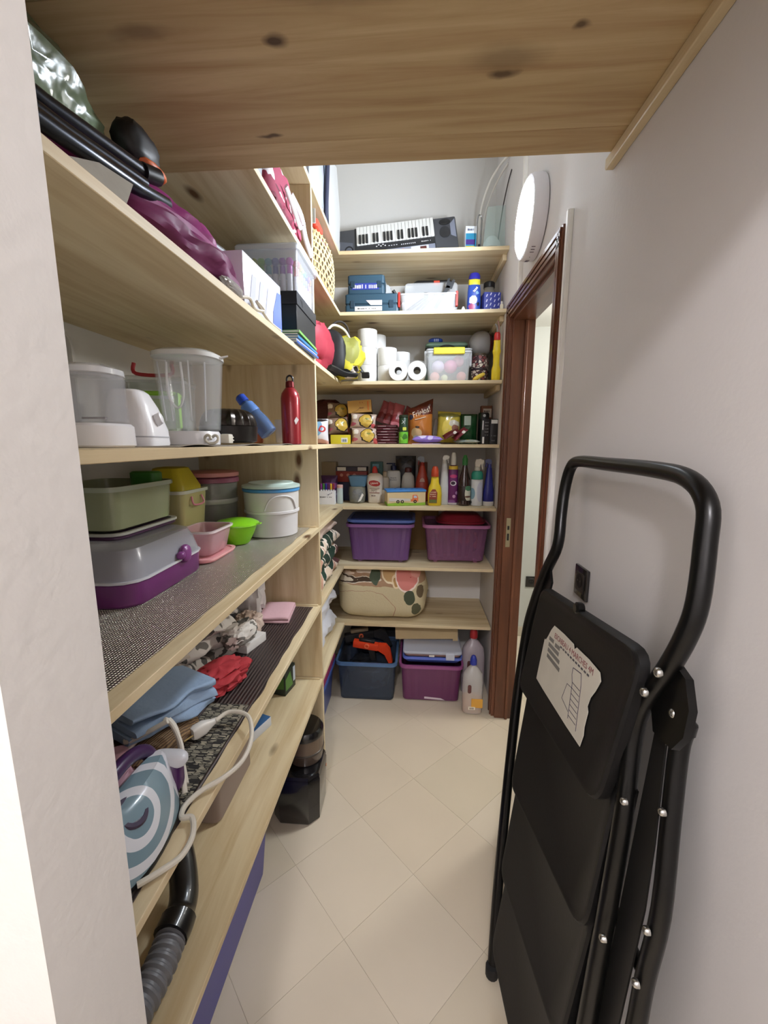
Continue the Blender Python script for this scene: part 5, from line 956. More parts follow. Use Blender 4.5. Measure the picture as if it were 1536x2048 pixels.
# ================================================================== FLOOR AT THE BACK
t = bin_('storage_bin', 'dark blue translucent storage bin of orange toys on the floor', (-0.262, 2.345, E_), 0.315, 0.28, 0.335, 0.32, 0.245, M('#3f4c60', 0.25, alpha=0.5, coat=0.3), M('#4f6f98', 0.35), ribs=0, wheels=False)
ob('dark_base', slab(0.305, 0.272, 0.0, 0.020, 0.02, 0.003), M('#15171c', 0.5), t, (0, -0.002, 0))
def toygun(label, loc, rot, m1, m2, s=1.0):
    t = thing('toy_blaster', label, 'toy', loc, 0, None, rot)
    ob('barrel', xf(box(-0.13, 0.05, -0.022, 0.022, 0.05, 0.10, 0.008, 2), sc=(s, s, s)), m1, t); ob('stock', xf(plate([(0.05, -0.018, 0.10), (0.05, -0.018, 0.055), (0.10, -0.018, 0.03), (0.135, -0.018, -0.03), (0.16, -0.018, -0.02), (0.13, -0.018, 0.075), (0.10, -0.018, 0.105)], 0.036, (0, 1, 0)), sc=(s, s, s)), m1, t)
    ob('grip', xf(plate([(-0.02, -0.014, 0.05), (0.02, -0.014, 0.05), (0.045, -0.014, -0.03), (0.012, -0.014, -0.035)], 0.028, (0, 1, 0)), sc=(s, s, s)), m2, t); ob('muzzle_ring', xf(loft([sup(0.014, 0.014, 0, 2, 18), sup(0.014, 0.014, 0.012, 2, 18), sup(0.009, 0.009, 0.012, 2, 18), sup(0.009, 0.009, 0, 2, 18)], closed=True), (-0.03 * s, -0.024 * s, 0.085 * s), (PI / 2, 0, 0)), M('#e8704a', 0.4), t)
    ob('slide', xf(box(-0.09, 0.02, -0.014, 0.014, 0.1005, 0.122, 0.004), sc=(s, s, s)), m2, t)
    return t
toygun('bright orange toy blaster sticking up out of the blue bin', (-0.248, 2.30, 0.232), (0.1, 0.12, -0.05), M('#d8401c', 0.4), M('#1a1a1c', 0.45), 0.85)
toygun('black toy blaster lying at the back of the blue bin', (-0.285, 2.42, 0.232), (0.05, -0.1, 0.25), M('#1c1c1f', 0.45), M('#7a6a52', 0.5))
one('toy_heap', blob(0.128, 0.105, 0.165, 3.2, 0.12, 3, 8, ridge=0.2), cellmat(['#22262c', '#2c3440', '#4a5a70', '#1a1a1c', '#32283a'], 12, 0.5, dist=.3), 'dark jumble of toys filling the blue bin', 'toys', (-0.262, 2.345, 0.024))
one('red_cushion', roundpack(0.26, 0.10, 0.15, 4.0, 2.4), M('#5a1226', 0.85), 'dark red rolled cushion at the back above the blue bin', 'cushion', (-0.26, 2.62, 0.270))
one('cushion_box', cbox(0.30, 0.12, 0.268, 0.003), M('#1b1b1e', 0.6), 'black box against the end wall carrying the red cushion', 'box', (-0.26, 2.62, E_))
bin_('storage_bin', 'magenta plastic storage bin on the floor beneath a second blue box', (0.112, 2.360, E_), 0.325, 0.28, 0.345, 0.32, 0.235, M('#6a305c', 0.35, alpha=0.95, coat=0.2), M('#904c80', 0.35), ribs=7, wheels=False)
t = thing('blue_lid_box', 'shallow blue box with a clear lid standing on the magenta bin', 'storage box', (0.118, 2.365, 0.2362)); ob('body', tray(0.31, 0.27, 0.325, 0.29, 0.040, 0.02, 0.003), M('#4a5cae', 0.35, alpha=0.9), t); ob('rim', ring(0.327, 0.292, 0.026, 0.040, 0.02, 0.008, 0.003), M('#5a70c8', 0.35), t)
ob('lid', slab(0.338, 0.302, 0.056, 0.072, 0.02, 0.004), CLR('#c9cedd', 0.7), t); ob('label_strip', box(-0.02, 0.01, -0.152, -0.150, 0.044, 0.055), M('#d8d4cc', 0.5), t); ob('clip', box(0.075, 0.125, -0.157, -0.148, 0.028, 0.068, 0.003), M('#c3c8d6', 0.4), t); ob('inner_tray', slab(0.318, 0.282, 0.041, 0.0555, 0.02, 0.002), M('#8a6a62', 0.6), t)
one('cardboard_offcut', xf(plate([(-0.19, 0, 0.0), (0.155, 0, 0.012), (0.155, 0, 0.0), (0.185, 0, 0.002), (0.185, 0, 0.095), (-0.195, 0, 0.085)], 0.006, (0, 1, 0)), rot=(math.radians(-18), 0, 0)), M('#b8a27a', 0.8, var=0.05, vs=15), 'tan cardboard offcut propped on the blue box by the bottles', 'cardboard', (0.09, 2.36, 0.3095))
t = thing('magenta_label', 'white sticker strip at the foot of the magenta bin', 'sticker', (0.14, 2.2175, 0.016)); ob('paper', plate([(-0.065, 0, 0.0), (0.055, 0, -0.006), (0.03, 0, 0.006), (-0.065, 0, 0.013)], 0.0006, (0, -1, 0)), M('#d9cdd4', 0.5), t)
def jug(label, loc, s, capm, liquid, body):
    t = thing('cleaner_jug', label, 'bottle', loc)
    pr = [(0.046, 0), (0.055, 0.005), (0.057, 0.06), (0.056, 0.19), (0.050, 0.232), (0.026, 0.264), (0.016, 0.272), (0.015, 0.282)]
    ob('jug_body', lathe([(r * s, z * s) for r, z in pr], 28, 2.6, .72), body, t)
    ob('liquid', lathe([(0.044 * s, 0.004 * s), (0.053 * s, 0.008 * s), (0.055 * s, 0.06 * s), (0.0548 * s, 0.085 * s)], 28, 2.6, .72), liquid, t)
    ob('cap', lathe([(0.0175 * s, 0.282 * s), (0.019 * s, 0.284 * s), (0.018 * s, 0.312 * s), (0.012 * s, 0.330 * s), (0.008 * s, 0.334 * s)], 18), capm, t)
    ob('grip_window', xf(slab(0.020 * s, 0.05 * s, 0, 0.0015, 0.009 * s, 0.0003), (-0.022 * s, -0.0402 * s, 0.155 * s), (PI / 2, 0, 0)), M('#6a3a3a', 0.5, alpha=0.7), t)
    return t
j1 = jug('clear jug of orange cleaner with a blue cap in front on the floor', (0.340, 2.150, E_), 1.0, M('#2a3a9c', 0.35), M('#c98a3c', 0.3), M('#dcdad8', 0.25, alpha=0.5, coat=0.3))
ob('orange_label', box(-0.010, 0.052, -0.0425, -0.0402, 0.045, 0.098, 0.0003), M('#d8a040', 0.45), j1); ob('barcode_label', box(-0.025, 0.012, -0.0430, -0.0402, 0.032, 0.050, 0.0003), M('#e6e0d2', 0.5), j1)
bm = NB()
for k in range(5): abox(bm, -0.019 + 0.005 * k, -0.0165 + 0.005 * k, -0.0434, -0.0429, 0.035, 0.046)
ob('barcode', bm, M('#33302c', 0.5), j1)
jug('tall cloudy jug with a red cap behind the blue capped one', (0.366, 2.345, E_), 1.22, M('#a8282c', 0.35), M('#8a6a7a', 0.4), M('#c4b9c0', 0.3, alpha=0.72, coat=0.3))
t = bin_('storage_bin', 'blue storage bin under the left shelves, seen at the divider', (-0.585, 1.99, E_), 0.22, 0.50, 0.25, 0.53, 0.235, M('#3c4f9a', 0.3, alpha=0.92), M('#4a66b4', 0.35), ribs=0, wheels=False)
one('crimson_lid', slab(0.27, 0.55, 0.0, 0.03, 0.03, 0.006), M('#8a2f5a', 0.35), 'crimson plastic lid resting on the blue bin at the divider', 'tray', (-0.585, 1.99, 0.2362))  # lid of the blue bin
# ================================================================== SECOND SHELF, LEFT ARM (Z1)
rb = thing('drawstring_bag', 'dark red and white cloth bag with white straps lying on the upper left shelf', 'bag', (-0.462, 1.47, Z1 + E_))
ob('cloth', xf(blob(0.055, 0.17, 0.17, 2.6, 0.2, 2.6, 4, ridge=0.3), (0, 0, 0)), cellmat(['#7a1e38', '#8f2a48', '#6a1a30', '#a83a58', '#5a1428', '#86243f', '#d8cfd4'], 14, 0.75, None, 0.06, (1, .6, .8), dist=.4), rb)
ob('strap', tube(cm([(0.055, -0.02, 0.11), (0.066, 0.06, 0.085), (0.064, 0.12, 0.045), (0.068, 0.19, 0.012)], 5), 0.010, 8, flat=0.35), M('#e4e0e2', 0.8), rb); ob('strap', tube(cm([(0.058, -0.08, 0.10), (0.066, -0.01, 0.06), (0.064, 0.06, 0.05), (0.066, 0.10, 0.08)], 5), 0.008, 8, flat=0.35), M('#dcd6da', 0.8), rb)
t = thing('grey_tub', 'translucent grey plastic tub behind the red cloth bag', 'tub', (-0.490, 1.20, Z1 + E_)); ob('body', tray(0.11, 0.13, 0.12, 0.15, 0.13, 0.012, 0.002), CLR('#b9bcc2', 0.7), t); ob('lid', slab(0.128, 0.158, 0.1305, 0.142, 0.014, 0.004), CLR('#c9ccd2', 0.8), t)
# wicker basket with open weave: rows of staves
wk = thing('wicker_basket', 'light wicker basket standing on its side at the shelf corner', 'basket', (-0.47, 2.0, Z1 + E_))
WK = M('#cdb88a', 0.7, var=0.15, vs=60); WKD = M('#c0a06a', 0.75, var=0.2, vs=60)
def wring(z, rx, ry, p=2.6, n=34): return sup(rx, ry, z, p, n)
H_ = 0.195
for k in range(8):
    f = k / 7; z = 0.012 + f * (H_ - 0.02); rx = 0.066 + 0.010 * math.sin(f * 2.6); ry = 0.225 + 0.02 * math.sin(f * 2.6) - 0.05 * f * f
    ob('hoop', tube([Vector(p) for p in wring(z, rx, ry)], 0.0042, 6, closed=True), WKD if k in (0, 7) else WK, wk)
sv = NB()
for i in range(64):
    a = 2 * PI * i / 64; pts = []
    for k in range(9):
        f = k / 8; z = 0.008 + f * (H_ - 0.012); rx = 0.0665 + 0.010 * math.sin(f * 2.6); ry = 0.2255 + 0.02 * math.sin(f * 2.6) - 0.05 * f * f
        c, s = math.cos(a), math.sin(a); off = 0.0035 * (1 if (k + i) % 2 else -1)
        pts.append(((rx + off) * math.copysign(abs(c) ** (2 / 2.6), c), (ry + off) * math.copysign(abs(s) ** (2 / 2.6), s), z))
    tube(cm(pts, 2), 0.0036, 5, bm=sv)
o = ob('weave', sv, WK, wk); o['kind'] = 'stuff'
ob('shade_filler', loft([sup(0.054 + 0.008 * math.sin(f * 2.6), 0.212 + 0.02 * math.sin(f * 2.6) - 0.05 * f * f, 0.026 + f * 0.160, 2.6, 30) for f in (0, .2, .4, .6, .8, 1.0)]), M('#4a3826', 0.8), wk)  # added filler; its dark brown stands in for shade between the staves
ob('base_panel', loft([sup(0.064, 0.222, 0.0, 2.6, 34), sup(0.067, 0.226, 0.004, 2.6, 34), sup(0.066, 0.225, 0.022, 2.6, 34), sup(0.060, 0.218, 0.024, 2.6, 34)]), spotmat('#a07a42', [((0.06, -0.03, 0.01), 0.02, '#6a2a22'), ((0.06, 0.12, 0.01), 0.015, '#7a3a22')], 0.8, 0.05, 30), wk)
t = thing('red_carton', 'bright red case with a white card lying on the wicker basket', 'case', (-0.452, 1.90, Z1 + 0.1995)); ob('shell', slab(0.085, 0.12, 0, 0.040, 0.015, 0.006), M('#c8402c', 0.4), t); ob('white_card', box(-0.042, 0.036, -0.064, -0.0615, 0.012, 0.068, 0.001), M('#c9cac6', 0.5), t)
one('pink_folder', plate([(0, -0.10, 0), (0, 0.16, 0), (0, 0.13, 0.05), (0, -0.08, 0.058)], 0.006, (1, 0, 0)), M('#c8607c', 0.5), 'pink folder standing on edge on the wicker basket', 'folder', (-0.440, 2.10, Z1 + 0.1995))
one('black_case', cbox(0.05, 0.03, 0.06, 0.004), M('#1a1a1c', 0.5), 'small black case wedged on top of the wicker basket', 'case', (-0.478, 2.06, Z1 + 0.1995))

# ================================================================== THIRD SHELF, LEFT (Z2)
# folded camp chair: dark tubes and magenta fabric
cc = thing('folded_camp_chair', 'folded camp chair of magenta fabric with dark steel tubes', 'camp chair', (-0.56, 0.80, Z2))
TB = M('#3a3c42', 0.28, 0.85)
ob('steel_tube', tube([(-0.52, 0.40, 1.935), (-0.50, 0.60, 1.938), (-0.475, 0.775, 1.952)], 0.0115, 12), TB, cc, world=True)
ob('steel_tube', tube([(-0.462, 0.38, 1.858), (-0.45, 0.55, 1.870), (-0.445, 0.70, 1.888), (-0.455, 0.80, 1.915)], 0.0115, 12), TB, cc, world=True)
ob('steel_tube', tube([(-0.50, 0.40, 1.90), (-0.475, 0.60, 1.905), (-0.455, 0.74, 1.915)], 0.009, 12), TB, cc, world=True)
ob('steel_tube', tube([(-0.50, 1.00, 1.955), (-0.50, 1.12, 1.970), (-0.495, 1.24, 1.965)], 0.011, 12), M('#9a9ca2', 0.3, 0.8), cc, world=True)
ob('tube_joint', tube([(-0.474, 0.768, 1.950), (-0.466, 0.80, 1.958)], 0.014, 12), M('#141416', 0.4), cc, world=True)
MG = M('#8a2a6c', 0.55, bump=0.12, bs=14, var=0.2, vs=6); MGD = M('#6c1c50', 0.6, bump=0.12, bs=14, var=0.2, vs=6)
def drape(p0, p1, ra, rb_, seed, flat=0.75, amp=0.18):
    n = 22; loops = []; a = Vector(p0); b = Vector(p1)
    for i in range(n + 1):
        f = i / n; c = a.lerp(b, f); s = max(1 - abs(2 * f - 1) ** 5, 0.02) ** 0.5; r = (ra + (rb_ - ra) * f) * s; lp = []
        for j in range(26):
            an = 2 * PI * j / 26; d = 1 + noise.noise(Vector((math.cos(an) * 1.8, f * 4, math.sin(an) * 1.8)) + Vector((seed * 3, 0, 0))) * amp * 2 + (0.5 - abs(noise.noise(Vector((an * 1.6, f * 2.2, seed))))) * amp
            lp.append((c.x + math.cos(an) * r * d, c.y, max(c.z + math.sin(an) * r * d * flat, Z2 + 0.001)))
        loops.append(lp)
    return loft(loops)
ob('fabric_seat', drape((-0.52, 0.56, 1.880), (-0.475, 1.055, 1.885), 0.058, 0.060, 1), MG, cc, world=True)
ob('fabric_back', drape((-0.56, 0.84, 1.960), (-0.525, 1.06, 1.935), 0.050, 0.062, 2), MG, cc, world=True)
ob('fabric_flap', drape((-0.462, 0.66, 1.855), (-0.452, 1.045, 1.862), 0.040, 0.046, 3, amp=.22), MGD, cc, world=True)
o = ob('care_label', plate([(-0.412, 0.56, 1.8150), (-0.412, 0.62, 1.8200), (-0.425, 0.66, 1.868), (-0.432, 0.60, 1.862), (-0.430, 0.53, 1.830)], 0.0015, (1, 0, 0.3)), M('#a39e92', 0.7, var=0.15, vs=30), cc, world=True)
gb = thing('plastic_bag', 'crinkled greenish clear plastic bag stuffed beneath the overhead deck', 'bag', (-0.715, 0.655, Z2))
ob('film', xf(blob(0.140, 0.225, 0.232, 2.6, 0.16, 2.4, 12, 40, 24, 0.30), (0.02, 0.02, 0.09)), spotmat('#5f7048', [((0.1, 0.1, 0.22), 0.14, '#7a8c70'), ((0.13, -0.05, 0.12), 0.08, '#8a6a4c'), ((0.1, 0.16, 0.12), 0.06, '#5c7a4a'), ((0.05, -0.12, 0.2), 0.08, '#4a6448')], 0.24, 0.12, 10, 0.6, 22, alpha=0.95, coat=0.15), gb)
ob('contents', xf(blob(0.11, 0.17, 0.09, 3, 0.1, 2.5, 2), (0, 0, 0.001)), M('#3a4438', 0.7), gb)
t = thing('sports_shoe', 'black and orange shoe at the end of the greenish bag', 'shoe', (-0.545, 0.868, 2.012)); ob('upper', blob(0.030, 0.050, 0.075, 2.4, 0.1, 3, 4), M('#131314', 0.5), t); ob('orange_trim', xf(blob(0.031, 0.04, 0.018, 3, 0.05, 3, 5), (0.004, 0.018, 0.0)), M('#c8602c', 0.5), t)
# black carton, white folder box, cables
one('black_carton', cbox(0.10, 0.12, 0.155, 0.002), spotmat('#15151a', [((0.03, -0.06, 0.08), 0.02, '#3a3a52')], 0.35), 'black carton behind the end of the magenta chair', 'carton', (-0.600, 1.22, Z2 + E_))
pbx = thing('lamp_carton', 'glossy white and blue carton lying at the shelf edge', 'carton', (-0.455, 1.195, Z2 + E_), math.radians(-3))
ob('carton', cbox(0.075, 0.25, 0.138, 0.002), M('#e4e6f2', 0.18, coat=0.5), pbx); ob('blue_print', plate([(0.0378, 0.055, 0.002), (0.0378, 0.124, 0.002), (0.0378, 0.124, 0.115), (0.0378, 0.095, 0.112), (0.0378, 0.06, 0.05)], 0.0006, (1, 0, 0)), M('#6f86d2', 0.25), pbx); ob('blue_edge', box(-0.037, 0.0376, 0.1246, 0.1256, 0.002, 0.116), M('#58a8d0', 0.3), pbx); ob('blue_print', box(-0.03, 0.03, -0.05, 0.09, 0.1378, 0.1386), M('#cfd4f0', 0.25), pbx)
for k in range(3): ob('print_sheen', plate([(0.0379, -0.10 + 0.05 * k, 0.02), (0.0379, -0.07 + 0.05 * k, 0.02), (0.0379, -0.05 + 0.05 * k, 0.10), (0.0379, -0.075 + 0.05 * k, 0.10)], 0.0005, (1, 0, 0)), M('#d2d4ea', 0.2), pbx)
one('earphone_cable', tube(cm([(-0.412, 1.00, Z2 + 0.008), (-0.405, 1.05, Z2 + 0.022), (-0.408, 1.09, Z2 + 0.010), (-0.402, 1.14, Z2 + 0.020), (-0.406, 1.10, Z2 + 0.030), (-0.404, 1.18, Z2 + 0.006), (-0.404, 1.28, Z2 + 0.005)], 6), 0.004, 7), M('#c9bfae', 0.5), 'beige cable bundled at the shelf edge before the white carton', 'cable')
one('clear_pouch', blob(0.012, 0.05, 0.025, 2.4, 0.15, 3, 3, ridge=.2), CLR('#b8b4b0', 0.6), 'small grey clear pouch at the shelf edge beside the cable', 'pouch', (-0.406, 0.955, Z2 + E_))
# magazines, black box, marker box
for k, (h, hx, lb) in enumerate(((0.008, '#3a62b0', 'lowest magazine, blue, of the pile under the black box'), (0.007, '#c9cce0', 'second magazine, pale, of the pile under the black box'), (0.008, '#2f7fb8', 'third magazine, sky blue, of the pile under the black box'), (0.007, '#2a3a3e', 'fourth magazine, dark, of the pile under the black box'), (0.009, '#7ab85a', 'topmost magazine, green, of the pile under the black box'))):
    z = Z2 + E_ + sum((0.008, 0.007, 0.008, 0.007, 0.009)[:k]) + 0.0003 * k
    t = thing('magazine', lb, 'magazine', (-0.480 - 0.004 * (k % 2), 1.545, z), 0.03 * (k - 2) * .5, 'magazines under the black box')
    ob('cover', cbox(0.19, 0.275, h, 0.0006, 1), M(hx, 0.35), t); ob('page_block', box(-0.0935, 0.0945, -0.1385, 0.10, h * .2, h * .8), M('#d8d2c0', 0.7), t)
bk_ = thing('black_shoebox', 'matt black lidded box on the magazine pile under the marker box', 'box', (-0.482, 1.545, Z2 + 0.0425))
ob('body', box(-0.095, 0.092, -0.13, 0.13, 0, 0.078, 0.001), M('#17181b', 0.45), bk_); ob('lid', box(-0.098, 0.095, -0.133, 0.133, 0.0784, 0.1185, 0.001), M('#26282d', 0.4), bk_)
ob('lid_flap', plate([(0.0952, -0.09, 0.105), (0.0952, -0.06, 0.105), (0.0952, -0.066, 0.085)], 0.0006, (1, 0, 0)), M('#050506', 0.5), bk_)
MZ = Z2 + 0.1620
mk = thing('clear_storage_box', 'tall clear box of coloured markers above the black box', 'storage box', (-0.488, 1.555, MZ), 0.0)
ob('body', tray(0.19, 0.235, 0.202, 0.25, 0.142, 0.010, 0.002), CLR('#e6e9f0', 0.25), mk); ob('rim', ring(0.203, 0.251, 0.130, 0.1425, 0.01, 0.006, 0.002), CLR('#eef0f4', 0.55), mk); ob('lid', slab(0.206, 0.254, 0.1428, 0.150, 0.01, 0.003), CLR('#e6e9f0', 0.5), mk)
mcol = ['#c8b23a', '#b4c23a', '#7ab84a', '#5aa8b8', '#6a7ab8', '#8a4ab0', '#b84ab0', '#c8503a', '#d8c83a', '#9ac84a', '#58b0c8', '#4a5ac0', '#8a3aa0', '#d89a3a']
mn = ['mustard', 'yellow green', 'leaf green', 'turquoise', 'slate blue', 'violet', 'magenta', 'red', 'lemon', 'lime', 'sky blue', 'royal blue', 'purple', 'orange']
for k, h in enumerate(mcol):
    if k < 7: px_, py_ = -0.560 + 0.0235 * k, 1.452
    else: px_, py_ = -0.4035, 1.478 + 0.027 * (k - 7)
    t = thing('felt_marker', mn[k] + ' capped marker standing in the clear marker box', 'marker', (px_, py_, MZ + 0.0045), 0, 'markers in the clear box')
    ob('barrel', lathe([(0.0075, 0), (0.0085, 0.002), (0.0085, 0.058)], 12), M('#e8e6ea', 0.4), t); ob('cap', lathe([(0.0090, 0.0585), (0.0095, 0.060), (0.0092, 0.082), (0.0065, 0.084)], 12), M(h, 0.35), t); ob('brush_tip', xf(blob(0.012, 0.010, 0.024, 2.2, 0.25, 4, k, 14, 8), (0, 0, 0.0845)), M(h, 0.5), t)
# red / yellow / black bag in the corner of the third shelf
yb3 = thing('backpack', 'yellow, black and red schoolbag slumped over the shelf corner', 'bag', (-0.47, 2.10, Z2 + E_))
ob('red_panel', xf(blob(0.09, 0.20, 0.235, 2.6, 0.16, 2.6, 3, ridge=.28), (-0.02, -0.10, 0)), M('#a02c3e', 0.65, bump=.15, bs=16), yb3)
ob('black_strip', xf(blob(0.105, 0.038, 0.225, 3, 0.08, 2.2, 5), (0.016, 0.035, 0)), M('#141416', 0.6), yb3)
ob('yellow_panel', xf(blob(0.145, 0.090, 0.215, 2.6, 0.18, 2.8, 8, ridge=.3), (0.055, 0.125, 0.0)), spotmat('#c9bc2c', [((0.14, 0.06, 0.14), 0.05, '#8a8a3c', (1, 1, .7)), ((0.14, 0.10, 0.035), 0.04, '#d8ccc0', (1, 1, .9)), ((0.16, 0.10, 0.05), 0.012, '#2a2420'), ((0.1, 0.05, 0.02), 0.045, '#181816', (.6, 1, 2.2)), ((0.12, 0.12, 0.10), 0.012, '#3a3a2a', (.4, 1, 2))], 0.6, 0.03, 18), yb3)
ob('strap', tube(cm([(0.08, -0.16, 0.015), (0.085, -0.06, 0.022), (0.12, 0.02, 0.012), (0.17, 0.09, 0.016)], 5), 0.014, 8, flat=.5), M('#1b1b1d', 0.6), yb3); ob('strap', tube(cm([(0.17, 0.10, 0.08), (0.185, 0.12, 0.05), (0.20, 0.125, 0.03)], 5), 0.010, 8, flat=.5), M('#1b1b1d', 0.6), yb3); ob('buckle', box(0.192, 0.232, 0.105, 0.125, 0.004, 0.034, 0.004), M('#0f0f10', 0.35), yb3)
ob('handle_loop', tube(cm([(0.02, 0.05, 0.21), (0.05, 0.10, 0.262), (0.10, 0.16, 0.25), (0.135, 0.19, 0.18)], 6), 0.006, 8), M('#e2ded2', 0.6), yb3); ob('handle_loop', tube(cm([(0.0, 0.08, 0.21), (0.06, 0.14, 0.288), (0.11, 0.17, 0.27), (0.12, 0.20, 0.17)], 6), 0.005, 8), M('#2a2320', 0.6), yb3)

# ================================================================== FOURTH SHELF, LEFT (Z3): kitchen machines
WP = M('#e6e4e6', 0.3, coat=0.3)
gm = thing('grinder', 'white kitchen grinder with a smoky clear jar nearest the viewer', 'grinder', (-0.525, 0.66, Z3 + E_))
ob('base', lathe([(0.049, 0), (0.052, 0.003), (0.051, 0.034), (0.047, 0.038)], 30, 2.6), WP, gm); ob('jar', lathe([(0.042, 0.0385), (0.0455, 0.040), (0.0445, 0.112), (0.0425, 0.114), (0.0425, 0.110), (0.043, 0.043)], 30, 2.6), CLR('#c4c5ca', 0.22), gm)
ob('lid', lathe([(0.043, 0.1142), (0.045, 0.1155), (0.044, 0.124), (0.030, 0.130)], 30, 2.6), CLR('#e2e2e4', 0.8), gm); ob('blade', box(-0.02, 0.02, -0.003, 0.003, 0.046, 0.049), M('#6a5a5a', 0.3, .8), gm)
pv = thing('stand_mixer', 'white appliance motor body with a sloped front beside the grinder', 'appliance', (-0.578, 0.845, Z3 + E_), math.radians(12)); pv.scale = (0.74, 0.74, 1.0)
ob('body', loft([rr(0.125, 0.15, 0.03, 0.0, 4), rr(0.128, 0.154, 0.03, 0.006, 4), rr(0.124, 0.15, 0.03, 0.035, 4), rr(0.105, 0.12, 0.03, 0.080, 4, -0.008), rr(0.085, 0.09, 0.025, 0.108, 4, -0.016), rr(0.065, 0.07, 0.02, 0.114, 4, -0.016)]), WP, pv); ob('seam_ring', ring(0.128, 0.154, 0.018, 0.0205, 0.03, 0.0006, 0.004), M('#a9a8ac', 0.5), pv); ob('knob', xf(lathe([(0.012, 0), (0.013, 0.003), (0.012, 0.016), (0.009, 0.018)], 18), (0.056, -0.02, 0.052), (0, PI / 2 - 0.4, 0)), M('#dcdadc', 0.35), pv)
bj = thing('blender_jar', 'large clear blender jar on a white base in the middle of the shelf', 'blender', (-0.575, 1.06, Z3 + E_), 0.1)
ob('base', lathe([(0.056, 0), (0.060, 0.003), (0.061, 0.030), (0.058, 0.036)], 30, 2.8), WP, bj); ob('jar', lathe([(0.060, 0.037), (0.064, 0.040), (0.077, 0.20), (0.078, 0.212), (0.075, 0.212), (0.074, 0.20), (0.061, 0.043)], 36, 2.5), CLR('#d8d9db', 0.17), bj)
ob('lid', lathe([(0.078, 0.2125), (0.081, 0.214), (0.080, 0.224), (0.070, 0.230)], 36, 2.5), CLR('#e6e6e4', 0.85), bj); ob('spout', plate([(0.07, -0.012, 0.214), (0.10, 0, 0.222), (0.07, 0.012, 0.214)], 0.004, (0, 0, 1)), CLR('#e6e6e4', 0.85), bj)
for a in (-2.3, -1.9, -1.2, -0.7): ob('rib', tube([(0.066 * math.cos(a), 0.066 * math.sin(a), 0.06), (0.0765 * math.cos(a), 0.0765 * math.sin(a), 0.20)], 0.0022, 6), CLR('#e8e8ea', 0.6), bj)
ob('grip', tube(cm([(-0.02, -0.078, 0.195), (-0.02, -0.079, 0.12), (-0.002, -0.074, 0.09), (0.014, -0.076, 0.12), (0.014, -0.080, 0.195)], 5), 0.003, 7), CLR('#e8e8ea', 0.6), bj)
ps = thing('plug_cord', 'cream power plug with coiled cord at the foot of the blender', 'plug', (-0.482, 1.00, Z3 + 0.004))
ob('coil', tube(cm([(0.012 * math.cos(a * 1.0) - 0.02, -0.02 + 0.006 * a, 0.012 + 0.010 * math.sin(a)) for a in [x * 0.8 for x in range(12)]], 3), 0.0035, 7), M('#c9c2b2', 0.5), ps); ob('plug_body', box(-0.012, 0.012, 0.035, 0.062, 0.002, 0.026, 0.005, 2), M('#d3cdbf', 0.45), ps)
for z in (0.010, 0.018): ob('prong', tube([(0.0, 0.062, z), (0.004, 0.080, z)], 0.0018, 6), M('#a8a49a', 0.3, .9), ps)
t = thing('clear_lid', 'frosted clear container lid standing upright against the wall behind the grinder', 'tray', (-0.886, 0.945, Z3 + 0.142)); ob('lid_sheet', xf(slab(0.282, 0.20, 0, 0.006, 0.03, 0.002), rot=(0, PI / 2, 0)), CLR('#d6d4d0', 0.6), t); ob('rim', xf(ring(0.282, 0.20, 0.006, 0.018, 0.03, 0.0, 0.006), rot=(0, PI / 2, 0)), CLR('#dedcd8', 0.7), t)  # lid of a clear container, stood on edge
rh = clipbox('clear box with red handles standing at the wall behind the blender', (-0.795, 1.30, Z3 + E_), 0.16, 0.16, 0.19, CLR('#cfd6d2', 0.4), None, 0.3, CLR('#c9d2cc', 0.4))
ob('handle', tube(cm([(-0.05, -0.089, 0.235), (-0.045, -0.093, 0.205), (0.045, -0.093, 0.205), (0.05, -0.089, 0.235)], 5), 0.0055, 8), M('#a8222c', 0.4), rh)
gk = clipbox('clear box with lime green rim under the red handled one', (-0.705, 1.135, Z3 + E_), 0.09, 0.10, 0.13, M('#8fc83a', 0.4, alpha=0.9), M('#8fc83a', 0.4), 0.3, CLR('#cfe0b8', 0.45))
one('silicone_mat', (lambda: (lambda bm: bm)(loft([[(x, y, z) for x, y, z in row] for row in [[(-0.62 + 0.21 * u, 0.70 + 0.85 * v, Z3 + 0.0015 + 0.004 * max(0, math.sin(v * 19)) * (u ** 4)) for u in (0, .33, .66, 1.0)] + [(-0.62 + 0.21 * u, 0.70 + 0.85 * v, Z3 + 0.0003 + 0.004 * max(0, math.sin(v * 19)) * (u ** 4)) for u in (1.0, .66, .33, 0)] for v in [i / 40 for i in range(41)]]])))(), M('#8f877d', 0.6), 'grey rubber mat with a wavy edge lying under the kitchen machines', 'mat')
bp_ = thing('bundt_pan', 'dark fluted cake tin stacked beside the blender', 'cake tin', (-0.575, 1.27, Z3 + 0.0068)); BT = M('#2c2826', 0.3, 0.6)
ob('pan', loft([sup(0.070, 0.070, 0, 2, 36), sup(0.082, 0.082, 0.005, 2, 36), sup(0.086, 0.086, 0.050, 2, 36), sup(0.083, 0.083, 0.050, 2, 36), sup(0.078, 0.078, 0.006, 2, 36)]), BT, bp_)
fl2 = []
for j in range(8):
    f = j / 7; r = 0.080 - 0.045 * f * f; z = 0.052 + 0.05 * math.sin(f * PI / 2)
    fl2.append([((r * (1 + 0.05 * math.cos(i / 72 * 2 * PI * 18))) * math.cos(i / 72 * 2 * PI), (r * (1 + 0.05 * math.cos(i / 72 * 2 * PI * 18))) * math.sin(i / 72 * 2 * PI), z) for i in range(72)])
ob('fluted_tin', loft(fl2), M('#38322e', 0.22, 0.7), bp_)
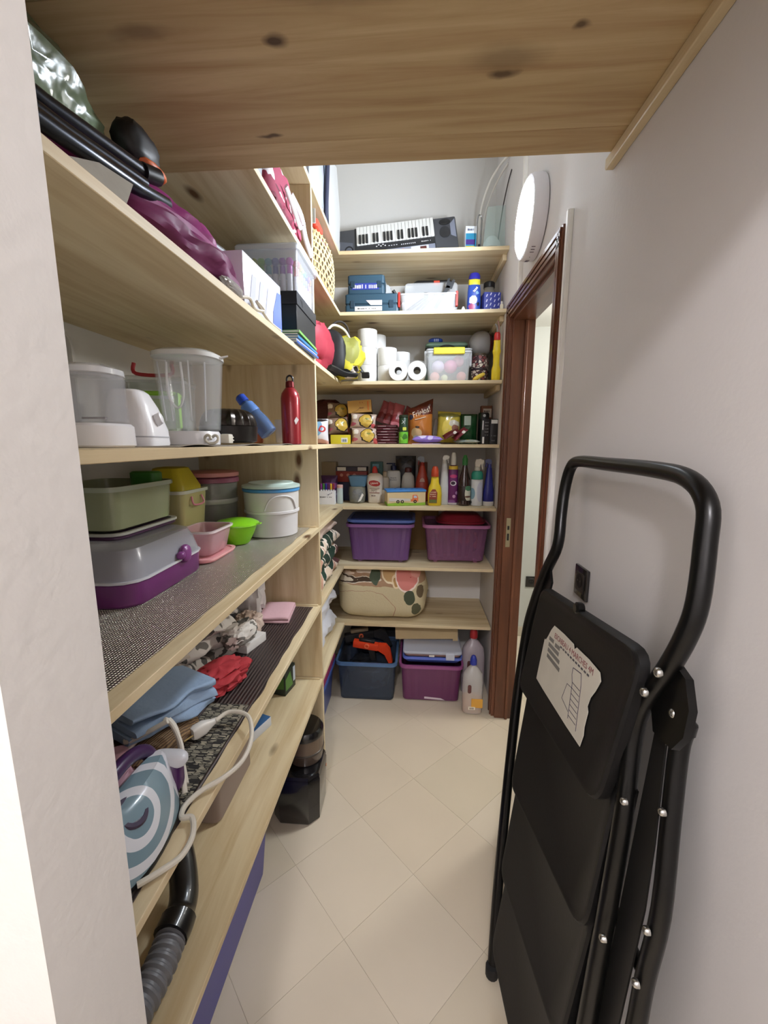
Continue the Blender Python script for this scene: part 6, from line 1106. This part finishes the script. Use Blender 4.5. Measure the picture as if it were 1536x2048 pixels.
one('white_cup', lathe([(0.022, 0), (0.025, 0.003), (0.028, 0.088), (0.0265, 0.088), (0.023, 0.006)], 24), M('#d9d4cc', 0.4), 'white plastic cup standing behind the leaning blue bottle', 'cup', (-0.512, 1.60, Z3 + 0.0062))
one('orange_cup', lathe([(0.022, 0), (0.025, 0.003), (0.028, 0.055), (0.0265, 0.055), (0.023, 0.006)], 24), M('#c8622c', 0.4), 'orange plastic cup beside the dark cake tin', 'cup', (-0.575, 1.49, Z3 + 0.0062))
wbt = thing('water_bottle', 'translucent blue water bottle leaning over to one side', 'bottle', (-0.500, 1.42, Z3 + 0.037), 0, None, (0, math.radians(-38), 0))
ob('bottle_body', lathe([(0.024, 0), (0.030, 0.004), (0.031, 0.05), (0.026, 0.085), (0.026, 0.10), (0.022, 0.122), (0.014, 0.134)], 26), M('#5878a8', 0.2, alpha=0.7, coat=0.3), wbt); ob('cap', lathe([(0.017, 0.1345), (0.0185, 0.136), (0.0175, 0.158), (0.012, 0.163)], 20), M('#2448b0', 0.35), wbt)
ob('upper_sleeve', lathe([(0.0272, 0.088), (0.0276, 0.09), (0.0240, 0.122), (0.0215, 0.126)], 26), M('#6a94d8', 0.3, alpha=0.8), wbt)
rbt = thing('water_bottle', 'tall red aluminium bottle with a black loop cap', 'bottle', (-0.452, 1.52, Z3 + E_))
ob('bottle_body', lathe([(0.031, 0), (0.0345, 0.004), (0.0345, 0.165), (0.031, 0.182), (0.020, 0.198), (0.0145, 0.203)], 30), M('#96202a', 0.28, 0.25, coat=0.4), rbt); ob('cap', lathe([(0.015, 0.203), (0.016, 0.204), (0.015, 0.222), (0.011, 0.226)], 20), M('#6a1a20', 0.3, .5), rbt); ob('loop', tube(cm([(-0.011, 0, 0.222), (-0.010, 0, 0.238), (0, 0, 0.245), (0.010, 0, 0.238), (0.011, 0, 0.222)], 4), 0.0035, 8), M('#1c1a1a', 0.35), rbt)
ob('white_mark', plate([(0.0, 0, -0.014), (0.012, 0, 0.004), (0.003, 0, 0.014), (-0.006, 0, 0.0)], 0.0008, (0, -1, 0)), M('#e4dcdc', 0.4), rbt, (0.024, -0.0248, 0.085), (0, 0, 0.75))

# ================================================================== FIFTH SHELF, LEFT (Z4): boxes on a foil mat
FOIL = wavemat('#a8a193', '#d3cdbf', 56, 'Y', 0.20, 0.85, 0.9, 0.4, (0.2, 0.9), 'X')
def mat_sheet(name, x0, x1, y0, y1, z, m, label, wob=0.004, t=0.002, seed=0, nx=10, ny=70, ed=0.008):
    top, bot = [], []
    loops = []
    for j in range(ny + 1):
        y = y0 + (y1 - y0) * j / ny; row = []; row2 = []
        for i in range(nx + 1):
            f = i / nx; x = x0 + (x1 - x0 + ed * noise.noise(Vector((y * 9, seed, 0)))) * f
            w = max(0, noise.noise(Vector((y * 7, x * 5, seed)))) * wob * (f ** 3)
            row.append((x, y, z + t + w)); row2.append((x, y, z + 0.0004 + w))
        loops.append(row + row2[::-1])
    return one(name, loft(loops), m, label, 'mat')
mat_sheet('foil_mat', XW + 0.01, -0.432, 0.38, 1.672, Z4, FOIL, 'silvery ribbed foil mat lining the shelf of plastic boxes', seed=1)
MT = Z4 + 0.0030
PT = lambda h, a=0.45: M(h, 0.22, alpha=a, coat=0.25)
cc2 = thing('cake_carrier', 'purple based cake carrier with a clear domed lid and purple clasp', 'cake carrier', (-0.725, 0.945, MT), math.radians(2))
ob('base', loft([rr(0.262, 0.315, 0.05, 0, 5), rr(0.270, 0.323, 0.05, 0.006, 5), rr(0.274, 0.327, 0.05, 0.052, 5), rr(0.268, 0.321, 0.05, 0.054, 5)]), M('#6a2a68', 0.3, coat=0.2), cc2)
ob('lid', loft([rr(0.272, 0.325, 0.05, 0.0545, 5), rr(0.272, 0.325, 0.05, 0.062, 5), rr(0.256, 0.309, 0.05, 0.098, 5), rr(0.236, 0.290, 0.05, 0.122, 5), rr(0.205, 0.26, 0.045, 0.128, 5)]), M('#b4b4bc', 0.25, alpha=0.55, coat=0.3), cc2); ob('lid_rim', ring(0.274, 0.327, 0.0548, 0.060, 0.05, 0.004, 0.004), PT('#d8d8de', 0.8), cc2)
cl = ob('clasp', xf(blob(0.012, 0.020, 0.046, 2.3, 0.05), (0.141, 0.045, 0.046)), M('#7a3a78', 0.3), cc2); ob('clasp', xf(blob(0.010, 0.012, 0.02, 2.3, 0.05), (0.143, 0.020, 0.060)), M('#7a3a78', 0.3), cc2)
tr_ = thing('dark_tray', 'dark tray lying on the cake carrier under the green tub', 'tray', (-0.765, 0.99, MT + 0.1292)); ob('panel', slab(0.20, 0.25, 0, 0.010, 0.03, 0.003), M('#4a2a4a', 0.4), tr_); ob('edge', ring(0.20, 0.25, 0.010, 0.016, 0.03, 0.004, 0.006), M('#b9bcb4', 0.4), tr_)
gt = thing('large_tub', 'big frosted tub with a green lining above the cake carrier', 'tub', (-0.768, 0.985, MT + 0.1460))
ob('body', tray(0.19, 0.23, 0.205, 0.245, 0.105, 0.03, 0.002), PT('#a9b08c', 0.72), gt); ob('rim', ring(0.205, 0.245, 0.094, 0.105, 0.03, 0.005, 0.002), PT('#b9c2ae', 0.8), gt); ob('green_lid', xf(slab(0.075, 0.045, 0, 0.10, 0.015, 0.004), (0.045, 0.085, 0.028)), M('#3a7a2c', 0.4), gt)
yc = thing('yellow_container', 'clear container with pink handle holding a yellow tub', 'container', (-0.785, 1.290, MT))
ob('body', xf(tray(0.125, 0.14, 0.155, 0.165, 0.20, 0.02, 0.002), (0, 0, 0)), PT('#c9c28a', 0.6), yc); ob('rim', ring(0.155, 0.165, 0.192, 0.202, 0.02, 0.006, 0.002), PT('#d2d4c4', 0.8), yc); ob('handle', tube(cm([(0.079, -0.03, 0.18), (0.086, -0.03, 0.155), (0.086, 0.03, 0.155), (0.079, 0.03, 0.18)], 4), 0.003, 7), M('#d88a9a', 0.4), yc)
one('yellow_tub', loft([rr(0.115, 0.12, 0.02, 0), rr(0.13, 0.135, 0.02, 0.15), rr(0.135, 0.135, 0.02, 0.205), rr(0.085, 0.09, 0.02, 0.265), rr(0.07, 0.075, 0.02, 0.268)]), M('#c9b92c', 0.4, alpha=0.92), 'yellow plastic tub standing inside the pink handled container', 'tub', (-0.785, 1.290, MT + 0.0042))
pk2 = thing('round_container', 'tall clear container with a pink lid at the back of the shelf', 'container', (-0.755, 1.495, MT))
ob('body', lathe([(0.078, 0), (0.084, 0.004), (0.090, 0.205), (0.087, 0.205), (0.081, 0.008)], 34), PT('#8a8a84', 0.6), pk2); ob('band', lathe([(0.0885, 0.13), (0.090, 0.132), (0.0905, 0.145), (0.0892, 0.147)], 34), PT('#d2d2cc', 0.7), pk2); ob('lid', lathe([(0.090, 0.2055), (0.096, 0.207), (0.096, 0.222), (0.090, 0.226)], 34), M('#8a4a62', 0.4), pk2); ob('lid', lathe([(0.088, 0.2265), (0.097, 0.229), (0.097, 0.242), (0.088, 0.246)], 34), M('#d08a88', 0.4), pk2)
t = thing('pink_lid', 'flat pink lid lying on the foil mat beside the lime bowl', 'tray', (-0.645, 1.215, MT), 0.0); ob('panel', slab(0.115, 0.185, 0, 0.010, 0.03, 0.003), M('#e0989c', 0.35), t); ob('lip', ring(0.117, 0.187, 0.008, 0.013, 0.03, 0.003, 0.006), M('#e8a8aa', 0.35), t)  # loose container lid, lying flat
cp = thing('clear_container', 'open clear container with a pink base standing on the pink lid', 'container', (-0.645, 1.215, MT + 0.0135)); ob('body', tray(0.085, 0.125, 0.112, 0.155, 0.078, 0.02, 0.002), PT('#e0b4bc', 0.5), cp); ob('rim', ring(0.112, 0.155, 0.073, 0.079, 0.02, 0.005, 0.002), PT('#ecdcde', 0.8), cp)
lb_ = thing('lime_bowl', 'bright lime green bowl with a pouring lip on the foil mat', 'bowl', (-0.620, 1.385, MT)); LIME = M('#86d020', 0.28, coat=0.3)
ob('bowl_body', loft([sup(0.036, 0.036, 0, 2, 32), sup(0.042, 0.042, 0.004, 2, 32), sup(0.060, 0.060, 0.040, 2, 32), sup(0.070, 0.070, 0.066, 2, 32), sup(0.066, 0.066, 0.066, 2, 32), sup(0.056, 0.056, 0.040, 2, 32), sup(0.038, 0.038, 0.008, 2, 32)]), LIME, lb_)
ob('lid', lathe([(0.070, 0.0665), (0.077, 0.068), (0.076, 0.073), (0.060, 0.082), (0.030, 0.088), (0.01, 0.089)], 32), LIME, lb_); ob('pouring_lip', plate([(0.06, -0.02, 0.0668), (0.088, -0.008, 0.0705), (0.088, 0.008, 0.0705), (0.06, 0.02, 0.0668)], 0.004, (0, 0, 1)), LIME, lb_)
wt_ = thing('white_tub', 'white round lidded tub with blue clip and carry handle', 'tub', (-0.548, 1.550, MT)); WT = M('#dcdadc', 0.35)
ob('lower_tub', lathe([(0.088, 0), (0.094, 0.004), (0.098, 0.092), (0.094, 0.094)], 36), M('#d8d6d8', 0.35, alpha=.95), wt_); ob('upper_tub', lathe([(0.098, 0.0945), (0.101, 0.096), (0.103, 0.168), (0.100, 0.170)], 36), M('#dddbd8', 0.35, alpha=.93), wt_); ob('seam', lathe([(0.100, 0.088), (0.1035, 0.090), (0.1035, 0.098), (0.100, 0.100)], 36), WT, wt_)
ob('blue_clip_ring', lathe([(0.102, 0.170), (0.107, 0.171), (0.107, 0.180), (0.103, 0.182)], 36), M('#4a90c8', 0.35), wt_); ob('lid', lathe([(0.102, 0.1822), (0.109, 0.184), (0.108, 0.192), (0.085, 0.198), (0.083, 0.202)], 36), M('#bcd0c8', 0.3), wt_)
ob('carry_handle', tube(cm([(0.104 * math.cos(a), 0.104 * math.sin(a), z) for a, z in ((-1.5, 0.105), (-1.3, 0.145), (-0.9, 0.158), (-0.45, 0.145), (-0.25, 0.105))], 5), 0.003, 7), WT, wt_)

# ================================================================== SIXTH SHELF, LEFT (Z5): linen, iron
DMAT = wavemat('#3a3130', '#544844', 30, 'X', 0.42, 0.25, 0.7, 0.3, (0.2, 0.9))
mat_sheet('ribbed_mat', XW + 0.01, -0.428, 0.38, 1.668, Z5, DMAT, 'dark ribbed plastic mat lining the linen shelf', wob=0.003, seed=5)
MT5 = Z5 + 0.0026
wv = one('woven_placemat', loft([[(x, y, z) for (x, z) in ((-0.05, 0.0002), (0.055, 0.0002), (0.055, 0.002), (-0.05, 0.002))] for y in (-0.17, 0.17)]), cellmat(['#6a665a', '#8f8a7a', '#2a2826', '#a39c88'], 60, 0.8, '#1c1a18', 0.08, (1, 4, 1), 0.2, rnd=.6), 'woven black and beige placemat lying on the ribbed mat', 'placemat', (-0.492, 0.815, MT5 + 0.0003))
def linen(name, label, cat, loc, rot, w, d, layers, th, mat, seed=1, wob=0.008, group=None):
    t = thing(name, label, cat, loc, 0, group, rot)
    for f in folded(w, d, layers, th, seed, wob=wob): ob('fold', f, mat, t)
    return t
R90 = PI / 2
LEAF = cellmat(['#d8d3cc', '#d2ccc4', '#5a5854', '#dcd7d0', '#74706a', '#d6d0c8'], 15, 0.9, None, 0, (1, .55, .8), dist=.5)
def heap(name, label, cat, loc, rx, ry, h, mat, seed, rz=0.0, ridge=.28, amp=.14, p=2.6, sc=1.25):
    return one(name, blob(rx, ry, h, p, amp, sc, seed, 40, 24, ridge), mat, label, cat, loc, (0, 0, rz))
GREYC = M('#8f877c', 0.9, bump=.1, bs=40); 
linen('grey_cloth', 'stack of grey brown folded cloth behind the blue towel', 'cloth', (-0.765, 0.735, MT5), (0, 0, R90), 0.25, 0.20, 5, 0.043, GREYC, 3, 0.012)
linen('beige_cloth', 'folded beige cloth between the blue towel and leaf print cloth', 'cloth', (-0.755, 0.985, MT5), (0, 0, R90 - .15), 0.16, 0.22, 4, 0.046, M('#b3a99c', 0.9, bump=.1, bs=40), 13, 0.014)
linen('blue_towel', 'light blue folded towel resting on the brown pouch', 'towel', (-0.590, 0.850, MT5 + 0.056), (0, 0.10, R90 - .42), 0.22, 0.135, 3, 0.024, M('#8fa6c2', 0.95, bump=.2, bs=60), 17, 0.012)
heap('brown_pouch', 'brown fringed pouch beneath the blue towel', 'pouch', (-0.590, 0.815, MT5), 0.070, 0.10, 0.052, wavemat('#5a4430', '#8a6e4c', 60, 'X', 0.8, 0, 0.5, 1.5), 18, -0.3, ridge=.1, amp=.05)
heap('pink_cloth', 'small pink cloth peeping out behind the iron', 'cloth', (-0.61, 0.70, MT5), 0.04, 0.05, 0.075, M('#d2a4b4', 0.9), 19)
heap('red_cloth', 'crumpled red cloth spilling over the ribbed mat', 'cloth', (-0.556, 1.070, MT5), 0.062, 0.094, 0.062, M('#b03038', 0.8, bump=.15, bs=20), 21, -0.25, ridge=.5, sc=2.0)
linen('leaf_print_cloth', 'folded white cloths with grey leaf print behind the red one', 'cloth', (-0.690, 1.185, MT5), (0, 0, R90 - .3), 0.21, 0.16, 4, 0.047, LEAF, 22, 0.016)
heap('leaf_print_cloth', 'smaller roll of white leaf print cloth at the edge of the pile', 'cloth', (-0.565, 1.235, MT5 + 0.045), 0.038, 0.065, 0.075, LEAF, 26, -0.3, ridge=.4, sc=2.0)
one('white_booklet', cbox(0.05, 0.11, 0.030, 0.002), M('#dedad6', 0.6), 'white booklet lying at the foot of the leaf print cloth', 'booklet', (-0.560, 1.310, MT5), (0, 0, -0.25))
heap('patterned_scarf', 'beige patterned scarf bunched behind the white booklet', 'scarf', (-0.600, 1.400, MT5), 0.045, 0.045, 0.085, M('#c9b4a6', 0.9, var=.2, vs=20), 24, ridge=.4, sc=2.2)
heap('black_garment', 'black cloth tucked among the white ones', 'cloth', (-0.715, 1.395, MT5 + 0.001), 0.055, 0.055, 0.185, M('#2a2a2c', 0.9), 25, ridge=.2)
heap('white_garment', 'white crumpled garment near the divider', 'garment', (-0.665, 1.520, MT5), 0.075, 0.068, 0.215, M('#cfc9c8', 0.9, bump=.1, bs=30), 27, ridge=.5, sc=2.2)
heap('grey_garment', 'dark grey garment by the divider beneath the white one', 'garment', (-0.825, 1.57, MT5), 0.055, 0.07, 0.20, M('#7d787c', 0.9), 28)
linen('pink_towel', 'pale pink folded cloth lying flat by the divider', 'cloth', (-0.555, 1.575, MT5), (0, 0, 0.12), 0.125, 0.175, 2, 0.012, M('#dcb4bc', 0.95, bump=.1, bs=60), 4, 0.003)
# steam iron
ir = thing('steam_iron', 'white and grey blue steam iron with purple dial lying on its sole', 'iron', (-0.482, 0.575, MT5), math.radians(3))
def plan(s, z, lift=0.0, n=40, cx=0.0):
    pts = []
    for i in range(n):
        a = 2 * PI * i / n; c, q = math.cos(a), math.sin(a)
        y = -q * 0.128 + 0.0          # tip towards -y
        wd = 0.058 * (1 - max(0, q) ** 2.2) ** 0.75 if q > 0 else 0.058 * (1 - 0.25 * (-q) ** 4)
        x = math.copysign(abs(c) ** 0.75, c) * wd if q <= 0 else c ** 1 * 0.058 * (1 - q ** 2.6 * .55)
        pts.append((cx + x * s, y * (0.55 + 0.45 * s) + lift, z))
    return pts
ob('soleplate', loft([plan(1.0, 0.0), plan(1.02, 0.003), plan(1.0, 0.008)]), M('#2c2c30', 0.3, 0.7), ir)
IRM = spotmat('#dcdde4', [((0.03, 0.0, 0.06), 0.098, '#7f98a4', (.9, .85, 1.0)), ((0.02, -0.005, 0.08), (0.060, 0.073), '#e2e4ea', (.9, .8, .9)), ((0.02, -0.012, 0.08), (0.030, 0.043), '#e2e4ea', (.9, .9, .9)), ((0.03, 0.15, 0.06), 0.07, '#dcdde4'), ((0.0, -0.16, 0.03), 0.075, '#dcdde4')], 0.25, 0, 1, coat=0.3)
ob('body', loft([plan(0.99, 0.0085), plan(0.98, 0.020), plan(0.90, 0.045, 0.004), plan(0.74, 0.075, 0.010), plan(0.52, 0.098, 0.018), plan(0.30, 0.108, 0.024)]), IRM, ir)
ob('dial', xf(lathe([(0.026, 0), (0.028, 0.003), (0.026, 0.007), (0.020, 0.008), (0.019, 0.006), (0.002, 0.006)], 26), (0.018, -0.012, 0.090), (0, 0.62, 0)), M('#2e183c', 0.4), ir)
ob('handle', tube(cm([(-0.020, -0.06, 0.090), (-0.024, -0.05, 0.118), (-0.026, 0.0, 0.134), (-0.026, 0.06, 0.132), (-0.020, 0.100, 0.112), (-0.012, 0.112, 0.07)], 5), 0.013, 12), M('#3f2050', 0.3), ir); ob('heel', xf(blob(0.040, 0.022, 0.075, 3, 0.02), (0, 0.112, 0.012)), M('#4a2458', 0.3), ir); ob('heel_cap', xf(blob(0.036, 0.016, 0.03, 3, 0.02), (0.014, 0.116, 0.070)), M('#d5d6dc', 0.3), ir)
CRD = M('#d2cbbd', 0.5)
co = thing('power_cord', 'cream power cord looping over the shelf edge with a white plug', 'power cord', (-0.45, 0.72, MT5))
ob('cord', tube(cm([(-0.52, 0.765, MT5 + 0.11), (-0.60, 0.74, MT5 + 0.075), (-0.585, 0.80, MT5 + 0.10), (-0.53, 0.80, MT5 + 0.075), (-0.475, 0.735, MT5 + 0.03), (-0.455, 0.71, MT5 + 0.012)], 8), 0.0052, 9), CRD, co, world=True)
ob('cord', tube(cm([(-0.60, 0.735, MT5 + 0.055), (-0.55, 0.790, MT5 + 0.095), (-0.50, 0.77, MT5 + 0.06), (-0.457, 0.705, MT5 + 0.025), (-0.447, 0.69, MT5 + 0.010)], 8), 0.0052, 9), CRD, co, world=True)
ob('cord', tube(cm([(-0.478, 0.885, MT5 + 0.026), (-0.455, 0.915, MT5 + 0.030), (-0.405, 0.905, MT5 + 0.028), (-0.372, 0.845, MT5 + 0.018), (-0.368, 0.785, MT5 + 0.010), (-0.385, 0.735, MT5 + 0.012), (-0.418, 0.700, MT5 + 0.009), (-0.432, 0.665, MT5 + 0.008), (-0.425, 0.640, MT5 + 0.008), (-0.405, 0.640, MT5 + 0.008), (-0.388, 0.610, MT5 + 0.004), (-0.388, 0.575, MT5 + 0.002), (-0.405, 0.545, MT5 + 0.006), (-0.43, 0.52, MT5 + 0.006)], 8), 0.0052, 9), CRD, co, world=True)
pg = ob('plug_body', xf(loft([rr(0.020, 0.026, 0.006, 0), rr(0.024, 0.032, 0.007, 0.008), rr(0.024, 0.032, 0.007, 0.030), rr(0.014, 0.016, 0.005, 0.052), rr(0.011, 0.011, 0.004, 0.066)]), (-0.512, 0.836, MT5 + 0.024), (-R90, 0, -0.55)), M('#dad6cf', 0.4), co, world=True)
for dx in (-0.007, 0.007): ob('prong', tube([(-0.514 + dx, 0.832, MT5 + 0.024), (-0.525 + dx, 0.812, MT5 + 0.024)], 0.0022, 7), M('#c9b07a', 0.3, .9), co, world=True)

# ================================================================== LOWEST SHELF, LEFT (Z6)
vh = thing('vacuum_hose', 'black vacuum cleaner handle with a grey ribbed hose on the lowest shelf', 'vacuum hose', (-0.50, 0.66, Z6))
ob('handle', tube(cm([(-0.60, 0.84, Z6 + 0.14), (-0.545, 0.80, Z6 + 0.095), (-0.505, 0.745, Z6 + 0.052), (-0.492, 0.70, Z6 + 0.042), (-0.490, 0.665, Z6 + 0.040)], 6), [0.030] * 18 + [0.036] * 7, 16), M('#0e0e10', 0.3, coat=.3), vh, world=True)
hpth = cm([(-0.490, 0.665, Z6 + 0.034), (-0.485, 0.61, Z6 + 0.033), (-0.490, 0.54, Z6 + 0.033), (-0.505, 0.46, Z6 + 0.033), (-0.53, 0.385, Z6 + 0.033)], 16)
ob('ribbed_hose', tube(hpth, [0.0325 if i % 4 < 2 else 0.0275 for i in range(len(hpth))], 18), M('#74757a', 0.4), vh, world=True)
ob('vacuum_pipe', tube([(-0.60, 0.40, Z6 + 0.055), (-0.575, 0.62, Z6 + 0.055)], 0.028, 14), M('#131315', 0.35), vh, world=True)
t = thing('carton', 'green and dark printed carton on the lowest shelf by the divider', 'carton', (-0.560, 1.600, Z6 + E_), -0.2); ob('box_body', cbox(0.09, 0.09, 0.105, 0.002), M('#1f2a24', 0.5), t); ob('green_print', plate([(0.0454, -0.04, 0.02), (0.0454, 0.02, 0.02), (0.0454, 0.0, 0.09), (0.0454, -0.04, 0.07)], 0.0006, (1, 0, 0)), M('#4a7a34', 0.5), t); ob('white_print', box(0.0452, 0.0460, 0.024, 0.042, 0.03, 0.095), M('#bcc6d4', 0.5), t); ob('green_print', plate([(-0.04, -0.0454, 0.02), (0.04, -0.0454, 0.03), (0.04, -0.0454, 0.08), (-0.02, -0.0454, 0.09)], 0.0006, (0, -1, 0)), M('#3f6a2c', 0.5), t)
t = thing('carton', 'small blue and white carton lying on the lowest shelf', 'carton', (-0.575, 1.335, Z6 + E_), -0.35); ob('box_body', cbox(0.075, 0.10, 0.035, 0.0015), M('#c9cdd4', 0.5), t); ob('blue_top', box(-0.036, 0.036, -0.048, 0.048, 0.0352, 0.0366), M('#3a6aa0', 0.45), t)
t = thing('carton', 'taupe plastic organiser on the lowest shelf beneath the iron cord', 'organiser', (-0.595, 1.07, Z6 + E_)); ob('box_body', slab(0.14, 0.235, 0, 0.145, 0.02, 0.006), M('#8a7a72', 0.5), t); ob('lid', slab(0.146, 0.241, 0.1455, 0.158, 0.02, 0.004), M('#9a8c84', 0.5), t)
one('wooden_board', box(-0.006, 0.006, -0.13, 0.13, 0, 0.12, 0.003), PINE['Y'], 'small pale board leaning behind the black vacuum handle', 'board', (-0.64, 0.60, Z6 + E_), (0, -0.05, 0.1))

# ================================================================== FLOOR UNDER THE LEFT SHELVES
bb2 = thing('black_bin', 'glossy black square bin with chamfered corners on the floor by the divider', 'bin', (-0.452, 1.470, E_), 0.0)
def oct_(w, d, c, z): return [(w / 2, -d / 2 + c, z), (w / 2, d / 2 - c, z), (w / 2 - c, d / 2, z), (-w / 2 + c, d / 2, z), (-w / 2, d / 2 - c, z), (-w / 2, -d / 2 + c, z), (-w / 2 + c, -d / 2, z), (w / 2 - c, -d / 2, z)]
ob('body', loft([oct_(0.175, 0.175, 0.035, 0), oct_(0.185, 0.185, 0.035, 0.008), oct_(0.196, 0.196, 0.036, 0.190), oct_(0.188, 0.188, 0.036, 0.198)]), M('#0e0e10', 0.18, coat=.5), bb2); ob('lid', loft([oct_(0.190, 0.190, 0.036, 0.1985), oct_(0.194, 0.194, 0.036, 0.202), oct_(0.186, 0.186, 0.034, 0.214), oct_(0.16, 0.16, 0.03, 0.218)]), M('#111114', 0.15, coat=.6), bb2); ob('logo_dot', xf(lathe([(0.006, 0), (0.006, 0.001)], 14), (0.0975, 0.055, 0.150), (0, PI / 2, 0)), M('#c87a52', 0.4), bb2)
rc = thing('round_canister', 'stacked brown translucent round canister with a black lid on the black bin', 'canister', (-0.430, 1.490, 0.2195))
BR = M('#5a4c42', 0.2, alpha=0.82, coat=.3)
ob('lower_bowl', lathe([(0.060, 0), (0.068, 0.004), (0.074, 0.045), (0.072, 0.048)], 30), BR, rc); ob('upper_bowl', lathe([(0.070, 0.0485), (0.074, 0.050), (0.072, 0.105), (0.069, 0.108)], 30), M('#6a5848', 0.25, alpha=0.85, coat=.3), rc); ob('clip_band', lathe([(0.0735, 0.044), (0.076, 0.046), (0.076, 0.052), (0.0735, 0.054)], 30), M('#3c342e', 0.3), rc); ob('lid', lathe([(0.070, 0.1085), (0.075, 0.110), (0.075, 0.128), (0.066, 0.140), (0.052, 0.142)], 30), M('#0f0f11', 0.2, coat=.5), rc)
nb = thing('storage_bin', 'deep indigo plastic storage box on the floor under the left shelves', 'storage bin', (-0.640, 0.900, E_)); IND = M('#37348a', 0.35)
ob('body', tray(0.265, 0.66, 0.305, 0.72, 0.30, 0.05, 0.003), IND, nb); ob('rim', ring(0.305, 0.72, 0.288, 0.302, 0.05, 0.010, 0.003), M('#413f9c', 0.35), nb); ob('lid', slab(0.318, 0.735, 0.3025, 0.318, 0.05, 0.004), M('#413f9c', 0.35), nb)
ob('latch', box(0.148, 0.172, -0.10, -0.03, 0.265, 0.325, 0.004), M('#17171c', 0.35), nb); ob('latch_pin', tube([(0.173, -0.095, 0.272), (0.173, -0.04, 0.272)], 0.003, 8), M('#c9c9c9', 0.25, 1.0), nb)
